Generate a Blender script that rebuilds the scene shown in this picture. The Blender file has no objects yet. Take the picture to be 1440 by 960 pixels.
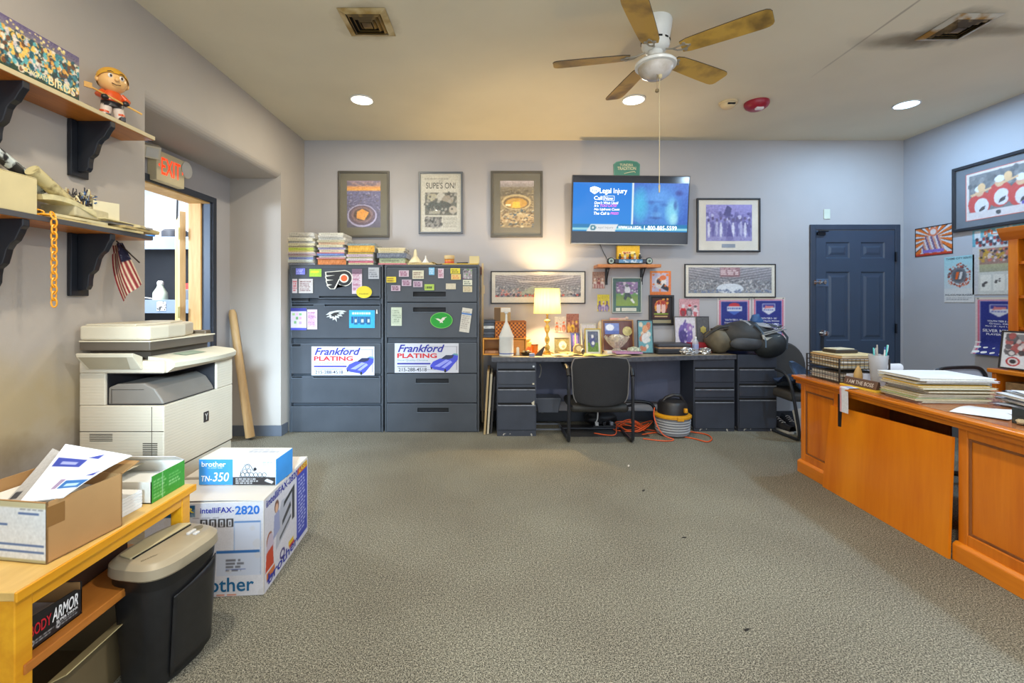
import bpy, bmesh, math, random
import numpy as np
from mathutils import Vector, Matrix, Euler
random.seed(7)
PI = math.pi
SC = bpy.context.scene
COL = SC.collection

def lin(c):
    return tuple(((x / 12.92) if x <= 0.04045 else ((x + 0.055) / 1.055) ** 2.4) for x in c)
def rgb(r, g, b):
    return lin((r / 255, g / 255, b / 255))

# ------------------------------------------------------------------ camera, world, light, exposure
cd = bpy.data.cameras.new('camera')
cd.sensor_fit = 'HORIZONTAL'; cd.sensor_width = 36.0; cd.lens = 16.0
cd.shift_x = 20 / 1440; cd.shift_y = -58 / 1440
cd.clip_start = 0.05
cam = bpy.data.objects.new('camera', cd); COL.objects.link(cam)
cam.location = (0, 0, 1.275); cam.rotation_euler = (PI / 2, 0, 0)
SC.camera = cam
w = bpy.data.worlds.new('daylight'); SC.world = w; w.use_nodes = True
w.node_tree.nodes['Background'].inputs[0].default_value = (0.80, 0.90, 1.0, 1)
w.node_tree.nodes['Background'].inputs[1].default_value = 2.2
SC.view_settings.view_transform = 'Standard'
SC.view_settings.look = 'None'
SC.view_settings.exposure = 0.0
SC.view_settings.gamma = 1.0
SC.view_settings.use_curve_mapping = False
SC.cycles.max_bounces = 7; SC.cycles.diffuse_bounces = 5; SC.cycles.glossy_bounces = 3
SC.cycles.sample_clamp_indirect = 4.0
SC.cycles.use_denoising = True
# light of the ceiling downlights: (x, y, watts, colour); the fixtures are built further down
CEIL = 2.96
DOWN = [(-1.14, 3.82, 17, (1.0, 0.90, 0.70)), (1.14, 3.82, 16, (1.0, 0.87, 0.66)), (3.51, 3.91, 30, (0.46, 0.72, 1.0)),
        (-1.14, 1.05, 33, (1.0, 0.90, 0.72)), (1.14, 1.05, 46, (1.0, 0.94, 0.86)), (3.40, 1.05, 54, (0.52, 0.75, 1.0))]
def add_light(name, kind, loc, energy, color, size=0.1, rot=(0, 0, 0), **kw):
    l = bpy.data.lights.new(name, kind); l.energy = energy; l.color = color
    if kind == 'AREA': l.shape = 'DISK'; l.size = size
    else: l.shadow_soft_size = size
    for k, v in kw.items(): setattr(l, k, v)
    o = bpy.data.objects.new(name, l); COL.objects.link(o); o.location = loc; o.rotation_euler = rot
    return o
for (x, y, e, c) in DOWN:
    add_light('downlight_beam', 'AREA', (x, y, CEIL - 0.012), e, c, 0.15)
add_light('table_lamp_bulb', 'POINT', (0.489, 4.50, 1.27), 62, (1.0, 0.70, 0.34), 0.035)
add_light('outer_room_light', 'AREA', (-4.2, 4.3, 2.8), 150, (0.95, 0.97, 1.0), 1.0)
add_light('front_daylight', 'AREA', (-0.2, -0.85, 1.75), 12, (0.55, 0.78, 1.0), 0.35, tuple((Vector((-1.7, 4.1, 0.5)) - Vector((-0.2, -0.85, 1.75))).to_track_quat('-Z', 'Y').to_euler()), spread=math.radians(26))
add_light('outer_window_light', 'AREA', (-4.5, 2.35, 1.9), 110, (0.66, 0.82, 1.0), 0.5, tuple((Vector((-1.3, 4.2, 0.45)) - Vector((-4.5, 2.35, 1.9))).to_track_quat('-Z', 'Y').to_euler()))

# ------------------------------------------------------------------ measuring: a point seen at (px, py) of the photo lies at depth y
def at(px, py, y): return Vector(((px - 700) * y / 640, y, 1.275 - (py - 422) * y / 640))
def ax(px, y): return (px - 700) * y / 640
def az(py, y): return 1.275 - (py - 422) * y / 640
XL, XR, YB = -2.04, 4.28, 4.80

# ------------------------------------------------------------------ materials
MATS = {}
def _nt(name):
    m = bpy.data.materials.new(name); m.use_nodes = True
    nt = m.node_tree; b = nt.nodes['Principled BSDF']
    return m, nt, b
def mat(name, col, rough=0.5, metal=0.0, vary=0.08, scale=6.0, bump=0.0, bscale=60.0, spec=0.5, emit=0, ecol=None, trans=0.0, alpha=1.0, col2=None, thresh=None, sheen=0):
    """Principled surface whose colour wanders a little by noise, with optional bump."""
    if name in MATS: return MATS[name]
    m, nt, b = _nt(name); N = nt.nodes; L = nt.links
    c = rgb(*col)
    tc = N.new('ShaderNodeTexCoord')
    no = N.new('ShaderNodeTexNoise'); no.inputs['Scale'].default_value = scale; no.inputs['Detail'].default_value = 5
    L.new(tc.outputs['Object'], no.inputs['Vector'])
    cr = N.new('ShaderNodeValToRGB')
    if col2 is None:
        cr.color_ramp.elements[0].color = tuple(x * (1 - vary) for x in c) + (1,)
        cr.color_ramp.elements[1].color = tuple(min(1, x * (1 + vary)) for x in c) + (1,)
        cr.color_ramp.elements[0].position = 0.3; cr.color_ramp.elements[1].position = 0.7
    else:
        cr.color_ramp.elements[0].color = c + (1,); cr.color_ramp.elements[1].color = rgb(*col2) + (1,)
        p0, p1 = thresh or (0.45, 0.6)
        cr.color_ramp.elements[0].position = p0; cr.color_ramp.elements[1].position = p1
    L.new(no.outputs['Fac'], cr.inputs[0]); L.new(cr.outputs[0], b.inputs['Base Color'])
    b.inputs['Roughness'].default_value = rough; b.inputs['Metallic'].default_value = metal
    b.inputs['Specular IOR Level'].default_value = spec
    if trans: b.inputs['Transmission Weight'].default_value = trans
    if alpha < 1: b.inputs['Alpha'].default_value = alpha
    if emit:
        b.inputs['Emission Color'].default_value = (rgb(*ecol) if ecol else c) + (1,)
        b.inputs['Emission Strength'].default_value = emit
    if bump:
        n2 = N.new('ShaderNodeTexNoise'); n2.inputs['Scale'].default_value = bscale; n2.inputs['Detail'].default_value = 3
        L.new(tc.outputs['Object'], n2.inputs['Vector'])
        bp = N.new('ShaderNodeBump'); bp.inputs['Strength'].default_value = bump; bp.inputs['Distance'].default_value = 0.004
        L.new(n2.outputs['Fac'], bp.inputs['Height']); L.new(bp.outputs[0], b.inputs['Normal'])
    MATS[name] = m
    return m
def wood(name, c1, c2, scale=(1, 1, 1), rough=0.35, wave=7.0, dist=6.0, coat=0.0):
    if name in MATS: return MATS[name]
    m, nt, b = _nt(name); N = nt.nodes; L = nt.links
    tc = N.new('ShaderNodeTexCoord'); mp = N.new('ShaderNodeMapping'); mp.inputs['Scale'].default_value = scale
    L.new(tc.outputs['Object'], mp.inputs[0])
    no = N.new('ShaderNodeTexNoise'); no.inputs['Scale'].default_value = wave; no.inputs['Detail'].default_value = 8; no.inputs['Distortion'].default_value = dist * .15
    L.new(mp.outputs[0], no.inputs['Vector'])
    n2 = N.new('ShaderNodeTexNoise'); n2.inputs['Scale'].default_value = wave * 9; n2.inputs['Detail'].default_value = 4
    L.new(mp.outputs[0], n2.inputs['Vector'])
    ad = N.new('ShaderNodeMath'); ad.operation = 'MULTIPLY_ADD'; ad.inputs[1].default_value = 0.35
    L.new(n2.outputs['Fac'], ad.inputs[0]); L.new(no.outputs['Fac'], ad.inputs[2])
    cr = N.new('ShaderNodeValToRGB'); cr.color_ramp.elements[0].position = 0.45; cr.color_ramp.elements[1].position = 0.85
    cr.color_ramp.elements[0].color = rgb(*c1) + (1,); cr.color_ramp.elements[1].color = rgb(*c2) + (1,)
    L.new(ad.outputs[0], cr.inputs[0]); L.new(cr.outputs[0], b.inputs['Base Color'])
    b.inputs['Roughness'].default_value = rough; b.inputs['Coat Weight'].default_value = coat
    MATS[name] = m
    return m
def art_mat(name, rough=0.45, emit=0.0, coat=0.0):
    """Printed surface: takes its print from the mesh's own colour attribute."""
    m, nt, b = _nt(name); N = nt.nodes; L = nt.links
    a = N.new('ShaderNodeVertexColor'); a.layer_name = 'print'
    L.new(a.outputs[0], b.inputs['Base Color'])
    b.inputs['Roughness'].default_value = rough; b.inputs['Coat Weight'].default_value = coat; b.inputs['Coat Roughness'].default_value = 0.08
    if emit:
        L.new(a.outputs[0], b.inputs['Emission Color']); b.inputs['Emission Strength'].default_value = emit
        b.inputs['Base Color'].default_value = (0, 0, 0, 1)
        for l in list(b.inputs['Base Color'].links): L.remove(l)
    MATS[name] = m
    return m
PRINT = art_mat('print_matte', 0.55)
PRINTG = art_mat('print_behind_glass', 0.35, coat=0.6)
PRINTS = art_mat('screen_picture', 0.25, emit=1.0)

def plain(c, r=0.5, **k):
    return mat('tone_%d_%d_%d_%d' % (c[0], c[1], c[2], int(r * 100)), c, r, **k)

# ------------------------------------------------------------------ mesh builder
class MB:
    def __init__(s): s.v = []; s.f = []; s.m = []; s.mi = 0
    def add(s, vs, fs):
        n = len(s.v); s.v += [tuple(v) for v in vs]; s.f += [tuple(i + n for i in f) for f in fs]; s.m += [s.mi] * len(fs); return s
    def box(s, x0, x1, y0, y1, z0, z1):
        return s.add([(x0, y0, z0), (x1, y0, z0), (x1, y1, z0), (x0, y1, z0), (x0, y0, z1), (x1, y0, z1), (x1, y1, z1), (x0, y1, z1)],
                     [(0, 3, 2, 1), (4, 5, 6, 7), (0, 1, 5, 4), (1, 2, 6, 5), (2, 3, 7, 6), (3, 0, 4, 7)])
    def obox(s, c, half, M):
        """box with centre c, half sizes, 3x3 rotation M"""
        vs = []
        for z in (-1, 1):
            for (x, y) in ((-1, -1), (1, -1), (1, 1), (-1, 1)):
                vs.append(Vector(c) + M @ Vector((x * half[0], y * half[1], z * half[2])))
        return s.add(vs, [(0, 3, 2, 1), (4, 5, 6, 7), (0, 1, 5, 4), (1, 2, 6, 5), (2, 3, 7, 6), (3, 0, 4, 7)])
    def quad(s, a, b, c, d): return s.add([a, b, c, d], [(0, 1, 2, 3)])
    def prism(s, pts, axis, a0, a1):
        """2D outline extruded along an axis: 'x' pts=(y,z), 'y' pts=(x,z), 'z' pts=(x,y)"""
        n = len(pts)
        def mk(p, a): return (a, p[0], p[1]) if axis == 'x' else ((p[0], a, p[1]) if axis == 'y' else (p[0], p[1], a))
        vs = [mk(p, a0) for p in pts] + [mk(p, a1) for p in pts]
        fs = [tuple(range(n)), tuple(range(2 * n - 1, n - 1, -1))] + [(i, i + n, (i + 1) % n + n, (i + 1) % n) for i in range(n)]
        return s.add(vs, fs)
    def cyl(s, p0, p1, r0, r1=None, n=20, cap=True):
        r1 = r0 if r1 is None else r1
        p0, p1 = Vector(p0), Vector(p1); d = (p1 - p0).normalized()
        a = d.orthogonal().normalized(); b = d.cross(a)
        vs = []
        for p, r in ((p0, r0), (p1, r1)):
            for i in range(n):
                t = 2 * PI * i / n; vs.append(p + (a * math.cos(t) + b * math.sin(t)) * r)
        fs = [(i, (i + 1) % n, n + (i + 1) % n, n + i) for i in range(n)]
        if cap: fs += [tuple(range(n - 1, -1, -1)), tuple(range(n, 2 * n))]
        return s.add(vs, fs)
    def tube(s, pts, r, n=8, closed=False, flat=1.0, up=None):
        pts = [Vector(p) for p in pts]; N = len(pts); vs = []; a = None
        for i, p in enumerate(pts):
            q0 = pts[(i - 1) % N] if (closed or i > 0) else p
            q1 = pts[(i + 1) % N] if (closed or i < N - 1) else p
            d = (q1 - q0).normalized()
            if up is not None: a = Vector(up).cross(d).normalized()
            elif a is None: a = d.orthogonal().normalized()
            else:
                a = (a - d * a.dot(d)); a = a.normalized() if a.length > 1e-6 else d.orthogonal().normalized()
            b = d.cross(a); rr = r[i] if isinstance(r, (list, tuple)) else r
            for k in range(n):
                t = 2 * PI * k / n; vs.append(p + a * math.cos(t) * rr + b * math.sin(t) * rr * flat)
        fs = []
        for i in range(N if closed else N - 1):
            j = (i + 1) % N
            for k in range(n): fs.append((i * n + k, i * n + (k + 1) % n, j * n + (k + 1) % n, j * n + k))
        if not closed: fs += [tuple(range(n - 1, -1, -1)), tuple(range((N - 1) * n, N * n))]
        return s.add(vs, fs)
    def lathe(s, prof, c=(0, 0, 0), n=28, sx=1.0, sy=1.0, axis='z'):
        vs = []; fs = []; m = len(prof)
        for (r, z) in prof:
            for i in range(n):
                t = 2 * PI * i / n
                p = (r * math.cos(t) * sx, r * math.sin(t) * sy, z)
                if axis == 'y': p = (p[0], p[2], p[1])
                if axis == 'x': p = (p[2], p[0], p[1])
                vs.append((c[0] + p[0], c[1] + p[1], c[2] + p[2]))
        for j in range(m - 1):
            for i in range(n): fs.append((j * n + i, j * n + (i + 1) % n, (j + 1) * n + (i + 1) % n, (j + 1) * n + i))
        fs += [tuple(range(n - 1, -1, -1)), tuple(range((m - 1) * n, m * n))]
        return s.add(vs, fs)
    def frame(s, x0, x1, z0, z1, wd, y0, y1):
        """rectangular ring in the XZ plane"""
        o = [(x0, z0), (x1, z0), (x1, z1), (x0, z1)]; i = [(x0 + wd, z0 + wd), (x1 - wd, z0 + wd), (x1 - wd, z1 - wd), (x0 + wd, z1 - wd)]
        vs = [(p[0], y, p[1]) for y in (y0, y1) for p in o + i]
        fs = []
        for k in range(4):
            j = (k + 1) % 4
            fs += [(k, j, 4 + j, 4 + k), (8 + j, 8 + k, 12 + k, 12 + j), (j, k, 8 + k, 8 + j), (4 + k, 4 + j, 12 + j, 12 + k)]
        return s.add(vs, fs)
    def blob(s, c, r, n=14, m=9, seed=0, amp=0.0, freq=3.0, flat=-1):
        """lumpy ellipsoid; flat: vertices under c.z+flat*r.z are levelled"""
        rnd = random.Random(seed); ph = [(rnd.uniform(-1, 1) * freq, rnd.uniform(-1, 1) * freq, rnd.uniform(-1, 1) * freq, rnd.uniform(0, 6.28)) for _ in range(7)]
        vs = []; fs = []
        for j in range(m + 1):
            a = PI * j / m - PI / 2
            for i in range(n):
                t = 2 * PI * i / n; d = Vector((math.cos(a) * math.cos(t), math.cos(a) * math.sin(t), math.sin(a)))
                k = 1 + amp * sum(math.sin(p[0] * d.x * 2 + p[1] * d.y * 2 + p[2] * d.z * 2 + p[3]) for p in ph) / 3.5
                z = max(d.z * k, flat)
                vs.append((c[0] + d.x * r[0] * k, c[1] + d.y * r[1] * k, c[2] + z * r[2]))
        for j in range(m):
            for i in range(n): fs.append((j * n + i, j * n + (i + 1) % n, (j + 1) * n + (i + 1) % n, (j + 1) * n + i))
        return s.add(vs, fs)
    def sheet(s, P, nu, nv, th=0.0):
        """surface from a function P(u, v) -> point; th gives it thickness along -normal"""
        vs = [Vector(P(i / nu, j / nv)) for j in range(nv + 1) for i in range(nu + 1)]
        fs = [(j * (nu + 1) + i, j * (nu + 1) + i + 1, (j + 1) * (nu + 1) + i + 1, (j + 1) * (nu + 1) + i) for j in range(nv) for i in range(nu)]
        if th:
            k = len(vs); nn = (vs[1] - vs[0]).cross(vs[nu + 1] - vs[0]).normalized() * th
            vs2 = [v - nn for v in vs]
            rim = [i for i in range(nu + 1)] + [j * (nu + 1) + nu for j in range(1, nv + 1)] + [nv * (nu + 1) + i for i in range(nu - 1, -1, -1)] + [j * (nu + 1) for j in range(nv - 1, 0, -1)]
            fs += [tuple(k + q for q in reversed(f)) for f in fs[:]]
            for a in range(len(rim)):
                p, q = rim[a], rim[(a + 1) % len(rim)]; fs.append((q, p, k + p, k + q))
            vs += vs2
        return s.add(vs, fs)

def build(name, mb, m, parent=None, loc=None, bevel=0.0, smooth=False, seg=2, sub=0):
    me = bpy.data.meshes.new(name); me.from_pydata(mb.v, [], mb.f)
    ms = m if isinstance(m, (list, tuple)) else [m]
    for x in ms: me.materials.append(x)
    if len(ms) > 1: me.polygons.foreach_set('material_index', mb.m)
    bm = bmesh.new(); bm.from_mesh(me); bmesh.ops.recalc_face_normals(bm, faces=bm.faces); bm.to_mesh(me); bm.free()
    o = bpy.data.objects.new(name, me); COL.objects.link(o)
    if parent is not None: o.parent = parent
    if loc is not None: o.location = loc
    if bevel:
        b = o.modifiers.new('bevel', 'BEVEL'); b.width = bevel; b.segments = seg; b.limit_method = 'ANGLE'; b.angle_limit = 0.6
    if sub:
        q = o.modifiers.new('smooth', 'SUBSURF'); q.levels = sub; q.render_levels = sub
    if smooth:
        me.polygons.foreach_set('use_smooth', [True] * len(me.polygons))
        try: me.set_sharp_from_angle(angle=math.radians(38 if not sub else 180))
        except Exception: pass
    return o
def tag(o, label, cat, group=None, kind=None):
    if label: o['label'] = label
    if cat: o['category'] = cat
    if group: o['group'] = group
    if kind: o['kind'] = kind
    return o
def thing(name, label, cat, loc=(0, 0, 0), rz=0.0, group=None, rot=None):
    o = bpy.data.objects.new(name, None); COL.objects.link(o); o.location = loc
    o.rotation_euler = rot if rot else (0, 0, rz); o.empty_display_size = 0.05
    return tag(o, label, cat, group)
def struct(name, mb, m, **k):
    o = build(name, mb, m, **k); o['kind'] = 'structure'; return o
def solo(name, label, cat, mb, m, loc=(0, 0, 0), rz=0, group=None, rot=None, **k):
    o = build(name, mb, m, None, loc, **k); o.rotation_euler = rot if rot else (0, 0, rz)
    return tag(o, label, cat, group)
def copy_tree(o, parent=None):
    c = o.copy(); COL.objects.link(c); c.parent = parent
    for ch in list(o.children): copy_tree(ch, c)
    return c

# ------------------------------------------------------------------ prints (colour attribute painted on a fine mesh grid)
class Art:
    def __init__(s, w, h, bg=(200, 200, 200)):
        s.w, s.h = w, h; s.a = np.zeros((h, w, 3)) + np.array(bg) / 255.
        s.V, s.U = np.meshgrid((np.arange(h) + .5) / h, (np.arange(w) + .5) / w, indexing='ij')
        s.asp = w / h; s.r = np.random.RandomState(w * 7 + h)
    def _m(s, m, c, al=1.0):
        s.a[m] = s.a[m] * (1 - al) + np.array(c) / 255. * al; return s
    def rect(s, u0, v0, u1, v1, c, al=1.0): return s._m((s.U >= u0) & (s.U < u1) & (s.V >= v0) & (s.V < v1), c, al)
    def ell(s, u, v, ru, rv, c, ang=0, al=1.0):
        du = (s.U - u) * s.asp; dv = s.V - v; ru = ru * s.asp
        ca, sa = math.cos(ang), math.sin(ang); x = du * ca + dv * sa; y = -du * sa + dv * ca
        return s._m((x / ru) ** 2 + (y / rv) ** 2 < 1, c, al)
    def poly(s, pts, c, al=1.0):
        m = np.zeros(s.U.shape, bool); n = len(pts)
        for i in range(n):
            (x0, y0), (x1, y1) = pts[i], pts[(i + 1) % n]
            if y0 == y1: continue
            cond = ((y0 > s.V) != (y1 > s.V)) & (s.U < (x1 - x0) * (s.V - y0) / (y1 - y0) + x0)
            m ^= cond
        return s._m(m, c, al)
    def grad(s, v0, v1, c0, c1, u0=0, u1=1):
        m = (s.V >= v0) & (s.V < v1) & (s.U >= u0) & (s.U < u1); t = ((s.V - v0) / (v1 - v0))[m][:, None]
        s.a[m] = (np.array(c0) * (1 - t) + np.array(c1) * t) / 255.; return s
    def noise(s, amp=12, box=(0, 0, 1, 1), soft=0):
        n = s.r.randn(s.h, s.w, 1) * amp / 255.
        for _ in range(soft): n = (n + np.roll(n, 1, 0) + np.roll(n, 1, 1) + np.roll(n, -1, 0)) / 2.6
        m = (s.U >= box[0]) & (s.U < box[2]) & (s.V >= box[1]) & (s.V < box[3])
        s.a[m] = np.clip(s.a + n, 0, 1)[m]; return s
    def specks(s, n, cols, box=(0, 0, 1, 1), size=(.01, .03), tall=1.0, al=.9):
        for _ in range(n):
            u = s.r.uniform(box[0], box[2]); v = s.r.uniform(box[1], box[3]); q = s.r.uniform(*size)
            s.ell(u, v, q / s.asp, q * tall, cols[s.r.randint(len(cols))], s.r.uniform(-.4, .4), al)
        return s
    def lines(s, u0, v0, u1, v1, n, c, fill=.55, al=.8, ragged=True):
        """rows of small dashes, like print too small to read"""
        hgt = (v1 - v0) / n
        for k in range(n):
            v = v1 - (k + 1) * hgt; u = u0; e = u1 - (s.r.uniform(0, .3) * (u1 - u0) if ragged else 0)
            while u < e:
                l = s.r.uniform(.03, .09); s.rect(u, v + hgt * .2, min(u + l, e), v + hgt * (.2 + fill), c, al); u += l + .018
        return s
    def stripes(s, u0, v0, u1, v1, n, c):
        for k in range(n): s.rect(u0 + (u1 - u0) * k / n, v0, u0 + (u1 - u0) * (k + .5) / n, v1, c)
        return s
    def place(s, name, parent, O, U, V, m=None, P=None):
        """grid mesh over O + u*U + v*V (or the surface P(u, v))"""
        w, h = s.w, s.h
        uu, vv = np.meshgrid(np.arange(w + 1) / w, np.arange(h + 1) / h)
        if P is None:
            O, U, V = (np.array(q, float) for q in (O, U, V))
            co = O + uu[..., None] * U + vv[..., None] * V
        else: co = np.array([[P(uu[j, i], vv[j, i]) for i in range(w + 1)] for j in range(h + 1)], float)
        co = co.reshape(-1, 3)
        j, i = np.meshgrid(np.arange(h), np.arange(w), indexing='ij'); b = (j * (w + 1) + i).ravel()
        fc = np.stack([b, b + 1, b + w + 2, b + w + 1], 1)
        me = bpy.data.meshes.new(name); me.vertices.add(len(co)); me.vertices.foreach_set('co', co.ravel())
        nf = len(fc); me.loops.add(nf * 4); me.loops.foreach_set('vertex_index', fc.ravel().astype(np.int32))
        me.polygons.add(nf); me.polygons.foreach_set('loop_start', (np.arange(nf) * 4).astype(np.int32)); me.polygons.foreach_set('loop_total', np.full(nf, 4, np.int32))
        me.update(calc_edges=True)
        pad = np.pad(np.clip(s.a, 0, 1), ((1, 1), (1, 1), (0, 0)), mode='edge')
        vc = (pad[:-1, :-1] + pad[1:, :-1] + pad[:-1, 1:] + pad[1:, 1:]) / 4
        vc = np.where(vc <= .04045, vc / 12.92, ((vc + .055) / 1.055) ** 2.4).reshape(-1, 3)
        ca = me.color_attributes.new('print', 'FLOAT_COLOR', 'POINT')
        ca.data.foreach_set('color', np.concatenate([vc, np.ones((len(vc), 1))], 1).ravel())
        me.materials.append(m or PRINT)
        o = bpy.data.objects.new(name, me); COL.objects.link(o)
        if parent is not None: o.parent = parent
        return o

# ------------------------------------------------------------------ lettering (font outlines turned into flat meshes)
_TX = {}
def _text(s, bold, shear):
    k = (s, bold, shear)
    if k not in _TX:
        c = bpy.data.curves.new('lettering', 'FONT'); c.body = s; c.offset = bold; c.shear = shear; c.size = 1; c.resolution_u = 3; c.fill_mode = 'FRONT'
        o = bpy.data.objects.new('lettering', c); COL.objects.link(o)
        dg = bpy.context.evaluated_depsgraph_get(); me = bpy.data.meshes.new_from_object(o.evaluated_get(dg))
        vs = np.zeros(len(me.vertices) * 3); me.vertices.foreach_get('co', vs); vs = vs.reshape(-1, 3)
        fs = [tuple(p.vertices) for p in me.polygons]
        bpy.data.objects.remove(o); bpy.data.curves.remove(c); bpy.data.meshes.remove(me)
        _TX[k] = (vs, fs)
    return _TX[k]
def letters(name, parent, items, m, O=(0, 0, 0), U=(1, 0, 0), V=(0, 0, 1)):
    """items: (text, u0, v0, u1, v1[, bold, shear]) in the frame O + u*U + v*V"""
    mb = MB(); O, U, V = Vector(O), Vector(U), Vector(V)
    for it in items:
        s, u0, v0, u1, v1 = it[:5]; bold = it[5] if len(it) > 5 else 0.0; sh = it[6] if len(it) > 6 else 0.0
        vs, fs = _text(s, bold, sh)
        lo, hi = vs.min(0), vs.max(0); sc = ((u1 - u0) / max(hi[0] - lo[0], 1e-6), (v1 - v0) / max(hi[1] - lo[1], 1e-6))
        mb.add([O + U * float(u0 + (p[0] - lo[0]) * sc[0]) + V * float(v0 + (p[1] - lo[1]) * sc[1]) for p in vs], fs)
    me = bpy.data.meshes.new(name); me.from_pydata(mb.v, [], mb.f); me.materials.append(m)
    o = bpy.data.objects.new(name, me); COL.objects.link(o)
    if parent is not None: o.parent = parent
    return o
def shape(name, parent, polys, m, O, U, V, ec=None):
    """flat outlines [(u,v),...] laid on the frame O + u*U + v*V"""
    mb = MB(); O, U, V = Vector(O), Vector(U), Vector(V)
    for p in polys: mb.add([O + U * a + V * b for a, b in p], [tuple(range(len(p)))])
    me = bpy.data.meshes.new(name); me.from_pydata(mb.v, [], mb.f)
    bm = bmesh.new(); bm.from_mesh(me); bmesh.ops.triangulate(bm, faces=bm.faces); bm.to_mesh(me); bm.free()
    me.materials.append(m)
    o = bpy.data.objects.new(name, me); COL.objects.link(o)
    if parent is not None: o.parent = parent
    return o

# ------------------------------------------------------------------ common surfaces
def wall_mat(name, c, dirt=None):
    m, nt, b = _nt(name); N = nt.nodes; L = nt.links
    tc = N.new('ShaderNodeTexCoord')
    no = N.new('ShaderNodeTexNoise'); no.inputs['Scale'].default_value = 1.3; no.inputs['Detail'].default_value = 6
    L.new(tc.outputs['Object'], no.inputs['Vector'])
    cr = N.new('ShaderNodeValToRGB'); cc = rgb(*c)
    cr.color_ramp.elements[0].position = .3; cr.color_ramp.elements[1].position = .7
    cr.color_ramp.elements[0].color = tuple(x * .94 for x in cc) + (1,); cr.color_ramp.elements[1].color = tuple(x * 1.05 for x in cc) + (1,)
    L.new(no.outputs['Fac'], cr.inputs[0]); last = cr.outputs[0]
    if dirt:
        # old grime: each entry (centre, radii, colour, strength), ragged by noise
        for (cen, rad, dc, st) in dirt:
            mp = N.new('ShaderNodeMapping'); mp.inputs['Location'].default_value = [-cen[i] / rad[i] for i in range(3)]; mp.inputs['Scale'].default_value = [1 / r for r in rad]
            nz = N.new('ShaderNodeTexNoise'); nz.inputs['Scale'].default_value = 5; nz.inputs['Detail'].default_value = 8
            L.new(tc.outputs['Object'], nz.inputs['Vector']); L.new(tc.outputs['Object'], mp.inputs[0])
            ln = N.new('ShaderNodeVectorMath'); ln.operation = 'LENGTH'; L.new(mp.outputs[0], ln.inputs[0])
            ad = N.new('ShaderNodeMath'); ad.operation = 'ADD'; L.new(ln.outputs['Value'], ad.inputs[0]); L.new(nz.outputs['Fac'], ad.inputs[1])
            mr = N.new('ShaderNodeMapRange'); mr.inputs['From Min'].default_value = .75; mr.inputs['From Max'].default_value = 1.5; mr.inputs['To Min'].default_value = st; mr.inputs['To Max'].default_value = 0
            L.new(ad.outputs[0], mr.inputs['Value'])
            mx = N.new('ShaderNodeMixRGB'); L.new(mr.outputs[0], mx.inputs[0]); L.new(last, mx.inputs[1]); mx.inputs[2].default_value = rgb(*dc) + (1,)
            last = mx.outputs[0]
    L.new(last, b.inputs['Base Color'])
    n2 = N.new('ShaderNodeTexNoise'); n2.inputs['Scale'].default_value = 90; n2.inputs['Detail'].default_value = 2
    L.new(tc.outputs['Object'], n2.inputs['Vector'])
    bp = N.new('ShaderNodeBump'); bp.inputs['Strength'].default_value = .12; bp.inputs['Distance'].default_value = .003
    L.new(n2.outputs['Fac'], bp.inputs['Height']); L.new(bp.outputs[0], b.inputs['Normal'])
    b.inputs['Roughness'].default_value = .7; b.inputs['Specular IOR Level'].default_value = .3
    return m
def carpet_mat():
    m, nt, b = _nt('loop_carpet'); N = nt.nodes; L = nt.links
    tc = N.new('ShaderNodeTexCoord')
    big = N.new('ShaderNodeTexNoise'); big.inputs['Scale'].default_value = 1.1; big.inputs['Detail'].default_value = 4
    fine = N.new('ShaderNodeTexNoise'); fine.inputs['Scale'].default_value = 230; fine.inputs['Detail'].default_value = 3
    vf = N.new('ShaderNodeTexNoise'); vf.inputs['Scale'].default_value = 105; vf.inputs['Detail'].default_value = 1
    for n in (big, fine, vf): L.new(tc.outputs['Object'], n.inputs['Vector'])
    cr = N.new('ShaderNodeValToRGB'); cr.color_ramp.elements[0].position = .33; cr.color_ramp.elements[1].position = .67
    cr.color_ramp.elements[0].color = rgb(112, 108, 97) + (1,); cr.color_ramp.elements[1].color = rgb(127, 125, 113) + (1,)
    L.new(big.outputs['Fac'], cr.inputs[0])
    c2 = N.new('ShaderNodeValToRGB'); c2.color_ramp.elements[0].position = .36; c2.color_ramp.elements[1].position = .64
    c2.color_ramp.elements[0].color = (.15, .15, .16, 1); c2.color_ramp.elements[1].color = (1.9, 1.9, 1.85, 1)
    L.new(fine.outputs['Fac'], c2.inputs[0])
    c3 = N.new('ShaderNodeValToRGB'); c3.color_ramp.elements[0].position = .3; c3.color_ramp.elements[1].position = .7
    c3.color_ramp.elements[0].color = (.68, .68, .68, 1); c3.color_ramp.elements[1].color = (1.32, 1.32, 1.32, 1)
    L.new(vf.outputs['Fac'], c3.inputs[0])
    m1 = N.new('ShaderNodeMixRGB'); m1.blend_type = 'MULTIPLY'; m1.inputs[0].default_value = 1; L.new(cr.outputs[0], m1.inputs[1]); L.new(c2.outputs[0], m1.inputs[2])
    m2 = N.new('ShaderNodeMixRGB'); m2.blend_type = 'MULTIPLY'; m2.inputs[0].default_value = 1; L.new(m1.outputs[0], m2.inputs[1]); L.new(c3.outputs[0], m2.inputs[2])
    L.new(m2.outputs[0], b.inputs['Base Color'])
    bp = N.new('ShaderNodeBump'); bp.inputs['Strength'].default_value = .5; bp.inputs['Distance'].default_value = .004
    L.new(fine.outputs['Fac'], bp.inputs['Height']); L.new(bp.outputs[0], b.inputs['Normal'])
    b.inputs['Roughness'].default_value = .95; b.inputs['Specular IOR Level'].default_value = .1
    return m
CARPET = carpet_mat()
WALLM = wall_mat('lavender_grey_paint', (175, 172, 173))
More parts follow.
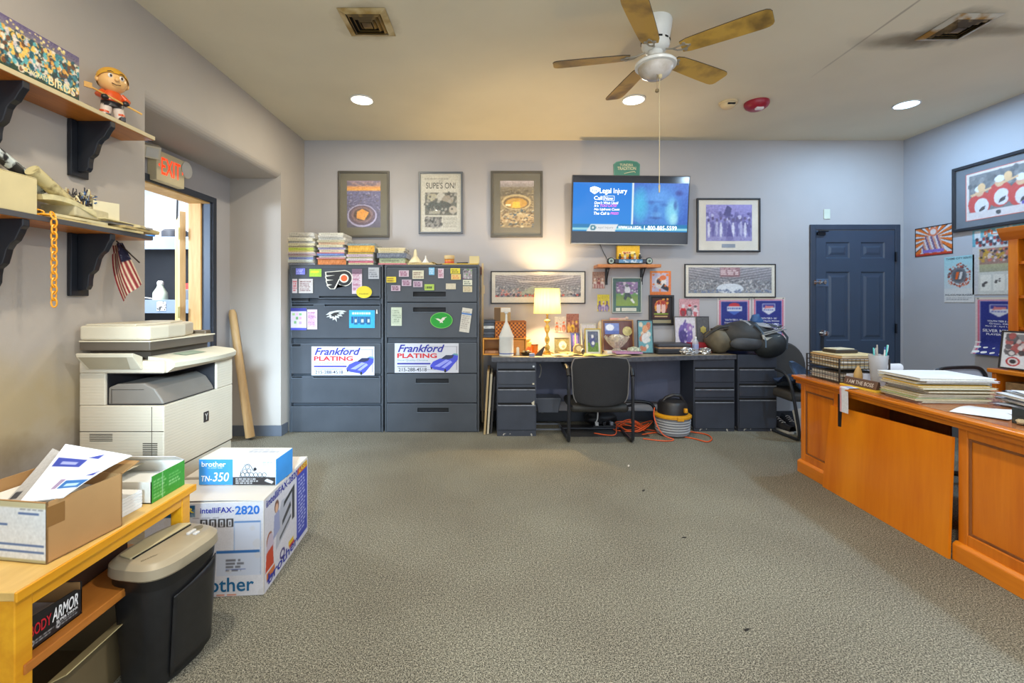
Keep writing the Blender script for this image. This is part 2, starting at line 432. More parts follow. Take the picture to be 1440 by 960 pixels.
WALLL = wall_mat('lavender_grey_paint_warm_lit_scuffed', (180, 172, 163), dirt=[((-2.04, 1.7, .80), (.6, 1.7, .30), (178, 160, 120), .8), ((-2.04, 1.7, .30), (.6, 1.8, .42), (92, 72, 46), .9)])  # same room paint, warm light put into its beige base; low stains are dirt
WALLR = wall_mat('lavender_grey_paint_cool_lit', (172, 175, 184))  # same room paint, tinted bluish to carry the cool light on this wall
CEILM = wall_mat('aged_ceiling_paint', (222, 213, 188), dirt=[((2.82, 2.84, 2.96), (.25, .24, 1), (40, 30, 14), 1.0), ((-.79, 2.76, 2.96), (.22, .22, 1), (120, 98, 52), .8), ((2.60, 2.96, 2.96), (.38, .12, 1), (105, 90, 66), .7), ((3.15, 2.84, 2.96), (.35, .08, 1), (105, 90, 66), .6), ((2.37, 2.7, 2.96), (.012, .9, 1), (120, 104, 84), .5)])
NAVY = mat('slate_blue_paint', (62, 74, 92), .42, vary=.05, scale=3)
NAVYD = mat('dark_blue_trim_paint', (40, 47, 60), .45)
BLACKW = mat('black_painted_wood', (28, 31, 38), .32, vary=.15)
BLACK = mat('black_plastic', (22, 22, 24), .42)
DARK = mat('dark_void', (8, 8, 9), .8)
WHITE = mat('white_plastic', (225, 225, 220), .4)
PAPER = mat('white_paper', (232, 232, 228), .7, vary=.03)
CHROME = mat('chrome', (200, 200, 200), .18, metal=1.0)
BRASS = mat('brass', (190, 150, 70), .3, metal=1.0)
GREYM = mat('charcoal_cabinet_steel', (70, 74, 80), .36, vary=.12, scale=4, bump=.1, bscale=18)
GREYD = mat('dark_steel', (48, 52, 60), .42, vary=.15)
# ================================================================== ROOM SHELL
struct('floor', MB().box(-2.9, XR + .12, -1.0, YB + .12, -.06, 0), CARPET)
struct('ceiling', MB().box(-2.9, XR + .12, -1.0, YB + .12, CEIL, CEIL + .08), CEILM)
RB = -2.52                                              # back plane of the recess
RY0, RY1, RZ = 2.63, 4.28, 2.42
wl = MB().box(XL - .10, XL, -1.0, RY0, 0, CEIL).box(XL - .48, XL, RY1, YB, 0, CEIL)
# header above the recess with a rounded lower edge
prof = [(XL - .48, CEIL), (XL - .48, RZ)] + [(XL - .07 + .07 * math.sin(a), RZ + .07 - .07 * math.cos(a)) for a in [PI / 2 * k / 6 for k in range(7)]] + [(XL, CEIL)]
wl.prism(prof, 'y', RY0, RY1)
wl.box(XL - .48, XL - .10, RY0 - .10, RY0, 0, CEIL)
struct('wall_left', wl, WALLL)
D0, D1, DZ = 3.12, 4.0, 2.13                             # doorway in the recess back plane
struct('wall_recess', MB().box(RB - .12, RB, RY0 - .1, D0, 0, CEIL).box(RB - .12, RB, D1, YB, 0, CEIL).box(RB - .12, RB, D0, D1, DZ, CEIL), WALLM)
struct('wall_back', MB().box(XL - .5, XR + .12, YB, YB + .12, 0, CEIL), WALLM)
struct('wall_right', MB().box(XR, XR + .12, -1.0, YB, 0, CEIL), WALLR)
struct('baseboard_back', MB().box(XL, 3.26, YB - .012, YB, 0, .11), GREYD, bevel=.003)
struct('baseboard_recess', MB().box(RB, XL + .006, RY1 - .012, RY1, 0, .10).box(XL, XL + .012, RY1 - .012, 4.4, 0, .10), mat('baseboard_rubber', (92, 98, 108), .5), bevel=.003)
struct('baseboard_left', MB().box(XL, XL + .012, -1.0, RY0, 0, .10), mat('baseboard_rubber', (92, 98, 108), .5), bevel=.003)
struct('baseboard_right', MB().box(XR - .012, XR, -1.0, YB - .02, 0, .10), mat('baseboard_rubber', (92, 98, 108), .5), bevel=.003)

# doorway trim in the recess (dark steel frame, raw wood lining)
struct('trim_1', MB().box(RB, RB + .02, D1, D1 + .05, 0, DZ + .05).box(RB, RB + .02, D0 - .05, D0, 0, DZ + .05).box(RB, RB + .02, D0, D1, DZ, DZ + .05), NAVYD, bevel=.003)
struct('trim_2', MB().box(RB - .07, RB, D1 - .015, D1, 0, DZ).box(RB - .07, RB, D0, D0 + .015, 0, DZ), NAVY)
pine = wood('raw_pine', (196, 146, 78), (226, 184, 118), (1, 1, .12), .5)
struct('trim_3', MB().box(RB - .18, RB - .07, D1 - .03, D1 + .02, 0, DZ).box(RB - .18, RB - .0, D0 + .015, D1 - .015, DZ - .012, DZ + .0), pine, bevel=.003)
# the pine door leaf standing open into the outer room
d = thing('door_1', None, None, (RB - .20, D1 - .03, 0), math.radians(-51)); d['kind'] = 'structure'
build('door_leaf', MB().box(-.06, -.02, -.045, .0, .02, 2.05), wood('pine_edge', (214, 176, 120), (238, 208, 160), (1, 1, .12), .5), d, bevel=.003)
dl = build('door_panel', MB().box(-.74, -.065, -.03, .0, .02, 2.05), pine, d, bevel=.002)
for hz in (.35, 1.12, 1.80):
    h = build('hinge', MB().box(-.02, .03, -.055, -.045, hz, hz + .10).cyl((.005, -.055, hz), (.005, -.055, hz + .10), .008, n=10), mat('worn_brass', (205, 190, 130), .3, metal=.9), d)
# outer room seen through the doorway
OUT = wall_mat('outer_room_white', (236, 238, 240))
struct('wall_outer', MB().box(-6.2, RB - .24, 6.2, 6.3, 0, 2.96).box(-6.3, -6.2, 2.0, 6.3, 0, 2.96).box(-6.2, RB - .12, 2.0, 2.1, 0, 2.96).box(RB - .30, RB - .12, YB + .12, 6.2, 0, 2.96), OUT)
struct('floor_outer', MB().box(-6.3, -2.9, 2.0, 6.3, -.06, 0), mat('outer_concrete', (120, 118, 112), .8))
struct('floor_outer_sill', MB().box(-2.9, RB - .12, YB + .12, 6.3, -.06, 0), mat('outer_concrete', (120, 118, 112), .8))
struct('ceiling_outer', MB().box(-6.3, -2.9, 2.0, 6.3, 2.96, 3.0).box(-2.9, RB - .12, YB + .12, 6.3, 2.96, 3.0), OUT)

# back door: trim, leaf, hardware
dx0, dx1, dz = ax(1138, YB), ax(1264, YB), az(316, YB)
tm = MB().box(dx0, dx0 + .055, YB - .022, YB, 0, dz).box(dx1 - .055, dx1, YB - .022, YB, 0, dz).box(dx0 + .055, dx1 - .055, YB - .022, YB, dz - .055, dz)
struct('trim_4', tm, mat('door_trim_paint', (50, 60, 76), .4), bevel=.004)
lx0, lx1, lz = dx0 + .058, dx1 - .06, dz - .062
D = thing('door_2', None, None, (lx0, YB - .018, 0)); D['kind'] = 'structure'
W = lx1 - lx0
lf = MB()
px = [(.125 * W, .43 * W), (.57 * W, .875 * W)]
pz = [(1.715, 1.885), (.85, 1.575), (.18, .70)]
# leaf as stiles and rails around six recessed panels
zs = [0.01] + [q for p in reversed(pz) for q in p] + [lz]
xs = [0, px[0][0], px[0][1], px[1][0], px[1][1], W]
for i in range(5):
    for j in range(len(zs) - 1):
        hole = i in (1, 3) and j in (1, 3, 5)
        if not hole: lf.quad((xs[i], 0, zs[j]), (xs[i + 1], 0, zs[j]), (xs[i + 1], 0, zs[j + 1]), (xs[i], 0, zs[j + 1]))
        else:
            x0, x1, z0, z1 = xs[i], xs[i + 1], zs[j], zs[j + 1]
            def ring(a, b, y0, y1):
                o = [(x0 + a, y0, z0 + a), (x1 - a, y0, z0 + a), (x1 - a, y0, z1 - a), (x0 + a, y0, z1 - a)]
                n = [(x0 + b, y1, z0 + b), (x1 - b, y1, z0 + b), (x1 - b, y1, z1 - b), (x0 + b, y1, z1 - b)]
                for k in range(4): lf.quad(o[k], o[(k + 1) % 4], n[(k + 1) % 4], n[k])
            ring(0, .012, 0, .010); ring(.012, .035, .010, .010); ring(.035, .060, .010, .002)
            a = .060; lf.quad((x0 + a, .002, z0 + a), (x1 - a, .002, z0 + a), (x1 - a, .002, z1 - a), (x0 + a, .002, z1 - a))
lf.quad((0, 0, .01), (0, .012, .01), (0, .012, lz), (0, 0, lz)); lf.quad((W, 0, .01), (W, .012, .01), (W, .012, lz), (W, 0, lz))
build('door_leaf', lf, mat('door_blue_paint', (52, 65, 84), .38, vary=.05), D)
hd = MB().cyl((.065, 0, .93), (.065, -.045, .93), .014).cyl((.065, -.004, .93), (.065, 0, .93), .034)
hd.lathe([(.004, -.075), (.024, -.07), (.030, -.055), (.024, -.042), (.012, -.038)], (.065, 0, .93), axis='y')
build('door_knob', hd, CHROME, D, smooth=True)
build('knob_plate', MB().box(.048, .082, -.004, 0, .76, .90), mat('black_wear', (30, 36, 46), .6), D)
lt = MB().box(.0, .13, -.005, 0, 1.42, 1.50)
build('latch_plate', lt, mat('latch_blue', (70, 90, 116), .4), D, bevel=.002)
build('barrel_bolt', MB().cyl((-.035, -.014, 1.465), (.10, -.014, 1.465), .009, n=12).box(-.03, -.005, -.018, -.004, 1.445, 1.485).box(.02, .04, -.02, -.004, 1.445, 1.485).box(.075, .095, -.02, -.004, 1.445, 1.485).cyl((.055, -.014, 1.465), (.055, -.04, 1.465), .006, n=10), CHROME, D)
build('closer_bracket', MB().box(.005, .085, -.024, -.004, lz - .05, lz - .02).cyl((.005, -.03, lz - .012), (.11, -.03, lz - .012), .007, n=10), mat('closer_metal', (26, 28, 32), .35, metal=.6), D)
for hz in (.25, .93, 1.68): build('hinge', MB().cyl((W + .005, -.018, hz), (W + .005, -.018, hz + .10), .008, n=10).box(W - .008, W + .012, -.016, -.008, hz, hz + .10), mat('hinge_metal', (40, 46, 56), .35, metal=.8), D)

# ================================================================== CEILING FIXTURES
for i, (x, y, e, c) in enumerate(DOWN):
    lab = ['warm recessed downlight nearest the exit doorway recess', 'recessed downlight partly behind a fan blade', 'cool white recessed downlight near the blue door corner'][i] if i < 3 else 'recessed ceiling downlight in the row over the camera'
    t = thing('recessed_downlight', lab, 'ceiling light', (x, y, CEIL), group='recessed downlights' if i < 3 else 'recessed downlights out of view')
    build('trim_ring', MB().lathe([(.083, -.001), (.098, -.002), (.098, -.010), (.086, -.011), (.083, -.001)], n=40), WHITE, t, smooth=True)
    build('lens', MB().cyl((0, 0, -.008), (0, 0, -.001), .083, n=40), mat('lens_glow_%d' % i, (255, 255, 255), .5, emit=9, ecol=tuple(int(255 * (q ** .45)) for q in c)), t)

def vent(label, x, y, s, sy, rz, m1, m2):
    t = thing('ceiling_vent', label, 'air vent', (x, y, CEIL), rz, group='ceiling air vents')
    def ringm(a, wdt, z0, z1, mm, nm):
        b = MB(); o = [(-a * s, -a * sy), (a * s, -a * sy), (a * s, a * sy), (-a * s, a * sy)]; k = (a - wdt); n = [(-k * s, -k * sy), (k * s, -k * sy), (k * s, k * sy), (-k * s, k * sy)]
        for i in range(4):
            j = (i + 1) % 4
            b.quad((o[i][0], o[i][1], z0), (o[j][0], o[j][1], z0), (n[j][0], n[j][1], z1), (n[i][0], n[i][1], z1))
            b.quad((o[i][0], o[i][1], z0 + .003), (o[j][0], o[j][1], z0 + .003), (n[j][0], n[j][1], z1 + .003), (n[i][0], n[i][1], z1 + .003))
        return build(nm, b, mm, t)
    ringm(.5, .13, -.004, -.016, m1, 'frame')
    build('backing', MB().box(-.38 * s, .38 * s, -.38 * sy, .38 * sy, -.003, -.001), DARK, t)
    for a in (.36, .27, .18): ringm(a, .055, -.006, -.022, m2, 'louver')
    build('centre_plate', MB().box(-.10 * s, .10 * s, -.10 * sy, .10 * sy, -.022, -.019), m2, t)
    return t
vent('yellowed square ceiling vent with dust, above the file cabinets', -.79, 2.76, .28, .28, 0, mat('vent_cream', (196, 176, 130), .5, col2=(150, 118, 48), thresh=(.45, .62)), mat('vent_yellow', (150, 118, 56), .5, col2=(82, 62, 24)))
vent('soot-stained ceiling vent in the corner over the wooden desk', 2.84, 2.81, .28, .28, 0, mat('vent_white', (190, 185, 170), .5, col2=(150, 110, 40), thresh=(.5, .6)), mat('vent_brown', (140, 116, 74), .5, col2=(66, 50, 28)))

t = thing('smoke_detector', 'small cream smoke detector on the ceiling beside the red alarm', 'smoke detector', (ax(1024, 3.88), 3.88, CEIL))
build('base_ring', MB().lathe([(.075, 0), (.075, -.012), (.066, -.016)]), mat('cream_plastic', (214, 192, 150), .5), t, smooth=True)
build('sensor_dome', MB().lathe([(.064, -.014), (.060, -.030), (.040, -.048), (.012, -.052)]), mat('cream_plastic', (214, 192, 150), .5), t, smooth=True)
build('vent_slot', MB().box(-.03, .03, -.066, -.05, -.036, -.026), DARK, t)
t = thing('fire_alarm', 'round red ceiling fire alarm with a white strobe', 'fire alarm', (ax(1064, 3.88), 3.88, CEIL))
build('housing', MB().lathe([(.098, 0), (.098, -.018), (.088, -.040), (.060, -.060), (.03, -.064)]), mat('alarm_red', (150, 28, 48), .35), t, smooth=True)
build('strobe', MB().box(-.032, .032, -.06, -.02, -.078, -.056), mat('strobe_lens', (225, 215, 215), .15), t, bevel=.008)

# ceiling fan
FX, FY = .953, 2.75
fan = thing('ceiling_fan', 'white hugger ceiling fan with five dusty yellowed blades and a globe light', 'ceiling fan', (FX, FY, CEIL))
FW = mat('fan_white_enamel', (222, 222, 216), .3)
build('canopy', MB().lathe([(.094, 0), (.097, -.01), (.093, -.05), (.084, -.10), (.074, -.115)], n=36), FW, fan, smooth=True)
build('motor', MB().lathe([(.074, -.112), (.082, -.116), (.083, -.15), (.068, -.175), (.05, -.185)], n=36), FW, fan, smooth=True)
sl = MB()
for k in range(12):
    a = 2 * PI * k / 12; sl.obox((.082 * math.cos(a), .082 * math.sin(a), -.130), (.003, .012, .005), Matrix.Rotation(a, 3, 'Z'))
build('motor_slot', sl, DARK, fan)
build('switch_housing', MB().lathe([(.040, -.18), (.044, -.19), (.044, -.225), (.036, -.235)], n=30), FW, fan, smooth=True)
build('fitter', MB().lathe([(.036, -.228), (.06, -.236), (.108, -.248), (.122, -.262), (.120, -.276), (.104, -.280)], n=40), FW, fan, smooth=True)
build('globe', MB().lathe([(.104, -.276), (.100, -.296), (.084, -.322), (.056, -.342), (.022, -.352), (.002, -.354)], n=40), mat('frosted_bowl', (205, 198, 190), .25, col2=(170, 158, 140)), fan, smooth=True)
blade_m = mat('dusty_blade', (200, 160, 70), .5, scale=5, col2=(84, 64, 36), thresh=(.46, .72))
blade_t = mat('blade_edge', (70, 56, 36), .6)
R0, R1 = .14, .615
zb = -.205
for k, a in enumerate((-38, 29, 100, 169, 241)):
    ar = math.radians(a); Mx = Matrix.Rotation(ar, 3, 'Z') @ Matrix.Rotation(math.radians(-11), 3, 'X')
    pts = []
    for (r, wd) in ((.15, .044), (.19, .056), (.30, .062), (.45, .067), (.56, .069), (.59, .066), (.607, .056), (.615, .04)): pts.append((r, wd))
    out = [(r, wd) for r, wd in pts] + [(r, -wd) for r, wd in reversed(pts)]
    b = MB(); n = len(out)
    top = [Mx @ Vector((p[0], p[1], .003)) + Vector((0, 0, zb)) for p in out]; bot = [Mx @ Vector((p[0], p[1], -.003)) + Vector((0, 0, zb)) for p in out]
    b.add(top + bot, [tuple(range(n))]); b.add(bot, [tuple(range(n - 1, -1, -1))]); b.mi = 1
    for i in range(n): j = (i + 1) % n; b.add([top[i], top[j], bot[j], bot[i]], [(0, 1, 2, 3)])
    bl = build('blade', b, [blade_m, blade_t], fan)
    ir = MB(); P = lambda x, y, z: Mx @ Vector((x, y, z)) + Vector((0, 0, zb))
    ir.tube([P(.06, 0, .02), P(.10, 0, .006), P(.125, .014, -.003), P(.155, .020, -.005), P(.185, .012, -.005), P(.195, 0, -.005)], .005, 6)
    ir.tube([P(.10, 0, .006), P(.125, -.014, -.003), P(.155, -.020, -.005), P(.185, -.012, -.005), P(.195, 0, -.005)], .005, 6)
    ir.cyl(P(.195, 0, -.009), P(.195, 0, -.003), .009, n=10).cyl(P(.17, .026, -.010), P(.17, .026, -.003), .010, n=10).cyl(P(.17, -.026, -.010), P(.17, -.026, -.003), .010, n=10)
    build('blade_iron', ir, mat('iron_aged', (150, 142, 126), .4), bl)
build('pull_chain', MB().cyl((-.008, -.05, -.27), (-.008, -.05, -.43), .0016, n=6).lathe([(.002, -.43), (.011, -.436), (.012, -.448), (.004, -.455)], (-.008, -.05, 0), 12), mat('chain_metal', (150, 132, 100), .4, metal=.6), fan)
build('pull_cord', MB().tube([(.004, -.045, -.26), (.010, -.045, -.36), (.006, -.045, -.5), (.008, -.045, -.75), (.007, -.045, -1.01)], .002, 6).cyl((.007, -.045, -1.0), (.007, -.045, -1.045), .006, .004, n=8).lathe([(.002, -.34), (.012, -.346), (.012, -.362), (.004, -.37)], (.012, -.045, 0), 12), mat('cord_cream', (196, 180, 140), .7), fan)
# ================================================================== LEFT WALL: SHELVES AND WHAT STANDS ON THEM
SHELFW = wood('orange_shelf_pine', (150, 84, 26), (196, 122, 48), (1, .12, 1), .4, coat=.2)
SX = -1.855; U0, U1 = 2.137, 2.157; L0, L1 = 1.595, 1.617
def bracket(parent, yc, ztop, h):
    build('wall_batten', MB().box(XL + .001, XL + .022, yc - .048, yc + .048, ztop - h, ztop), BLACKW, parent, bevel=.004)
    X0 = XL + .022; dpt = SX - .004 - X0; z = ztop
    p = [(X0, z), (X0 + dpt, z), (X0 + dpt, z - .028), (X0 + dpt - .010, z - .040)]
    cpts = [(.90, .055), (.80, .085), (.68, .10), (.60, .12), (.55, .15), (.50, .175), (.44, .185), (.36, .195), (.33, .22), (.32, .25), (.26, .268), (.14, .272)]
    p += [(X0 + dpt * a, z - b * h / .30) for a, b in cpts] + [(X0, z - .272 * h / .30)]
    build('scroll_bracket', MB().prism(p, 'y', yc - .014, yc + .014), BLACKW, parent, bevel=.003)
def wall_shelf(label, z0, z1, edge, y1, h):
    t = thing('wall_shelf', label, 'shelf', (0, 0, 0), group='shelves on the side wall')
    build('board', MB().box(XL + .001, SX - .004, 1.0, y1, z0, z1), SHELFW, t, bevel=.003)
    build('edge_strip', MB().box(SX - .004, SX, 1.0, y1 + .002, z0 + .002, z1 + .002), edge, t, bevel=.001)
    for yc in (1.795, 2.2): bracket(t, yc, z0, h)
wall_shelf('upper orange pine wall shelf on black scrolled brackets', U0, U1, mat('cream_edge', (196, 180, 140), .5), 2.463, .27)
wall_shelf('lower orange pine wall shelf with dark edge, loaded with papers', L0, L1, mat('slate_edge', (74, 74, 78), .5), 2.448, .30)

# team celebration panel
t = thing('crowd_banner', 'long crowd photo panel with BIRDS lettering propped on the upper shelf', 'poster', (-1.872, 1.36, U1 + .001))
build('backing_board', MB().box(-.004, 0, 0, .674, 0, .20), mat('board_cream', (190, 178, 140), .6), t)
A = Art(300, 96, (52, 66, 52)); A.grad(.78, 1.0, (120, 112, 118), (96, 84, 120)); A.grad(0, .35, (34, 60, 44), (46, 70, 58)); A.rect(0, .77, 1, .80, (190, 176, 130))
A.specks(1300, [(58, 128, 140), (226, 160, 70), (230, 214, 190), (40, 60, 66), (90, 170, 176), (200, 190, 190), (96, 60, 40), (240, 190, 90), (30, 80, 96)], (0, .12, 1, .78), (.018, .048), 1.4)
A.specks(60, [(240, 220, 150), (210, 190, 120)], (.1, .84, .9, .97), (.01, .03)); A.noise(14)
A.place('crowd_print', t, (.0008, 0, 0), (0, .674, 0), (0, 0, .20))
letters('lettering', t, [('BIRDS', .535, .016, .655, .052, .01), ('CONGRATS', .435, .022, .53, .040, .02)], mat('letter_cream', (232, 220, 168), .5), (.0016, 0, 0), (0, 1, 0), (0, 0, 1))

# bobblehead hockey figure (generic)
t = thing('bobblehead_figure', 'ceramic hockey bobblehead with blond hair and orange jersey holding a stick', 'figurine', (-1.935, 2.285, U1 + .001), math.radians(56))
OR = mat('jersey_orange', (214, 84, 28), .35); SK = mat('figure_skin', (236, 186, 118), .3, vary=.04); HR = mat('figure_hair', (222, 164, 50), .25)
b = MB()
for sx in (-1, 1): b.box(sx * .030 - .010, sx * .030 + .010, -.052, .038, .012, .034).box(sx * .030 - .002, sx * .030 + .002, -.055, .042, 0, .012)
build('skate', b, mat('skate_dark', (52, 50, 54), .4), t, bevel=.004)
b = MB()
for sx in (-1, 1): b.cyl((sx * .030, .0, .03), (sx * .022, .0, .088), .020, .024)
build('sock', b, mat('sock_white', (222, 206, 190), .5), t, smooth=True)
b = MB()
for sx in (-1, 1): b.cyl((sx * .030, 0, .046), (sx * .0285, 0, .056), .0222, .0226)
build('sock_stripe', b, OR, t)
build('shorts', MB().lathe([(.020, .078), (.046, .082), (.046, .105), (.036, .112)], sy=.7), mat('shorts_dark', (44, 40, 40), .4), t, smooth=True)
b = MB().lathe([(.036, .104), (.044, .112), (.042, .14), (.034, .158), (.016, .166)], sy=.75)
b.tube([(-.036, 0, .152), (-.058, -.012, .128), (-.046, -.046, .112)], [.014, .014, .012], 10).tube([(.036, 0, .152), (.058, -.012, .126), (.040, -.048, .104)], [.014, .014, .012], 10)
build('jersey', b, OR, t, smooth=True)
build('glove', MB().blob((-.044, -.052, .110), (.016, .014, .014), amp=.05).blob((.038, -.054, .101), (.016, .014, .014), amp=.05), mat('glove_dark', (38, 34, 34), .4), t, smooth=True)
build('hockey_stick', MB().tube([(-.10, -.052, .138), (0, -.056, .106), (.105, -.056, .072)], .005, 8).box(-.122, -.092, -.056, -.050, .130, .156), wood('stick_wood', (196, 140, 60), (226, 180, 100)), t)
hd = MB(); hd.blob((0, 0, .215), (.060, .058, .060), 26, 18)
head = build('head', hd, SK, t, smooth=True)
build('nose', MB().blob((0, -.062, .207), (.010, .011, .010)), SK, head, smooth=True)
for sx in (-1, 1): build('ear', MB().blob((sx * .060, .0, .208), (.009, .010, .014)), SK, head, smooth=True)
b = MB()
for sx in (-1, 1): b.blob((sx * .022, -.052, .222), (.011, .006, .012))
build('eye', b, mat('eye_white', (235, 230, 220), .3), head, smooth=True)
b = MB()
for sx in (-1, 1): b.blob((sx * .022, -.058, .221), (.005, .003, .007)).tube([(sx * .010, -.056, .240), (sx * .022, -.056, .244), (sx * .034, -.050, .240)], .0018, 6)
b.tube([(-.018, -.055, .187), (0, -.058, .181), (.018, -.055, .187)], .002, 6)
build('painted_face', b, mat('face_paint', (60, 34, 20), .5), head)
hv = MB(); n = 26
def HP(u, v):
    a = 2 * PI * u; e = PI / 2 * (1 - v * (1.06 + .26 * min(1, max(-1, math.sin(a) * 1.6 + .35))))
    return (.0650 * math.cos(e) * math.cos(a), .0632 * math.cos(e) * math.sin(a), .217 + .064 * math.sin(e))
hv.sheet(HP, 36, 10)
build('hair', hv, HR, head, smooth=True)

# things on the lower shelf
t = thing('storage_box', 'plain cream cardboard box at the end of the lower wall shelf', 'box', (-1.945, 1.64, L1 + .002))
build('carton', MB().box(-.084, .084, -.20, .20, 0, .145), mat('cream_carton', (206, 192, 146), .6), t, bevel=.003)
build('lid_flap', MB().box(-.083, .083, -.198, .198, .1455, .149), mat('cream_carton', (206, 192, 146), .6), t, bevel=.001)
pap = mat('old_newsprint', (196, 186, 150), .7, scale=14, vary=.2)
solo('rolled_newspaper', 'rolled cream newspaper slanting up behind the cream box', 'newspaper', MB().tube([(0, 0, 0), (0, -.16, .10), (0, -.20, .126)], .027, 14), mat('newsprint_print', (200, 188, 140), .7, scale=24, col2=(110, 92, 50), thresh=(.5, .7)), (-1.935, 2.09, 1.69), smooth=True)
solo('rolled_poster', 'black and white rolled poster slanting up beside the newspaper roll', 'poster', MB().tube([(0, 0, 0), (0, -.12, .07), (0, -.22, .125)], .024, 14), mat('poster_black', (30, 32, 38), .4, scale=16, col2=(190, 200, 200), thresh=(.55, .6)), (-1.99, 1.99, 1.755), smooth=True)
def CM(u, v): return (-.05 + .10 * v, .24 * u - .12, .018 + .035 * math.cos((u - .3) * 2.4))
solo('curved_magazine', 'thick pale magazine bent into a curve on the lower shelf', 'magazine', MB().sheet(CM, 12, 3, .022), mat('pale_pages', (206, 196, 150), .6, scale=18, vary=.25), (-1.92, 2.0, L1 + .03), -.05)
pm = MB(); rr = random.Random(3)
for k in range(340):
    d = Vector((rr.gauss(0, 1), rr.gauss(0, 1), abs(rr.gauss(0, .8)))).normalized(); r = rr.uniform(.3, 1); c = Vector((d.x * .050 * r, d.y * .12 * r, .008 + d.z * .085 * r))
    M = Euler((rr.uniform(0, 6), rr.uniform(0, 6), rr.uniform(0, 6))).to_matrix(); pm.mi = rr.choice([0, 0, 0, 1, 1, 2, 3]); pm.obox(c, (.018, .003, .0008), M)
pm.mi = 1; pm.blob((0, 0, .02), (.04, .09, .03), amp=.1, seed=4)
solo('pompom', 'shaggy pompom of shredded cream and blue strips on the lower shelf', 'pompom', pm, [mat('strip_cream', (218, 208, 170), .6), mat('strip_dark', (60, 58, 62), .6), mat('strip_blue', (64, 110, 168), .6), mat('strip_tan', (170, 140, 90), .6)], (-1.955, 2.13, 1.70))
solo('flat_magazine', 'flat magazine under the shaggy pompom on the lower shelf', 'magazine', MB().box(-.075, .075, -.12, .12, 0, .05), pap, (-1.95, 2.13, L1 + .032), .05, bevel=.006)
t = thing('small_white_box', 'small white folded box standing on papers near the shelf end', 'box', (-1.93, 2.215, 1.662), math.radians(-28))
build('carton', MB().box(-.055, .055, -.052, .052, 0, .085), mat('ivory_card', (222, 212, 176), .55), t, bevel=.002)
build('tuck_flap', MB().box(-.055, .055, -.053, -.0515, .04, .086).box(-.001, .001, -.0545, -.053, 0, .085), mat('ivory_card_shadow', (196, 184, 146), .55), t)
lays = [  # y centre, x centre, half x, half y, z, thickness, turn, colour, label
    (2.05, -1.925, .065, .14, L1, .010, .02, (196, 176, 122), 'tan envelope lying flat at the bottom of the lower shelf papers'),
    (2.22, -1.94, .09, .15, L1, .012, -.08, (206, 190, 140), 'manila envelope under the others by the shelf end'),
    (2.36, -1.93, .085, .13, L1 + .014, .013, .10, (188, 166, 112), 'brown folded mailer overhanging the shelf end'),
    (2.30, -1.94, .08, .14, L1 + .028, .010, -.16, (150, 146, 140), 'grey printed booklet among the envelopes on the lower shelf'),
    (2.42, -1.935, .075, .12, L1 + .028, .012, .30, (212, 196, 150), 'pale envelope sticking out farthest past the shelf end'),
    (2.26, -1.935, .085, .13, L1 + .040, .005, .06, (216, 206, 160), 'cream envelope topmost beside the small white box'),
    (2.04, -1.93, .068, .13, L1 + .012, .012, -.04, (212, 200, 156), 'cream pamphlet beneath the curved magazine')]
for (yc, xc, hx, hy, z, th, a, c, lab) in lays:
    def LP(u, v, hx=hx, hy=hy, th=th, z=z): return (-hx + 2 * hx * u, -hy + 2 * hy * v, th + .006 * max(0, (v - .7)) * (1 if z > L1 + .02 else 0))
    solo('envelope', lab, 'envelope', MB().sheet(LP, 4, 6, th * .92), mat('env_%d_%d' % (c[0], c[2]), c, .65, scale=9, vary=.15), (xc, yc, z + .001), a, group='papers on the lower wall shelf')
# yellow plastic chain
ch = thing('plastic_chain', 'yellow plastic chain hanging over the edge of the lower shelf', 'chain', (-1.846, 1.885, L1 + .006))
CY = mat('chain_yellow', (236, 160, 20), .35)
def link(c, d, side):
    d = Vector(d).normalized(); s_ = Vector(side).normalized(); pts = []
    for k in range(14):
        a = 2 * PI * k / 14; pts.append(Vector(c) + d * (.019 * math.sin(a)) + s_ * (.0095 * math.cos(a)))
    return MB().tube(pts, .0034, 6, closed=True)
for k in range(13): build('chain_link', link((.008, 0, -.028 - k * .0275), (0, 0, 1), (0, 1, 0) if k % 2 else (1, .35, 0)), CY, ch, smooth=True)
build('chain_link', link((.004, 0, .002), (.5, -.1, -1), (0, 1, 0)), CY, ch, smooth=True)
for k, (x, y) in enumerate(((-.012, -.012), (-.030, -.030), (-.052, -.044))): build('chain_link', link((x, y, .0045 if k % 2 == 0 else .012), (-1, -.8, 0), (0, 0, 1) if k % 2 else (.6, -1, 0)), CY, ch, smooth=True)
# small flag on a stick, hanging under the shelf end
t = thing('small_flag', 'small red and white striped flag hanging below the shelf end', 'flag', (0, 0, 0))
c0, c1, c2, c3 = at(158, 345, 2.40), at(171, 341, 2.40), at(199, 398, 2.30), at(172, 424, 2.28)
def FP(u, v):
    a = c0.lerp(c1, u); b_ = c3.lerp(c2, u); p = a.lerp(b_, v) + Vector((.010, -.022, 0)) * math.sin(v * 3.0) * (1 - u) + Vector((0, .010, 0)) * math.sin(u * 7 + v * 2)
    if v > .15: p += Vector((-.018, 0, 0)) * (1 - u) * math.sin(v * PI)
    return tuple(p)
A = Art(44, 60, (206, 190, 160))
for k in range(7): A.rect(k / 7 + .0, 0, k / 7 + .072, 1, (128, 26, 36))
A.rect(.62, .0, 1, .42, (36, 40, 66)); A.specks(14, [(220, 220, 220)], (.66, .02, .98, .40), (.008, .014)); A.noise(6)
A.place('flag_cloth', t, 0, 0, 0, mat=None or PRINT, P=FP) if False else A.place('flag_cloth', t, None, None, None, PRINT, P=FP)
build('flag_stick', MB().cyl(at(164, 339, 2.41), at(196, 369, 2.33), .0035, n=8), mat('stick_dark', (52, 44, 40), .5), t)

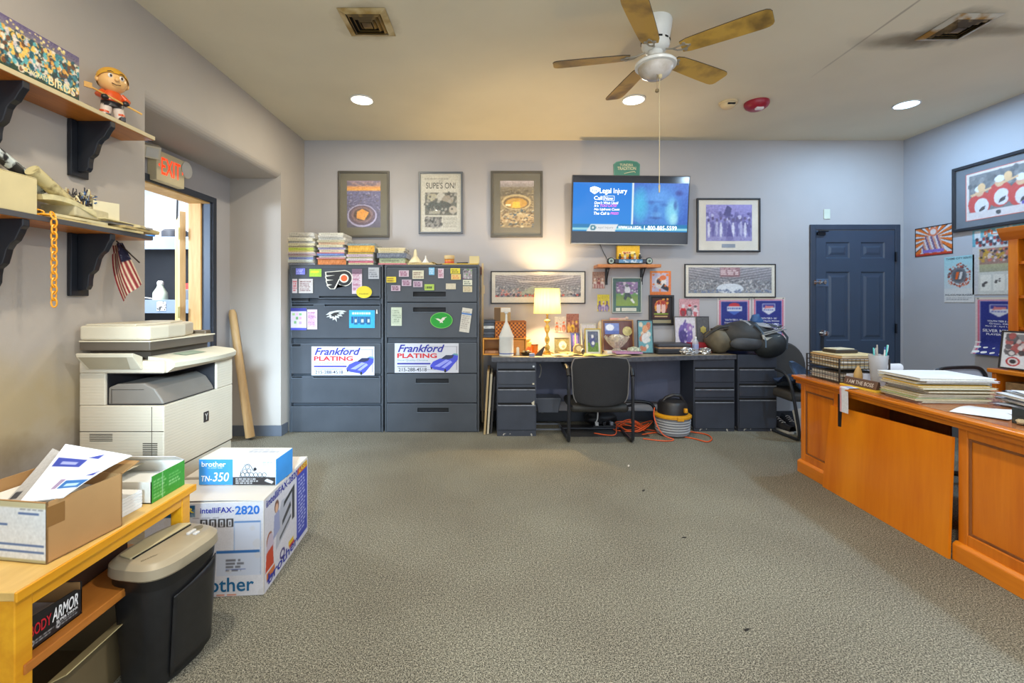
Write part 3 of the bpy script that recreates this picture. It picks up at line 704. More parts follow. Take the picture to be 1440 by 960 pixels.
# ================================================================== EXIT SIGN
t = thing('exit_sign', 'lit red EXIT sign with two emergency lamp heads over the recess doorway', 'exit sign', (RB, 3.415, 2.25))
build('housing', MB().box(.0, .07, -.145, .145, -.108, .112), mat('exit_housing', (212, 198, 160), .5), t, bevel=.006)
ER = mat('exit_red', (255, 60, 10), .5, emit=1.3, ecol=(255, 62, 16))
letters('lettering', t, [('EXIT', -.100, -.055, .098, .068, .006)], ER, (.0712, 0, 0), (0, 1, 0), (0, 0, 1))
shape('arrow', t, [[(-.130, .006), (-.117, .020), (-.117, -.008)], [(.130, .006), (.117, .020), (.117, -.008)]], ER, (.0712, 0, 0), (0, 1, 0), (0, 0, 1))
for sy, tilt in ((-1, .5), (1, -.45)):
    h = MB(); M = Matrix.Rotation(sy * .7, 3, 'Z') @ Matrix.Rotation(.5, 3, 'Y')
    c = Vector((.05, sy * .172, .088 if sy < 0 else .05))
    if sy < 0: h.obox(c, (.034, .05, .045), M)
    else: h.lathe([(.012, -.03), (.034, -.02), (.046, .004), (.05, .020)], tuple(c), 20, sx=1.35, sy=1.35, axis='x')
    hh = build('lamp_head', h, mat('lamp_head_cream', (222, 212, 186), .5), t, bevel=.004, smooth=sy > 0)
    ln = MB()
    if sy < 0: ln.obox(c + M @ Vector((.036, 0, 0)), (.002, .036, .032), M)
    else: ln.cyl(c + Vector((.018, 0, 0)), c + Vector((.022, 0, 0)), .060)
    build('lamp_lens', ln, mat('lamp_lens_grey', (214, 210, 200), .5), hh)
    build('swivel', MB().cyl((.03, sy * .142, .09 if sy < 0 else .055), c, .010, n=10), mat('lamp_head_cream', (222, 212, 186), .5), t)

# ================================================================== OUTER ROOM THINGS
t = thing('shop_rack', 'grey steel rack seen through the open doorway', 'rack', (-4.25, 5.35, 0))
RK = mat('rack_grey', (112, 128, 146), .5)
for z0, z1 in ((.30, .44), (1.13, 1.28), (1.84, 1.98)): build('rack_beam', MB().box(-.7, 1.1, -.30, -.26, z0, z1), RK, t, bevel=.004)
for z in (.43, 1.26, 1.96): build('rack_deck', MB().box(-.7, 1.1, -.27, .30, z - .02, z), RK, t)
for x in (-.72, 1.10): build('upright', MB().box(x - .04, x + .04, -.30, .30, 0, 2.1), RK, t)
build('rack_back', MB().box(-.7, 1.1, .29, .30, 0, 1.96), mat('rack_black', (44, 46, 52), .6), t)
solo('blue_cup', 'blue plastic cup on top of the rack beyond the doorway', 'cup', MB().lathe([(.05, 0), (.06, .11), (.056, .11), (.047, .01)]), mat('cup_blue', (40, 110, 170), .3), at(222, 338, 5.2) + Vector((0, 0, 0)), smooth=True)
bpy.context.view_layer.update()
solo('dark_tub', 'dark round tub on top of the rack beyond the doorway', 'tub', MB().lathe([(.12, 0), (.13, .02), (.13, .10), (.11, .12), (.02, .12)]), mat('tub_dark', (52, 54, 60), .5), (-3.72, 5.25, 1.961), smooth=True)
COL.objects['blue_cup'].location = (-3.98, 5.2, 1.961)
t = thing('spray_bottle', 'pale bottle on the middle deck of the rack beyond the doorway', 'bottle', (-3.84, 5.18, 1.281 - .02))
build('bottle_body', MB().lathe([(.07, 0), (.075, .02), (.07, .10), (.035, .16), (.028, .19)]), mat('bottle_mint', (196, 210, 190), .35), t, smooth=True)
build('bottle_cap', MB().lathe([(.032, .19), (.032, .22), (.02, .235)]), WHITE, t, smooth=True)
solo('crumpled_sheet', 'crumpled pale plastic sheet lying on the rack deck beyond the doorway', 'sheet', MB().sheet(lambda u, v: (u * .62, v * .3, .03 + .018 * math.sin(u * 9 + v * 3)), 14, 6, .01), mat('sheet_grey', (206, 206, 204), .5), (-4.5, 5.09, 1.262))
solo('warning_sign', 'small white square sign stuck on the rack beam beyond the doorway', 'sign', MB().box(-.05, .05, -.003, 0, -.05, .05), mat('sign_white', (230, 230, 230), .4, col2=(60, 60, 60), scale=22, thresh=(.52, .56)), (-3.73, 5.048, 1.21))
solo('red_bin', 'small red bin on the rack beyond the doorway', 'bin', MB().box(-.16, .14, -.06, .08, 0, .06).box(-.14, .12, -.05, .06, .06, .065), mat('bin_red', (200, 40, 30), .45), (-3.45, 5.2, 1.262 + .14))
solo('bin_crate', 'grey plastic crate under the red bin beyond the doorway', 'crate', MB().box(-.15, .15, -.08, .1, 0, .138), mat('crate_grey', (90, 96, 106), .5), (-3.45, 5.2, 1.262), bevel=.01)
solo('wall_cable', 'thin black cable looped high on the outer room wall', 'cable', MB().tube([(0, 0, .45), (-.01, 0, .1), (.04, 0, -.02), (.15, 0, -.06), (.26, 0, 0), (.3, 0, .12)], .008, 6), BLACK, (-4.35, 6.18, 2.25))

# ================================================================== PHOTOCOPIER
cp = thing('photocopier', 'large beige office photocopier standing against the side wall', 'photocopier', (-1.80, 2.46, 0))
def cmat():
    m = mat('copier_beige', (202, 190, 168), .5, scale=3, vary=.06)
    nt = m.node_tree; N = nt.nodes; L = nt.links; b = N['Principled BSDF']
    tc = N.new('ShaderNodeTexCoord'); wv = N.new('ShaderNodeTexWave'); wv.bands_direction = 'Z'; wv.inputs['Scale'].default_value = 22; wv.inputs['Distortion'].default_value = 0
    L.new(tc.outputs['Object'], wv.inputs['Vector']); bp = N.new('ShaderNodeBump'); bp.inputs['Strength'].default_value = .35; bp.inputs['Distance'].default_value = .003
    cr = N.new('ShaderNodeValToRGB'); cr.color_ramp.elements[0].position = 0; cr.color_ramp.elements[1].position = .12
    L.new(wv.outputs['Fac'], cr.inputs[0]); L.new(cr.outputs[0], bp.inputs['Height']); L.new(bp.outputs[0], b.inputs['Normal']); return m
CB = cmat(); CBS = mat('copier_beige_smooth', (206, 196, 172), .45, vary=.06); CG = mat('copier_taupe', (120, 112, 102), .45); CD = mat('copier_dark', (62, 54, 44), .5)
x0, x1, y0, y1 = -.205, .20, -.28, .285
build('base_cabinet', MB().box(x0 + .01, x1 - .004, y0 + .004, y1 - .004, .03, .437), CB, cp, bevel=.006)
build('caster', MB().cyl((-.15, -.2, .022), (-.13, -.2, .022), .022).cyl((.13, -.2, .022), (.15, -.2, .022), .022).cyl((-.15, .2, .022), (-.13, .2, .022), .022).cyl((.13, .2, .022), (.15, .2, .022), .022), BLACK, cp)
body = MB().box(x0, x1, y0, y1, .441, .77)
body.box(x0, -.08, y0, y1, .77, .925).box(-.08, x1, .13, y1, .77, .925).box(x0, x1, y0, y1, .925, .985)
build('body', body, CB, cp, bevel=.005)
build('cavity_lining', MB().box(-.079, -.075, y0 + .01, .129, .772, .923).box(-.079, x1 - .01, .124, .129, .772, .923).box(-.079, x1 - .012, y0 + .012, .129, .920, .9245).box(-.079, x1 - .012, y0 + .012, .129, .7705, .775), mat('cavity_dark', (34, 32, 34), .5), cp)
tr = MB().prism([(-.072, .775), (-.070, .855), (-.03, .872), (.10, .876), (.150, .850), (.185, .80), (.196, .776)], 'y', y0 + .006, .115)
build('output_tray', tr, CG, cp, bevel=.006)
build('tray_panel_line', MB().box(-.055, -.053, y0 + .004, y0 + .006, .78, .85).box(-.055, .10, y0 + .004, y0 + .006, .845, .847), CD, cp)
# side door seam, vents, badge
build('door_seam', MB().box(x0, x1 + .0, y0 - .0012, y0, .645, .648).box(.142, .144, y0 - .0012, y0, .36, .765).box(x1, x1 + .0012, y0, y1, .441, .444), CD, cp)
v = MB()
for k in range(5): v.box(-.155, -.045, y0 - .0015, y0 + .001, .60 + k * .008, .603 + k * .008)
build('vent_grille', v, CD, cp)
v = MB()
for k in range(9): v.box(.10, .17, y0 - .0015, y0 + .001, .515 + k * .009, .519 + k * .009)
build('vent_grille', v, CD, cp)
bd = build('badge', MB().box(x1, x1 + .003, .015, .055, .61, .665), mat('badge_dark', (52, 46, 44), .3), cp)
letters('lettering', bd, [('Y', .022, .620, .048, .656, .02)], mat('badge_silver', (190, 186, 176), .3), (x1 + .0036, 0, 0), (0, 1, 0), (0, 0, 1))
# control panel lip on the +X side
def CPn(y): return .035 + .035 * math.sin((y - y0) / (y1 - y0) * PI)
pn = MB(); n = 12
ring = []
for k in range(n + 1):
    y = y0 + .02 + (y1 - y0 - .05) * k / n; e = CPn(y); ring.append([(x1 - .09, y, .9855), (x1 - .09, y, 1.003), (x1 + e * .5, y, .990), (x1 + e, y, .972), (x1 + e * .9, y, .950), (x1, y, .925)])
vs = [p for r in ring for p in r]; m_ = 6
fs = [(k * m_ + i, k * m_ + (i + 1) % m_, (k + 1) * m_ + (i + 1) % m_, (k + 1) * m_ + i) for k in range(n) for i in range(m_)] + [tuple(range(m_)), tuple(range(n * m_, n * m_ + m_))[::-1]]
pn.add(vs, fs); build('control_panel', pn, CBS, cp, smooth=True)
build('display', MB().add([(x1 - .06, -.14, 1.0035), (x1 + .010, -.14, .9955), (x1 + .012, .02, .9955), (x1 - .06, .02, 1.0035)], [(0, 1, 2, 3)]), mat('display_green', (170, 184, 160), .2), cp)
# bypass tray, flared toward the camera side
bt = MB().prism([(y0, .945), (y0 - .010, .945), (y0 - .060, 1.010), (y0 - .064, 1.026), (y0 - .056, 1.028), (y0, 1.005)], 'x', x0 + .04, x1 - .10)
build('bypass_tray', bt, CBS, cp, bevel=.003)
build('bypass_recess', MB().add([(x0 + .06, y0 - .0125, .947), (x1 - .15, y0 - .0125, .947), (x1 - .13, y0 - .0595, 1.008), (x0 + .05, y0 - .0595, 1.008)], [(0, 1, 2, 3)]), mat('copier_shade', (168, 156, 130), .5), cp)
# scanner, platen, document lid
build('scanner_neck', MB().box(x0 + .01, .10, y0 + .05, y1 - .08, .985, 1.034), mat('neck_dark', (70, 60, 50), .5), cp)
build('scanner_bed', MB().box(x0, .134, y0, .21, 1.033, 1.078), mat('bed_brown', (92, 82, 70), .5), cp, bevel=.004)
build('bed_trim', MB().box(x0, .140, y0 - .004, .214, 1.074, 1.081), CBS, cp, bevel=.002)
ol = [(x0, y0), (.13, y0), (.136, y0 + .12), (.118, y0 + .27), (.06, y0 + .42), (.0, y0 + .49), (x0, y0 + .49)]
build('document_lid', MB().prism(ol, 'z', 1.083, 1.152), CBS, cp, bevel=.010, seg=3)
build('lid_crest', MB().prism([(x0 + .01, y0 + .02), (.05, y0 + .02), (.055, y0 + .25), (-.02, y0 + .45), (x0 + .01, y0 + .45)], 'z', 1.150, 1.160), CBS, cp, bevel=.005)
build('lid_hinge', MB().box(-.02, .10, .19, .24, 1.035, 1.10), mat('hinge_brown', (88, 74, 56), .5), cp, bevel=.006)

# wooden pole leaning in the recess corner
b = Vector((-2.265, 4.165, .022)); a = Vector((-2.475, 4.237, 1.185)); dirv = (a - b).normalized()
solo('wooden_pole', 'pale wooden pole leaning in the corner beside the copier', 'pole', MB().tube([(0, 0, 0), tuple((a - b) * .5), tuple((a - b) * .97), tuple(a - b)], [.040, .036, .033, .022], 18), wood('pole_wood', (176, 140, 90), (206, 172, 122), (1, 1, .15)), tuple(b), smooth=True)

# ================================================================== PINE BENCH AND ITS LOAD
BT = .55; BX = -1.20; BY0, BY1 = 1.13, 1.80
bw = wood('honey_pine', (206, 132, 8), (232, 166, 30), (1, .14, 1), .35, coat=.15)
bwl = wood('worn_pine_top', (196, 156, 84), (218, 180, 106), (1, .2, 1), .4)
be = thing('pine_bench', 'honey pine bench with a lower shelf, loaded with cartons', 'bench', (0, 0, 0))
build('top', MB().box(XL + .02, BX, BY0, BY1, BT - .024, BT), bwl, be, bevel=.003)
build('top_edge', MB().box(BX, BX + .008, BY0 - .002, BY1 + .002, BT - .026, BT - .001), bw, be, bevel=.002)
build('apron', MB().box(BX - .035, BX - .012, BY0 + .02, BY1 - .02, BT - .065, BT - .024), bw, be)
for (x, y) in ((BX - .055, BY0 + .01), (BX - .055, BY1 - .055), (XL + .03, BY0 + .01), (XL + .03, BY1 - .055)): build('leg', MB().box(x, x + .045, y, y + .045, 0, BT - .024), bw, be, bevel=.003)
build('lower_shelf', MB().box(XL + .08, BX - .005, BY0 + .03, BY1 - .06, .318, .345), wood('shelf_orange', (168, 96, 30), (200, 126, 52), (1, .14, 1), .4), be, bevel=.003)

card = mat('brown_cardboard', (176, 134, 84), .7, scale=5, vary=.1); cardd = mat('cardboard_inside', (150, 112, 66), .75)
RZB = math.radians(-8)
t = thing('mailing_carton', 'open brown carton full of brochures on the near end of the bench', 'box', (-1.385, 1.378, BT + .001), RZB)
hw, hl, hh = .165, .108, .168
b = MB().box(-hw, hw, -hl, -hl + .004, 0, hh).box(-hw, hw, hl - .004, hl, 0, hh).box(-hw, -hw + .004, -hl, hl, 0, hh).box(hw - .004, hw, -hl, hl, 0, hh).box(-hw, hw, -hl, hl, 0, .004)
build('carton', b, card, t)
build('flap', MB().sheet(lambda u, v: (-hw + u * 2 * hw, hl + v * .06, hh + .02 * v), 2, 2, .003), cardd, t)
build('flap', MB().sheet(lambda u, v: (-hw - v * .06, -hl + u * 2 * hl, hh + .0 - .03 * v), 2, 2, .003), cardd, t)
A = Art(110, 64, (214, 216, 214)); A.noise(7, soft=1)
for (u0, u1, v) in ((.70, .93, .80), (.34, .58, .60), (.42, .98, .27), (.10, .98, .16), (0, .3, .27)): A.rect(u0, v, u1, v + .03, (56, 88, 140))
A.rect(0, .90, 1, 1, (190, 180, 140)); A.rect(0, 0, 1, .04, (176, 166, 120)); A.lines(.72, .86, .98, .90, 1, (90, 90, 90))
A.place('shipping_label', t, (-hw + .03, -hl - .0015, .002), (2 * hw - .032, 0, 0), (0, 0, hh - .004))
tp = build('packing_tape', MB().box(hw, hw + .001, -hl, -hl + .045, .10, .155), mat('tape_tan', (140, 100, 54), .35), t)
build('brochure_fill', MB().box(-hw + .008, hw - .008, -hl + .008, hl - .008, .005, .13), PAPER, t)
# brochures sliding out of the carton
def leaf(name, lab, cs, art, th=.002, cat='brochure', group=None):
    c0, c1, c2, c3 = [Vector(c) for c in cs]; o = thing(name, lab, cat, tuple(c0), group=group)
    P = lambda u, v: tuple(c0.lerp(c1, u).lerp(c3.lerp(c2, u), v) - c0 + Vector((0, 0, .012 * math.sin(v * PI) * (u - .3))))
    if art is not None: art.place('print', o, None, None, None, PRINT, P=P)
    nn = (c1 - c0).cross(c3 - c0).normalized()
    if nn.z < 0: nn = -nn
    build('sheet', MB().sheet(lambda u, v: tuple(Vector(P(u, v)) - nn * .0012), 6, 8, th if (c1 - c0).cross(c3 - c0).z > 0 else -th), PAPER, o)
    return o
A = Art(80, 110, (240, 240, 244))
A.rect(.05, .60, .52, .76, (52, 66, 148)); A.rect(.16, .65, .42, .70, (150, 156, 200)); A.poly([(.50, .80), (.66, .92), (.66, .80)], (52, 66, 148)); A.rect(.58, .18, 1.0, .34, (44, 104, 170)); A.rect(.66, .22, .92, .27, (170, 200, 220)); A.rect(.45, .18, .55, .36, (150, 130, 160)); A.poly([(.84, .42), (.98, .54), (.98, .42)], (52, 66, 148)); A.rect(0, .485, 1, .492, (214, 214, 222)); A.specks(24, [(226, 228, 228)], (.62, .62, .92, .8), (.02, .05)); A.specks(16, [(228, 230, 230)], (.1, .3, .35, .42), (.02, .05))
leaf('brochure', 'bright white brochure with blue blocks lying over the open carton', (at(26, 707, 1.275), at(88, 699, 1.275), at(185, 640, 1.50), at(92, 624, 1.50)), A)
A = Art(40, 80, (176, 172, 168)); A.rect(.1, .08, .5, .2, (60, 60, 66)); A.noise(8)
leaf('brochure', 'grey sheet fanned behind the bright white brochure', (at(4, 709, 1.30), at(30, 706, 1.30), at(96, 640, 1.53), at(74, 630, 1.53)), A)
# bubble wrap and a rear carton flap
solo('plastic_wrap', 'crumpled clear plastic wrap behind the open carton', 'plastic wrap', MB().blob((0, 0, .03), (.13, .07, .05), 20, 12, 3, .22, 5, flat=-.5), mat('clear_wrap', (205, 200, 180), .15, scale=30, col2=(240, 236, 220), vary=.3), (-1.66, 1.56, BT + .002), smooth=True)
# envelopes and green copier-paper tray
t = thing('envelope_bundle', 'banded bundle of white envelopes between the open carton and the green box', 'envelopes', (-1.335, 1.555, BT + .001), -.05)
for k in range(11): build('envelope', MB().box(-.085 + .001 * (k % 3), .085 + .0015 * (k % 2), -.045, .045, k * .0055, k * .0055 + .0048), PAPER, t)
t = thing('paper_carton', 'open green and white paper carton at the far end of the bench', 'box', (-1.378, 1.705, BT + .001), 0)
GW, GL, GH = .145, .085, .096
build('tray', MB().box(-GW, GW, -GL, -GL + .003, 0, GH * .8).box(-GW, GW, GL - .003, GL, 0, GH).box(-GW, -GW + .003, -GL, GL, 0, GH).box(GW - .003, GW, -GL, GL, 0, GH).box(-GW, GW, -GL, GL, 0, .003), mat('carton_white', (206, 202, 190), .6), t)
A = Art(60, 34, (52, 140, 44)); A.lines(.05, .1, .45, .85, 6, (150, 200, 130), .4, .8); A.lines(.5, .3, .9, .8, 4, (170, 210, 150), .4, .8); A.rect(.3, 0, .32, 1, (190, 210, 180)); A.noise(5)
A.place('green_panel', t, (GW + .001, -GL, 0), (0, 2 * GL, 0), (0, 0, GH))
build('flap', MB().sheet(lambda u, v: (-GW + 2 * GW * u, GL + .0 - .05 * v, GH + .03 * v), 2, 2, .002), mat('flap_white', (214, 210, 204), .5), t)
build('flap', MB().sheet(lambda u, v: (-GW + .02 + .12 * v, -GL + .16 * u, GH * .7 + .02 * v), 2, 2, .002), mat('flap_cream', (206, 196, 170), .5), t)
build('paper_ream', MB().box(-GW + .01, GW - .01, -GL + .01, GL - .01, .004, .055), PAPER, t)

# drink carton on the lower shelf
t = thing('drink_carton', 'open black drink carton with red and white lettering on the bench shelf', 'box', (-1.38, 1.272, .346), 0)
CB2 = mat('carton_black', (26, 25, 27), .45)
w_, l_ = .145, .080
build('carton', MB().box(-w_, w_, -l_, -l_ + .003, 0, .085).box(-w_, w_, l_ - .003, l_, 0, .095).box(-w_, -w_ + .003, -l_, l_, 0, .09).prism([(-l_, 0), (l_ - .01, 0), (l_, .012), (l_, .070), (l_ - .02, .082), (-l_, .090)], 'x', w_ - .003, w_).box(-w_, w_, -l_, l_, 0, .003), CB2, t)
build('carton_lining', MB().box(-w_ + .003, w_ - .003, l_ - .005, l_ - .003, .004, .094).box(w_ - .005, w_ - .003, -l_ + .004, l_ - .02, .004, .078), cardd, t)
letters('lettering', t, [('ARMOR', -.012, .036, .066, .072, .02, .2), ('ARMOR', -.012, .036, .066, .072, .02, .2)][:1] + [('SUPER DRINK', .0, .026, .066, .033, .02)], mat('letter_white', (236, 236, 236), .5), (w_ + .0015, 0, 0), (0, 1, 0), (0, 0, 1))
letters('lettering', t, [('BODY', -.072, .036, -.014, .066, .012)], mat('letter_red', (196, 30, 44), .5), (w_ + .0015, 0, 0), (0, 1, 0), (0, 0, 1))
A = Art(60, 14, (26, 25, 27)); A.lines(.12, .1, .5, .9, 2, (170, 170, 170)); A.lines(.62, .1, 1, .9, 2, (170, 170, 170)); A.ell(.06, .5, .04, .4, (220, 220, 220)); A.ell(.06, .5, .02, .2, (26, 25, 27)); A.ell(.56, .5, .04, .4, (220, 220, 220)); A.ell(.56, .5, .02, .2, (26, 25, 27))
A.place('fine_print', t, (w_ + .0012, -.075, .008), (0, .145, 0), (0, 0, .02))
solo('folded_papers', 'grey folded papers tucked inside the black drink carton', 'papers', MB().box(-.11, .11, -.06, .06, 0, .04), mat('paper_grey', (150, 140, 136), .7, scale=20, vary=.3), (-1.38, 1.272, .3505), .02)
t = thing('shoe_box', 'dark open box with a tan flap on the bench shelf behind the drink carton', 'box', (-1.50, 1.53, .346), .05)
build('carton', MB().box(-.15, .15, -.13, -.126, 0, .09).box(-.15, .15, .126, .13, 0, .10).box(-.15, -.146, -.13, .13, 0, .1).box(.146, .15, -.13, .13, 0, .07).box(-.15, .15, -.13, .13, 0, .003), mat('carton_brown_dark', (70, 44, 26), .6), t)
build('flap', MB().box(-.10, .02, -.135, -.05, .092, .095), mat('flap_tan', (186, 160, 124), .6), t)
t = thing('floor_carton', 'large brown carton with open flaps under the bench shelf', 'box', (-1.48, 1.46, 0), .04)
build('carton', MB().box(-.20, .20, -.20, -.196, 0, .19).box(-.20, .20, .196, .20, 0, .19).box(-.20, -.196, -.2, .2, 0, .19).box(.196, .20, -.2, .2, 0, .19).box(-.2, .2, -.2, .2, 0, .004), mat('carton_olive', (112, 96, 66), .7), t)
build('flap', MB().sheet(lambda u, v: (.20 + .06 * v, -.19 + .38 * u, .19 + .03 * v), 2, 2, .003).sheet(lambda u, v: (-.19 + .38 * u, -.2 - .10 * v, .19 + .02 * v), 2, 2, .003), mat('flap_olive', (180, 164, 116), .7), t)
t = thing('brochure_stack', 'stack of blue-edged booklets on the carpet under the bench front', 'booklets', (-1.335, 1.18, 0), .25)
for k in range(6): build('booklet', MB().box(-.11, .11, -.075, .075, k * .015, k * .015 + .013), plain((216, 212, 214) if k % 2 else (40, 70, 130)), t)

# ================================================================== SHREDDER
t = thing('paper_shredder', 'black waste-bin paper shredder with a taupe lid beside the pine bench', 'paper shredder', (-1.168, 1.605, 0), math.radians(-9))
def sup(hx, hy, n=36, e=3.4):
    o = []
    for k in range(n):
        a = 2 * PI * k / n; c, s_ = math.cos(a), math.sin(a)
        o.append((hx * math.copysign(abs(c) ** (2 / e), c), hy * math.copysign(abs(s_) ** (2 / e), s_)))
    return o
def loft(levels, n=36, cap=True):
    mb = MB(); vs = []
    for (z, hx, hy, dx) in levels: vs += [(p[0] + dx, p[1] * .93, z) for p in sup(hx, hy, n)]
    m = len(levels); fs = [(j * n + i, j * n + (i + 1) % n, (j + 1) * n + (i + 1) % n, (j + 1) * n + i) for j in range(m - 1) for i in range(n)]
    if cap: fs += [tuple(range(n))[::-1], tuple(range((m - 1) * n, m * n))]
    return mb.add(vs, fs)
SB = mat('shredder_black', (30, 30, 31), .38, vary=.2, scale=30)
build('bin', loft([(0, .085, .125, 0), (.012, .090, .130, 0), (.335, .108, .148, 0)]), SB, t, smooth=True)
build('head_skirt', loft([(.334, .110, .150, 0), (.372, .113, .154, 0)]), mat('skirt_black', (20, 20, 21), .4), t, smooth=True)
# pull-out front with a dipped hand hold on the +X face
fp = MB(); pts = []
n = 14
for j in range(9):
    z = .025 + (.30 + 0) * j / 8
    for i in range(n + 1):
        y = -.080 + .19 * i / n; k = z / .335; hy = .130 + .018 * k
        zz = z if j < 8 else .292 + .042 * (i / n) ** 1.2
        x = (.092 + .018 * k) * (1 - abs(y / hy) ** 3.4) ** (1 / 3.4) + .006
        pts.append((x, y, zz))
fp.add(pts, [(j * (n + 1) + i, j * (n + 1) + i + 1, (j + 1) * (n + 1) + i + 1, (j + 1) * (n + 1) + i) for j in range(8) for i in range(n)])
o = build('pull_front', fp, SB, t, smooth=True); sd = o.modifiers.new('thick', 'SOLIDIFY'); sd.thickness = .005
LD = mat('shredder_taupe', (158, 146, 122), .42, vary=.08)
build('lid', loft([(.372, .116, .158, 0), (.378, .120, .163, 0), (.408, .118, .161, 0), (.420, .104, .148, 0), (.424, .098, .142, 0)]), LD, t, smooth=True)
build('feed_ramp', MB().prism([(-.074, -.105), (-.084, .0), (-.066, .115), (-.020, .128), (-.018, -.118)], 'z', .4235, .430), mat('ramp_cream', (184, 170, 130), .42), t, bevel=.004)
build('feed_slot', MB().box(-.017, -.011, -.112, .118, .4235, .4265), DARK, t)
build('switch', MB().box(.03, .042, .05, .085, .4235, .432).box(.052, .066, .055, .075, .4235, .431), mat('switch_light', (206, 204, 200), .3), t, bevel=.002)
build('indicator_bezel', MB().cyl((.03, .105, .4235), (.03, .105, .426), .016, n=20), mat('bezel_brown', (110, 100, 78), .4), t)
letters('lettering', t, [('shredder', -.05, 0, .0, .010, .0, .2)], mat('letter_dim', (96, 88, 70), .5), (.045, -.075, .4245), (.35, .93, 0), (-.93, .35, 0))

# ================================================================== FAX CARTON AND TONER BOX
BLU = mat('ink_blue', (46, 110, 190), .5); NVY = mat('ink_navy', (44, 52, 150), .5); TEAL = mat('ink_teal', (22, 96, 140), .5); BLK = mat('ink_black', (30, 28, 34), .5); CWH = mat('ink_white', (238, 238, 238), .5)
BXW, BXL, BXH = .49, .55, .408
t = thing('fax_machine_carton', 'large white office machine carton with blue printing on the carpet', 'box', (-1.013, 1.97, 0), math.radians(4.2))
wc = mat('white_carton', (214, 206, 196), .55, scale=4, vary=.06)
build('carton', MB().box(-BXW, 0, 0, BXL, 0, BXH), wc, t, bevel=.003)
build('top_flap', MB().sheet(lambda u, v: (-BXW + BXW * u, -.004 + .004 * math.sin(u * 3) + (BXL * .47) * v, BXH + .003 + .006 * (1 - v) * math.sin(u * PI)), 8, 4, .003).sheet(lambda u, v: (-BXW + BXW * u, BXL * .52 + (BXL * .48) * v, BXH + .003 + .002 * math.sin(u * PI)), 8, 4, .003), wc, t)
build('flap_tape', MB().box(-BXW, 0, BXL * .475, BXL * .515, BXH + .001, BXH + .0045), mat('tape_grey', (150, 140, 126), .4), t)
# front face art (facing the camera)
A = Art(200, 170, (206, 204, 208)); A.noise(4)
A.rect(0, .86, .42, .98, (22, 80, 120)); A.rect(.66, .24, .98, .25, (120, 150, 190)); A.rect(.755, .50, .98, .79, (196, 200, 212)); A.rect(.755, .78, .98, .80, (90, 130, 180)); A.rect(.75, .22, .755, .80, (120, 150, 190)); A.rect(.975, .22, .98, .80, (120, 150, 190))
A.rect(.60, .22, .97, .46, (190, 196, 210)); A.rect(.60, .46, .97, .49, (46, 100, 160)); A.lines(.68, .26, .85, .40, 4, (90, 90, 96)); A.rect(.68, .28, .85, .29, (60, 80, 150))
for k, u in enumerate((.465, .54, .615, .685)):
    A.rect(u, .74, u + .06, .83, (40, 36, 34)); A.rect(u + .015, .75, u + .045, .82, (206, 204, 208)); A.rect(u + .023, .76, u + .037, .80, (40, 36, 34))
A.rect(.36, .64, .44, .67, (46, 110, 170)); A.rect(.36, .54, .44, .56, (46, 110, 170)); A.rect(.36, .36, .44, .39, (40, 90, 160)); A.rect(.36, .25, .44, .28, (40, 90, 160)); A.lines(.45, .22, .56, .48, 12, (120, 120, 128), .4, .6)
A.lines(.40, .835, .70, .855, 1, (100, 100, 110)); A.lines(.3, .0, .95, .03, 1, (200, 120, 90)); A.specks(30, [(196, 190, 186)], size=(.02, .05), al=.4)
A.ell(.44, .60, .045, .035, (70, 50, 40))
A.place('front_print', t, (-BXW + .002, -.0016, .002), (BXW - .004, 0, 0), (0, 0, BXH - .006))
letters('lettering', t, [('brother', -.30, .022, -.04, .083, .012)], TEAL, (0, -.003, 0))
letters('lettering', t, [('intelliFAX-', -.262, .362, -.122, .386, .02)], NVY, (0, -.003, 0))
letters('lettering', t, [('2820', -.118, .352, -.016, .390, .03)], BLU, (0, -.003, 0))
letters('lettering', t, [('LASER', -.45, .366, -.285, .388, .03)], mat('ink_yellow', (214, 190, 70), .5), (0, -.003, 0))
# side face art (+X)
A = Art(170, 130, (206, 204, 210)); A.noise(4)
A.rect(.70, .06, .985, .90, (60, 72, 170)); A.grad(.90, .985, (214, 110, 40), (180, 60, 90), .72, .985); A.lines(.74, .14, .95, .86, 16, (200, 204, 230), .5, .8)
A.poly([(.22, .30), (.52, .42), (.60, .78), (.34, .80), (.24, .58)], (176, 178, 188)); A.poly([(.38, .70), (.64, .80), (.64, .84), (.40, .76)], (50, 54, 60)); A.poly([(.36, .50), (.56, .62), (.54, .68), (.36, .56)], (70, 72, 78)); A.poly([(.30, .36), (.56, .48), (.56, .52), (.30, .40)], (96, 98, 104)); A.rect(.58, .42, .64, .80, (60, 64, 70))
A.ell(.10, .50, .06, .10, (150, 84, 50)); A.ell(.11, .42, .07, .16, (190, 176, 190)); A.poly([(.02, .2), (.18, .2), (.16, .42), (.04, .4)], (190, 66, 40)); A.ell(.24, .80, .045, .07, (120, 84, 70)); A.ell(.24, .78, .03, .05, (214, 170, 140)); A.poly([(.17, .46), (.31, .5), (.29, .74), (.19, .72)], (150, 156, 190))
A.rect(.04, .10, .20, .18, (200, 110, 60)); A.rect(.05, .08, .19, .11, (60, 60, 140)); A.ell(.36, .17, .055, .06, (60, 50, 110)); A.ell(.36, .17, .035, .035, (206, 204, 210)); A.rect(.50, .14, .62, .20, (220, 180, 50)); A.rect(.52, .11, .64, .15, (180, 60, 60))
A.place('side_print', t, (.0016, .002, .002), (0, BXL - .004, 0), (0, 0, BXH - .006))
letters('lettering', t, [('brother', .04, .018, .39, .066, .015)], NVY, (.003, 0, 0), (0, 1, 0), (0, 0, 1))
letters('lettering', t, [('intelliFAX-2820', .02, .365, .39, .400, .02)], NVY, (.003, 0, 0), (0, 1, 0), (0, 0, 1))
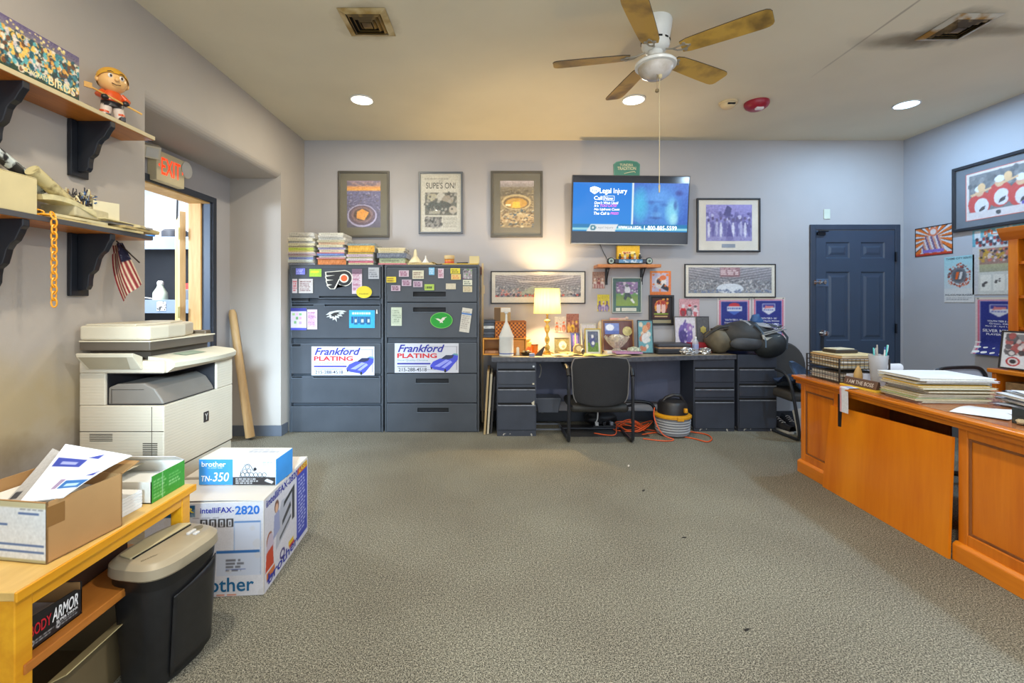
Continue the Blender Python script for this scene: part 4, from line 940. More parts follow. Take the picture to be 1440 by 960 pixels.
letters('lettering', t, [('LASER', .415, .372, .54, .402, .03)], mat('ink_gold', (230, 196, 60), .5), (.003, 0, 0), (0, 1, 0), (0, 0, 1))

t = thing('toner_box', 'small blue and white toner box on top of the large white carton', 'box', (-1.39, 2.12, BXH + .0065), math.radians(-.5))
TW, TD, TH = .358, .165, .122
build('carton', MB().box(0, TW, 0, TD, 0, TH), mat('toner_white', (214, 208, 200), .5), t, bevel=.002)
build('blue_panel', MB().box(TW - .0004, TW + .0016, .0, TD, .002, TH - .002), mat('toner_blue', (58, 140, 206), .5), t)
build('blue_panel', MB().box(-.001, .44 * TW, -.0016, .001, .002, TH - .002), mat('toner_blue', (58, 140, 206), .5), t)
A = Art(110, 62, (196, 196, 196)); A.noise(4); A.rect(0, 0, 1, .30, (44, 40, 40)); A.lines(.06, .04, .62, .28, 3, (214, 214, 214), .6); A.poly([(.74, .16), (.92, .05), (.96, .14), (.80, .25)], (200, 200, 200)); A.lines(.70, .76, .95, .92, 3, (120, 120, 120), .4)
A.place('side_diagram', t, (.44 * TW, -.0018, .002), (.555 * TW, 0, 0), (0, 0, TH - .004))
dg = MB()
def ringp(cx, cz, r): return [(cx + r * math.cos(2 * PI * k / 14), -.003, cz + r * math.sin(2 * PI * k / 14)) for k in range(14)]
for (cx, cz) in ((.205, .050), (.225, .050), (.245, .050), (.265, .050), (.285, .050), (.305, .050), (.214, .066), (.234, .068), (.226, .086)): dg.tube(ringp(cx, cz, .0095), .0009, 4, closed=True)
dg.tube([(.192, -.003, .042), (.196, -.003, .062), (.216, -.003, .096), (.232, -.003, .100), (.244, -.003, .088), (.252, -.003, .072), (.26, -.003, .066)], .0011, 4).tube([(.192, -.003, .041), (.33, -.003, .039)], .0009, 4)
dg.lathe([(.001, -.0035), (.0075, -.003), (.0075, -.0025)], (.262, 0, .076), 12, axis='y')
build('drum_drawing', dg, BLK, t)
letters('lettering', t, [('brother', .012, .086, .125, .110, .012), ('TN-', .010, .018, .060, .044, .01, .15), ('350', .064, .018, .140, .060, .01, .2), ('at your side', .04, .078, .11, .083)], CWH, (0, -.0024, 0))
A = Art(60, 24, (214, 208, 200)); A.lines(.5, .5, .95, .9, 2, (150, 160, 180)); A.specks(12, [(180, 180, 180)], (.3, .6, .6, .9)); A.place('top_print', t, (0.005, .005, TH + .001), (TW - .01, 0, 0), (0, TD - .01, 0))
# ================================================================== FILE CABINETS
def Zc(py, y=4.4): return az(py, y)
def cabinet(label, X0, X1, drawers, slots):
    """drawers: (py top, py bottom); slots: (drawer index, px0, px1, py0, py1)"""
    t = thing('file_cabinet', label, 'file cabinet', (X0, 4.4, 0), group='charcoal lateral file cabinets')
    W = X1 - X0; H = 1.619
    b = MB().box(0, .018, .0, .385, .0, H).box(W - .018, W, .0, .385, .0, H).box(.018, W - .018, .0, .385, H - .022, H).box(.018, W - .018, .37, .385, .0, H).box(.018, W - .018, .01, .37, .0, .03)
    b.box(.018, W - .018, .05, .06, .03, H - .022)
    build('carcass', b, GREYM, t, bevel=.002)
    for k, (p0, p1) in enumerate(drawers):
        z1, z0 = Zc(p0), Zc(p1)
        mine = [s for s in slots if s[0] == k]
        d = MB(); a, c = .024, W - .024
        xs = sorted({a, c} | {max(a, min(c, ax(q, 4.4) - X0)) for s in mine for q in (s[1], s[2])}); zs = sorted({z0, z1} | {max(z0, min(z1, Zc(q))) for s in mine for q in (s[3], s[4])})
        for i in range(len(xs) - 1):
            for j in range(len(zs) - 1):
                cx, cz = (xs[i] + xs[i + 1]) / 2, (zs[j] + zs[j + 1]) / 2
                hole = any(ax(s[1], 4.4) - X0 < cx < ax(s[2], 4.4) - X0 and Zc(s[4]) < cz < Zc(s[3]) for s in mine)
                if not hole: d.quad((xs[i], -.006, zs[j]), (xs[i + 1], -.006, zs[j]), (xs[i + 1], -.006, zs[j + 1]), (xs[i], -.006, zs[j + 1]))
                else: d.quad((xs[i], .022, zs[j]), (xs[i + 1], .022, zs[j]), (xs[i + 1], .022, zs[j + 1]), (xs[i], .022, zs[j + 1]))
        for (q0, q1) in (((a, z0), (c, z0)), ((c, z0), (c, z1)), ((c, z1), (a, z1)), ((a, z1), (a, z0))): d.quad((q0[0], -.006, q0[1]), (q1[0], -.006, q1[1]), (q1[0], .03, q1[1]), (q0[0], .03, q0[1]))
        dr = build('drawer', d, GREYM, t)
        for s in mine:
            x0, x1 = max(a, ax(s[1], 4.4) - X0), min(c, ax(s[2], 4.4) - X0); h0, h1 = Zc(s[4]), Zc(s[3])
            p = MB().box(x0, x1, -.004, .021, h1 - .002, h1).box(x0, x1, .0, .020, h0, h0 + .001).box(x0, x0 + .001, -.004, .021, h0, h1).box(x1 - .001, x1, -.004, .021, h0, h1).box(x0, x1, .017, .021, h0, h1)
            build('recess_handle', p, mat('slot_black', (20, 21, 24), .6), dr)
            build('pull_lip', MB().box(x0 - .004, x1 + .004, -.012, -.005, h0 - .005, h0), mat('lip_grey', (96, 104, 114), .35), dr)
        build('drawer_edge', MB().box(a, c, -.008, -.0055, z1 - .004, z1).box(a, a + .003, -.0075, -.0055, z0, z1).box(c - .003, c, -.0075, -.0055, z0, z1), mat('edge_grey', (98, 106, 116), .4), dr)
    return t
cabinet('charcoal five-drawer lateral file cabinet with black wing logo, next to the recess wall', -2.015, -1.108, [(375, 419), (427, 475), (483, 525), (528.5, 566), (571, 606)],
        [(0, 408, 434, 419.1, 423), (0, 449, 534, 416, 419), (1, 409, 441, 427, 430.5), (1, 457, 534, 427, 430.5), (2, 409, 423, 483.5, 487), (3, 409, 425, 528.5, 531), (3, 441, 533, 528.5, 531)])
cabinet('charcoal five-drawer lateral file cabinet with green oval bird emblem, next to the desk', -1.092, -.180, [(376, 424), (426, 474), (482, 524), (525.5, 565.5), (567, 606)],
        [(0, 581, 627, 410, 417), (1, 581, 627, 432, 438.5), (3, 585, 631, 532, 538), (4, 587, 631, 573, 579)])

# things stuck on the cabinets --------------------------------------------------
YM = 4.4 - .0125
def flat(name, lab, cat, box, art, group=None, y=YM, rz=0.0, th=.0015, m=None, frame=None):
    """a thin printed card standing against a surface facing the camera; box in photo pixels"""
    x0, z1, x1, z0 = ax(box[0], y), az(box[1], y), ax(box[2], y), az(box[3], y)
    W, H = x1 - x0, z1 - z0
    t = thing(name, lab, cat, ((x0 + x1) / 2, y, (z0 + z1) / 2), group=group, rot=(0, rz, 0))
    build('card', MB().box(-W / 2, W / 2, 0, th, -H / 2, H / 2), PAPER, t)
    art.place('print', t, (-W / 2, -.0006, -H / 2), (W, 0, 0), (0, 0, H), m)
    return t, W, H
def small(c, lines=None, n=3, w=22, h=14, extra=None):
    A = Art(w, h, c)
    if lines: A.lines(.08, .12, .92, .88, n, lines, .5, .9)
    A.noise(6)
    if extra: extra(A)
    return A
G = 'magnets and cards on the file cabinets'
M1 = [('fridge_magnet', 'small blue-violet card at the top corner of the cabinet by the recess', (416, 377, 429, 386), small((108, 110, 196), (190, 190, 230))),
      ('fridge_magnet', 'lime and yellow card beside the black wing logo', (435, 378, 452, 389), small((150, 196, 60), (206, 214, 40), extra=lambda A: A.rect(.1, .5, .8, .8, (214, 210, 40)))),
      ('schedule_magnet', 'red and white figure-shaped magnet beside the date grid', (411, 392, 418, 412), small((200, 190, 190), (190, 60, 70), 5, 12, 26)),
      ('schedule_magnet', 'white date grid magnet under the small blue-violet card', (420, 392, 440, 412), small((196, 188, 182), (110, 70, 70), 6, 34, 34)),
      ('calendar_strip', 'tall pink and white calendar strip beside the black wing logo', (495, 378, 509, 413), small((206, 190, 196), (150, 70, 100), 14, 22, 50, lambda A: A.rect(0, .8, 1, 1, (80, 50, 70), .7))),
      ('note_card', 'grey printed note at the upper inner corner of the cabinet by the recess', (518, 376, 533, 392), small((176, 178, 182), (110, 112, 118), 4, 24, 26)),
      ('schedule_magnet', 'blue and violet team schedule magnet on the second drawer', (409, 433, 431, 464), small((210, 200, 214), None, 3, 34, 48, lambda A: (A.rect(0, .86, 1, 1, (52, 52, 140)), A.rect(0, 0, 1, .1, (70, 74, 180)), [A.rect(u, v, u + .16, v + .12, c) for u, v, c in ((.1, .66, (160, 190, 120)), (.32, .66, (216, 170, 200)), (.54, .66, (120, 170, 110)), (.1, .48, (214, 190, 210)), (.32, .48, (110, 160, 90)), (.54, .48, (210, 150, 190)), (.76, .66, (220, 200, 220)), (.2, .3, (120, 170, 110)), (.54, .28, (180, 150, 200)))]))),
      ('calendar_strip', 'pink schedule strip beside the blue and violet schedule magnet', (432, 435, 446, 463), small((206, 184, 200), (160, 90, 130), 12, 22, 44)),
      ('fridge_magnet', 'yellow square magnet at the outer corner of the cabinet by the desk', (543.5, 389, 557, 397), small((222, 200, 60), (120, 90, 40), 2, 18, 12)),
      ('car_magnet', 'highest of the four pink and white lips-shaped magnets', (561, 380, 575, 389), small((196, 176, 186), (130, 60, 90), 3, 20, 12)),
      ('car_magnet', 'pink and white lips-shaped magnet between the highest and the lowest one', (565, 393, 578.5, 402), small((190, 170, 184), (120, 60, 90), 3, 20, 12)),
      ('car_magnet', 'pink and white lips-shaped magnet nearest the small green card', (581, 395, 594, 403.5), small((188, 170, 184), (110, 64, 96), 3, 20, 12)),
      ('car_magnet', 'lowest of the four pink and white lips-shaped magnets', (550, 401, 563, 409), small((190, 168, 180), (90, 40, 60), 3, 20, 12)),
      ('business_card', 'cream business card at the middle of the top drawer by the desk', (580, 380, 596, 392), small((206, 202, 176), (130, 100, 90), 3, 24, 18)),
      ('fridge_magnet', 'light blue tag magnet on the top drawer by the desk', (603, 376, 611, 386.5), small((120, 180, 214), (220, 230, 240), 3, 14, 16)),
      ('fridge_magnet', 'pink and white house-shaped magnet on the top drawer by the desk', (616, 377.5, 624, 391), small((206, 188, 196), (160, 90, 110), 5, 14, 20)),
      ('fridge_magnet', 'yellow card magnet above the orange one on the top drawer', (633.5, 377, 647, 384.5), small((222, 206, 60), (90, 80, 50), 2, 20, 12)),
      ('fridge_magnet', 'orange and cream card magnet below the yellow one on the top drawer', (634.5, 385.3, 648, 393), small((222, 196, 120), (206, 100, 60), 2, 20, 12)),
      ('fridge_magnet', 'grey and green flower photo magnet in the outer column of the top drawer', (651, 378, 664, 392), small((150, 146, 146), None, 3, 22, 22, lambda A: A.specks(26, [(60, 60, 64), (90, 150, 60), (210, 200, 206), (150, 70, 110)], size=(.03, .09)))),
      ('business_card', 'lime green business card above the recessed handle of the top drawer', (597, 399.5, 610.5, 408), small((170, 196, 84), (60, 70, 50), 1, 22, 14)),
      ('business_card', 'plain beige card beside the handle of the top drawer', (627, 398.5, 641, 406.5), small((200, 190, 166), None, 2, 18, 12)),
      ('business_card', 'white card under the flower photo magnet', (651, 393.3, 664, 401), small((214, 212, 190), (90, 100, 90), 2, 20, 12)),
      ('business_card', 'cream card lowest in the outer column of the top drawer', (651, 402.3, 664, 410.5), small((206, 194, 160), (170, 150, 120), 3, 20, 12)),
      ('receipt_slip', 'pale printed slip on the second drawer by the desk', (550, 432, 565, 458), small((190, 196, 170), (120, 130, 110), 8, 22, 40)),
      ]
for nm, lab, bx, art in M1: flat(nm, lab, 'magnet' if 'magnet' in nm else 'card', bx, art, G)
flat('receipt_slip', 'long crumpled white slip hanging tilted beside the green oval emblem', 'card', (648, 433, 662, 467), small((206, 200, 186), (150, 140, 130), 9, 22, 48, lambda A: A.rect(0, .72, 1, .80, (60, 110, 180))), G, rz=math.radians(8))
t, W, H = flat('phone_list_magnet', 'light blue printed sheet taped to the second drawer by the recess', 'card', (491, 436, 527, 461), small((46, 160, 214), (20, 60, 110), 1, 60, 42, lambda A: (A.lines(.12, .74, .9, .9, 1, (230, 240, 250), .7, .9), [A.rect(u, .2, u + .16, .62, (30, 90, 130)) for u in (.18, .44, .68)], [A.rect(u + .03, .3, u + .12, .5, (190, 200, 190)) for u in (.18, .44, .68)])), G)
# black wing-and-P sports logo
def solo_logo(name, lab, box, polys, y=YM):
    x0, z1, x1, z0 = ax(box[0], y), az(box[1], y), ax(box[2], y), az(box[3], y)
    t = thing(name, lab, 'magnet', ((x0 + x1) / 2, y, (z0 + z1) / 2), group=G)
    for k, (nm, pl, m, dep) in enumerate(polys):
        mb = MB()
        for p in pl: mb.prism([(a * (x1 - x0) / 2, b * (z1 - z0) / 2) for a, b in p], 'y', -dep, .001)
        build(nm, mb, m, t)
    return t
LBK = mat('logo_black', (40, 38, 36), .45); LWH = mat('logo_white', (222, 216, 200), .5); LOR = mat('logo_orange', (224, 96, 40), .5)
def circ(cx, cy, r, n=28, s=1.0, a0=0, a1=2 * PI): return [(cx + r * math.cos(a0 + (a1 - a0) * k / n), cy + s * r * math.sin(a0 + (a1 - a0) * k / n)) for k in range(n if a1 - a0 > 6.2 else n + 1)]
wing = [(-1.0, .84), (.35, 1.0)] + circ(.42, .16, .62, 20, 1.38, PI / 2, -2.4) + [(.05, -.36), (-.28, -1.0), (-.62, -1.0), (-.88, -.62), (-.86, -.48), (-.95, -.14), (-.92, .0), (-1.0, .30), (-.96, .42)]
inner = [(-.90, .78), (.33, .92)] + circ(.42, .16, .56, 20, 1.38, PI / 2, -2.3) + [(.02, -.40), (-.32, -.92), (-.58, -.92), (-.80, -.66), (-.45, -.52), (-.80, -.46), (-.87, -.12), (-.35, -.02), (-.84, .04), (-.92, .32), (-.25, .48), (-.88, .48)]
stem = [(.04, .10), (.12, .10), (-.22, -.94), (-.33, -.94)]
solo_logo('wing_logo_magnet', 'black winged letter logo with an orange dot on the top drawer', (457, 380, 495, 406.5), [('outline', [wing], LWH, .0015), ('wing', [inner], LBK, .0022), ('stem', [stem, circ(.42, .16, .34, 24, 1.38)], LWH, .0028), ('dot', [circ(.42, .16, .24, 24, 1.38)], LOR, .0034)])
yo = [circ(0, 0, 1.0, 30)]
t = solo_logo('oval_magnet', 'yellow oval magnet overlapping the calendar strip', (501, 402, 523, 419), [('disc', yo, mat('oval_yellow', (216, 196, 40), .5), .002)])
letters('lettering', t, [('WAWA', -.05, .0, .05, .018), ('freedom', -.045, -.024, .04, -.008)][1:], mat('oval_text', (130, 110, 30), .5), (0, -.0035, 0))
eg = [(-1.0, .10), (-.62, .62), (.1, .86), (.7, .84), (1.0, .66), (.62, .52), (.80, .30), (.42, .24), (.62, -.10), (.22, -.08), (.30, -.42), (.02, -.30), (.06, -1.0), (-.12, -.55), (-.34, -.72), (-.32, -.40), (-.62, -.42), (-.60, -.18), (-.95, -.25), (-.78, -.02)]
eg2 = [(-.55, .18), (-.2, .5), (.5, .66), (.2, .42), (.45, .22), (.05, .22), (.2, -.04), (-.12, .04), (-.10, -.26), (-.3, -.06), (-.45, -.22), (-.42, .02)]
solo_logo('bird_head_magnet', 'silver eagle head logo on the second drawer by the recess', (458, 435, 487.5, 452.5), [('outline', [eg], mat('logo_silver', (196, 196, 190), .45), .0018), ('feather', [eg2], LBK, .0026), ('beak', [[(-1.0, .10), (-.62, .18), (-.70, -.02), (-.95, -.10)]], LBK, .0026)])
t = solo_logo('green_oval_sign', 'green oval sign with a white flying bird on the second drawer', (605, 439, 636.5, 461.5), [('rim', [circ(0, 0, 1.0, 36)], mat('oval_pale_green', (120, 200, 90), .5), .0016), ('disc', [circ(0, 0, .94, 36)], mat('oval_green', (28, 150, 44), .5), .0024),
    ('bird', [[(-.66, .36), (-.50, .22), (-.30, .24), (-.05, .10), (.10, .34), (.52, .44), (.30, .26), (.30, .12), (.10, -.12), (.16, -.34), (.0, -.26), (-.14, -.36), (-.12, -.16), (-.34, .04)]], LWH, .0034)])
solo('paper_clip', 'small white hook magnet by the upper seam of the second drawer', 'magnet', MB().prism([(-.008, -.02), (.008, -.02), (.003, .02), (-.003, .02)], 'y', -.003, .001), LWH, (ax(530, YM), YM, az(438, YM)), group=G)
# long magnetic shop signs
def shop_sign(lab, box):
    x0, z1, x1, z0 = ax(box[0], YM), az(box[1], YM), ax(box[2], YM), az(box[3], YM); W, H = x1 - x0, z1 - z0
    t = thing('magnetic_sign', lab, 'sign', (x0, YM, z0), group='white magnetic shop signs on the file cabinets')
    build('sheet', MB().box(0, W, 0, .0015, 0, H), mat('sign_sheet', (206, 206, 212), .45, vary=.03), t)
    T = lambda n, its, m: letters(n, t, [(s, u0 * W, v0 * H, u1 * W, v1 * H) + tuple(r) for (s, u0, v0, u1, v1, *r) in its], m, (0, -.0016, 0))
    T('lettering', [('Frankford', .05, .70, .78, .96, .02, .35)], mat('sign_blue', (44, 44, 150), .5))
    T('lettering', [('PLATING', .04, .50, .66, .66, .03)], mat('sign_red', (206, 40, 44), .5))
    T('lettering', [('Show Quality Chrome', .04, .38, .52, .46, .0)], mat('sign_teal', (100, 150, 160), .5))
    T('lettering', [('215-288-4518', .06, .05, .50, .17, .01)], mat('sign_black', (50, 46, 60), .5))
    b = MB().box(.04 * W, .56 * W, -.0014, -.001, .285 * H, .335 * H); build('band', b, mat('sign_blue', (44, 44, 150), .5), t)
    b = MB().box(.04 * W, .50 * W, -.0014, -.001, .20 * H, .225 * H).box(.52 * W, .98 * W, -.0014, -.001, .885 * H, .895 * H).box(.965 * W, .972 * W, -.0014, -.001, .1 * H, .895 * H).box(.5 * W, .64 * W, -.0014, -.001, .10 * H, .11 * H)
    build('rule_line', b, mat('sign_grey', (120, 116, 130), .5), t)
    S = lambda n, pl, m, d: shape(n, t, [[(a * W, b * H) for a, b in p] for p in pl], m, (0, -d, 0), (1, 0, 0), (0, 0, 1))
    S('car_body', [[(.555, .24), (.56, .17), (.62, .12), (.78, .06), (.80, .02), (.83, .07), (.86, .12), (.92, .28), (.985, .44), (.99, .58), (.90, .62), (.84, .52), (.70, .48), (.60, .38)]], mat('car_blue', (70, 78, 200), .4), .0016)
    S('car_stripe', [[(.62, .22), (.70, .20), (.86, .42), (.80, .45)], [(.73, .18), (.78, .16), (.90, .36), (.87, .42)]], mat('car_light', (150, 156, 230), .4), .0019)
    S('car_window', [[(.72, .47), (.80, .60), (.93, .60), (.90, .50), (.84, .46)]], mat('car_dark', (50, 54, 80), .3), .0019)
    S('car_wheel', [[(.79 + .018 * math.cos(a), .07 + .06 * math.sin(a)) for a in [k * PI / 6 for k in range(12)]], [(.575 + .012 * math.cos(a), .16 + .04 * math.sin(a)) for a in [k * PI / 6 for k in range(12)]]], LBK, .0021)
    S('car_roof', [[(.90, .62), (.99, .58), (.985, .64), (.93, .66)]], mat('sign_teal', (100, 150, 160), .5), .0019)
    return t
shop_sign('white plating shop sign with a blue car, on the cabinet by the recess', (438, 487, 526.5, 527.5))
shop_sign('white plating shop sign with a blue car, on the cabinet by the desk', (555, 482.5, 645, 524))

# magazine stacks on top -------------------------------------------------------
TOPZ = 1.6195
CT = ['stack nearest the recess wall', 'second stack from the recess wall', 'third stack from the recess wall', 'fourth stack from the recess wall']
STK = [
 (399, 444, [((150, 150, 160), .018), ((196, 190, 170), .010), ((190, 200, 190), .020), ((104, 120, 190), .024), ((206, 200, 170), .012), ((190, 150, 150), .018), ((196, 180, 190), .014), ((214, 200, 120), .018), ((180, 200, 50), .026), ((200, 180, 150), .016), ((214, 204, 160), .024), ((200, 196, 186), .022), ((214, 206, 180), .028), ((186, 180, 170), .022), ((196, 192, 180), .030)]),
 (446, 487, [((232, 110, 30), .056), ((200, 110, 110), .014), ((190, 190, 190), .018), ((70, 100, 180), .022), ((206, 90, 110), .010), ((210, 190, 160), .028), ((160, 150, 190), .022), ((206, 196, 160), .026), ((196, 150, 110), .024), ((190, 180, 140), .022), ((210, 204, 190), .026), ((196, 190, 180), .018), ((206, 200, 180), .026)]),
 (487.5, 528.5, [((206, 196, 150), .018), ((190, 70, 100), .022), ((216, 200, 206), .022), ((206, 196, 150), .016), ((196, 170, 190), .026), ((190, 160, 50), .020), ((216, 150, 20), .066), ((96, 116, 120), .022)]),
 (530, 572, [((196, 96, 110), .016), ((170, 186, 140), .052), ((70, 84, 110), .050), ((196, 186, 150), .020), ((206, 190, 140), .022), ((210, 196, 160), .014)])]
ordw = ['bottom', 'second from bottom', 'third from bottom', 'fourth from bottom', 'fifth from bottom', 'sixth from bottom', 'seventh from bottom', 'eighth from bottom', 'ninth from bottom', 'tenth from bottom', 'eleventh from bottom', 'twelfth from bottom', 'thirteenth from bottom', 'fourteenth from bottom', 'topmost']
def cname(c):
    r, g, b = c; mx, mn = max(c), min(c)
    if mx - mn < 26: return 'white' if mx > 200 else ('grey' if mx > 120 else 'dark')
    if r > 200 and g < 130 and b < 60: return 'orange'
    if r > 200 and 130 <= g < 170 and b < 60: return 'amber'
    if g >= r and b < 80: return 'lime'
    if b >= r and b > g: return 'blue'
    if r > g + 60: return 'red' if r < 200 or b < 120 else 'pink'
    if g > r: return 'green'
    return 'cream' if b > 120 else 'yellow'
rr = random.Random(11)
def magazine(lab, x0, x1, y0, z, th, c, group, curl=0.0, dep=.24, name='magazine', cat='magazine', rz=0.0):
    w = (x1 - x0) / 2
    t = thing(name, lab, cat, ((x0 + x1) / 2, y0 + dep / 2, z), group=group, rz=rz + (rr.uniform(-.03, .03) if cat == 'magazine' else 0))
    def S(u, v): return (-w + 2 * w * u, -dep / 2 + dep * v, th - .0006 + curl * max(0, u - .45) ** 2 * 4 * -1)
    pg = mat('pages_%d' % (c[0] // 20), tuple(min(230, int(q * .35 + 140)) for q in c), .75, scale=60, vary=.25)
    build('pages', MB().sheet(S, 6, 1, th - .0012), pg, t)
    A = Art(46, 6, c); A.noise(16)
    A.lines(.08, .1, .9, .9, 1, tuple(min(255, q + 60) for q in c) if sum(c) < 420 else tuple(int(q * .55) for q in c), .6, .5)
    if th > .009: A.place('spine', t, (-w, -dep / 2 - .0006, .0006), (2 * w, 0, 0), (0, 0, th - .0012))
    cov = plain(c, .4); build('cover', MB().sheet(lambda u, v: (S(u, v)[0], S(u, v)[1], S(u, v)[2] + .0005), 6, 1, .0005), cov, t)
    return t
for k, (p0, p1, items) in enumerate(STK):
    z = TOPZ + .001; n = len(items)
    tot = sum(i[1] for i in items)
    sc_ = {0: .312, 1: .308, 2: .205, 3: .166}[k] / tot
    for i, (c, th) in enumerate(items):
        th *= sc_; c = tuple(int(q * .74 + w_ * .26) for q, w_ in zip(c, (170, 160, 140)))
        a, b = ax(p0, 4.43), ax(p1, 4.43); j0, j1 = rr.uniform(-.004, .020), rr.uniform(.002, .030)
        pos = ordw[i] if i < n - 1 else 'topmost'
        lab = '%s magazine, %s, %s' % (cname(c), pos, CT[k])
        if k == 3 and i == 1: lab = 'thick pale green book in the fourth stack on the file cabinets'
        if k == 3 and i == 2: lab = 'dark blue boxed book in the fourth stack on the file cabinets'
        if k == 2 and i == 6: lab = 'thick amber book near the top of the third stack on the cabinets'
        if k == 1 and i == 0: lab = 'thick orange book at the bottom of the second stack'
        magazine(lab, a + j0, b - j1, 4.435 + rr.uniform(-.014, .014), z, th, c, 'magazine stacks on the file cabinets', curl=.004 if i > n - 4 and k < 2 else 0)
        z += th + .0002
# loose papers, funnels, jar
magazine('manila folder lying flat under the two white funnels', ax(573, 4.43), ax(612, 4.43), 4.42, TOPZ + .001, .010, (206, 180, 120), None, name='manila_folder', cat='folder')
magazine('tan folder on top of the manila folder under the funnels', ax(574, 4.44), ax(608, 4.44), 4.44, TOPZ + .0115, .010, (190, 170, 126), None, name='manila_folder', cat='folder')
magazine('mustard yellow envelope under the peach jar', ax(622, 4.43), ax(672, 4.43), 4.42, TOPZ + .001, .012, (196, 160, 60), None, name='yellow_envelope', cat='envelope', rz=.03)
def SCR(u, v): return (-.06 + .12 * u, -.05 + .1 * v, .012 + .010 * math.sin(u * 6) + .006 * math.cos(v * 5))
solo('crumpled_note', 'crumpled yellowed note between the funnels and the jar', 'note', MB().sheet(SCR, 12, 6, .002), mat('note_yellow', (206, 180, 110), .7), (ax(613, 4.5), 4.50, TOPZ + .002))
FN = mat('funnel_white', (222, 214, 180), .35)
solo('funnel', 'larger cream plastic funnel standing upside down on the cabinets', 'funnel', MB().lathe([(.068, 0), (.070, .006), (.060, .016), (.026, .060), (.020, .068), (.014, .120), (.009, .135), (.006, .135)], n=32), FN, (ax(584, 4.5), 4.50, TOPZ + .0222), smooth=True)
solo('funnel', 'smaller white plastic funnel beside the larger cream one', 'funnel', MB().lathe([(.034, 0), (.035, .004), (.028, .012), (.012, .036), (.008, .044), (.006, .070), (.004, .070)], n=28), WHITE, (ax(598.5, 4.47), 4.475, TOPZ + .0222), smooth=True)
t = thing('jar', 'small orange jar with a peach lid on the cabinets', 'jar', (ax(632, 4.5), 4.5, TOPZ + .0135))
build('glass', MB().lathe([(.044, 0), (.047, .006), (.047, .04), (.044, .046)]), mat('jar_orange', (206, 130, 50), .25), t, smooth=True)
build('lid', MB().lathe([(.050, .046), (.052, .050), (.052, .078), (.049, .083)]), mat('lid_peach', (206, 180, 130), .5), t, smooth=True)
build('jar_label', MB().lathe([(.0476, .008), (.0478, .009), (.0478, .022), (.0476, .023)]), mat('label_red', (196, 80, 50), .5), t)
solo('card_box', 'small cream box at the outer top corner of the cabinets', 'box', MB().box(-.048, .048, -.04, .04, 0, .075), mat('box_cream', (206, 190, 140), .6), (ax(667, 4.48), 4.50, TOPZ + .0135), bevel=.002)
solo('marker_pen', 'black marker pen lying beside the small cream box', 'pen', MB().cyl((-.06, 0, .006), (.05, 0, .008), .006, n=10), BLACK, (ax(651, 4.46), 4.46, TOPZ + .0135))
solo('wooden_strip', 'pale wooden strip standing in the gap beside the file cabinets', 'strip', MB().box(-.010, .010, -.006, .006, 0, 1.66), mat('strip_pale', (206, 182, 140), .6), (-.158, 4.75, 0))
solo('red_switch', 'small dark red switch on the wall beside the file cabinets', 'switch', MB().box(-.016, .016, -.03, 0, -.04, .04).box(-.004, .004, -.034, -.03, -.015, .015), mat('switch_red', (130, 30, 34), .4), (ax(677.5, YB), YB - .001, az(381, YB)), bevel=.003)
solo('wall_outlet_plate', 'small cream plate low on the wall strip beside the cabinets', 'plate', MB().box(-.012, .012, -.012, 0, -.045, .045), mat('cream_plastic', (214, 192, 150), .5), (ax(676, YB) + .03, YB - .001, az(407, YB)), bevel=.003)

# ================================================================== FRAMES ON THE BACK WALL
FBK = mat('frame_pewter', (88, 84, 76), .35, vary=.12); FBLACK = mat('frame_black', (34, 32, 34), .35); FSILV = mat('frame_grey', (92, 98, 106), .35)
GLS = mat('picture_glass', (255, 255, 255), .02, spec=.5, alpha=.06)
def framed(lab, box, art, fw=.03, matw=None, matc=(92, 88, 72), fm=None, dep=.022, y=YB, pbox=None, group=None, glass=True, cat='framed picture', name='picture_frame'):
    x0, z1, x1, z0 = ax(box[0], y), az(box[1], y), ax(box[2], y), az(box[3], y); W, H = x1 - x0, z1 - z0
    t = thing(name, lab, cat, (x0 + W / 2, y - .002, z0 + H / 2), group=group)
    build('frame', MB().frame(-W / 2, W / 2, -H / 2, H / 2, fw, -dep, 0), fm or FBK, t, bevel=.003)
    build('mat_board', MB().box(-W / 2 + fw, W / 2 - fw, -.010, -.002, -H / 2 + fw, H / 2 - fw), mat('mat_%d_%d_%d' % matc, matc, .6), t)
    if pbox is None: a0, c1, a1, c0 = -W / 2 + fw, H / 2 - fw, W / 2 - fw, -H / 2 + fw
    else: a0, c1, a1, c0 = ax(pbox[0], y) - x0 - W / 2, az(pbox[1], y) - z0 - H / 2, ax(pbox[2], y) - x0 - W / 2, az(pbox[3], y) - z0 - H / 2
    art.place('photo_print', t, (a0, -.0112, c0), (a1 - a0, 0, 0), (0, 0, c1 - c0))
    if glass: build('glass', MB().quad((-W / 2 + fw, -.015, -H / 2 + fw), (W / 2 - fw, -.015, -H / 2 + fw), (W / 2 - fw, -.015, H / 2 - fw), (-W / 2 + fw, -.015, H / 2 - fw)), GLS, t)
    return t, W, H
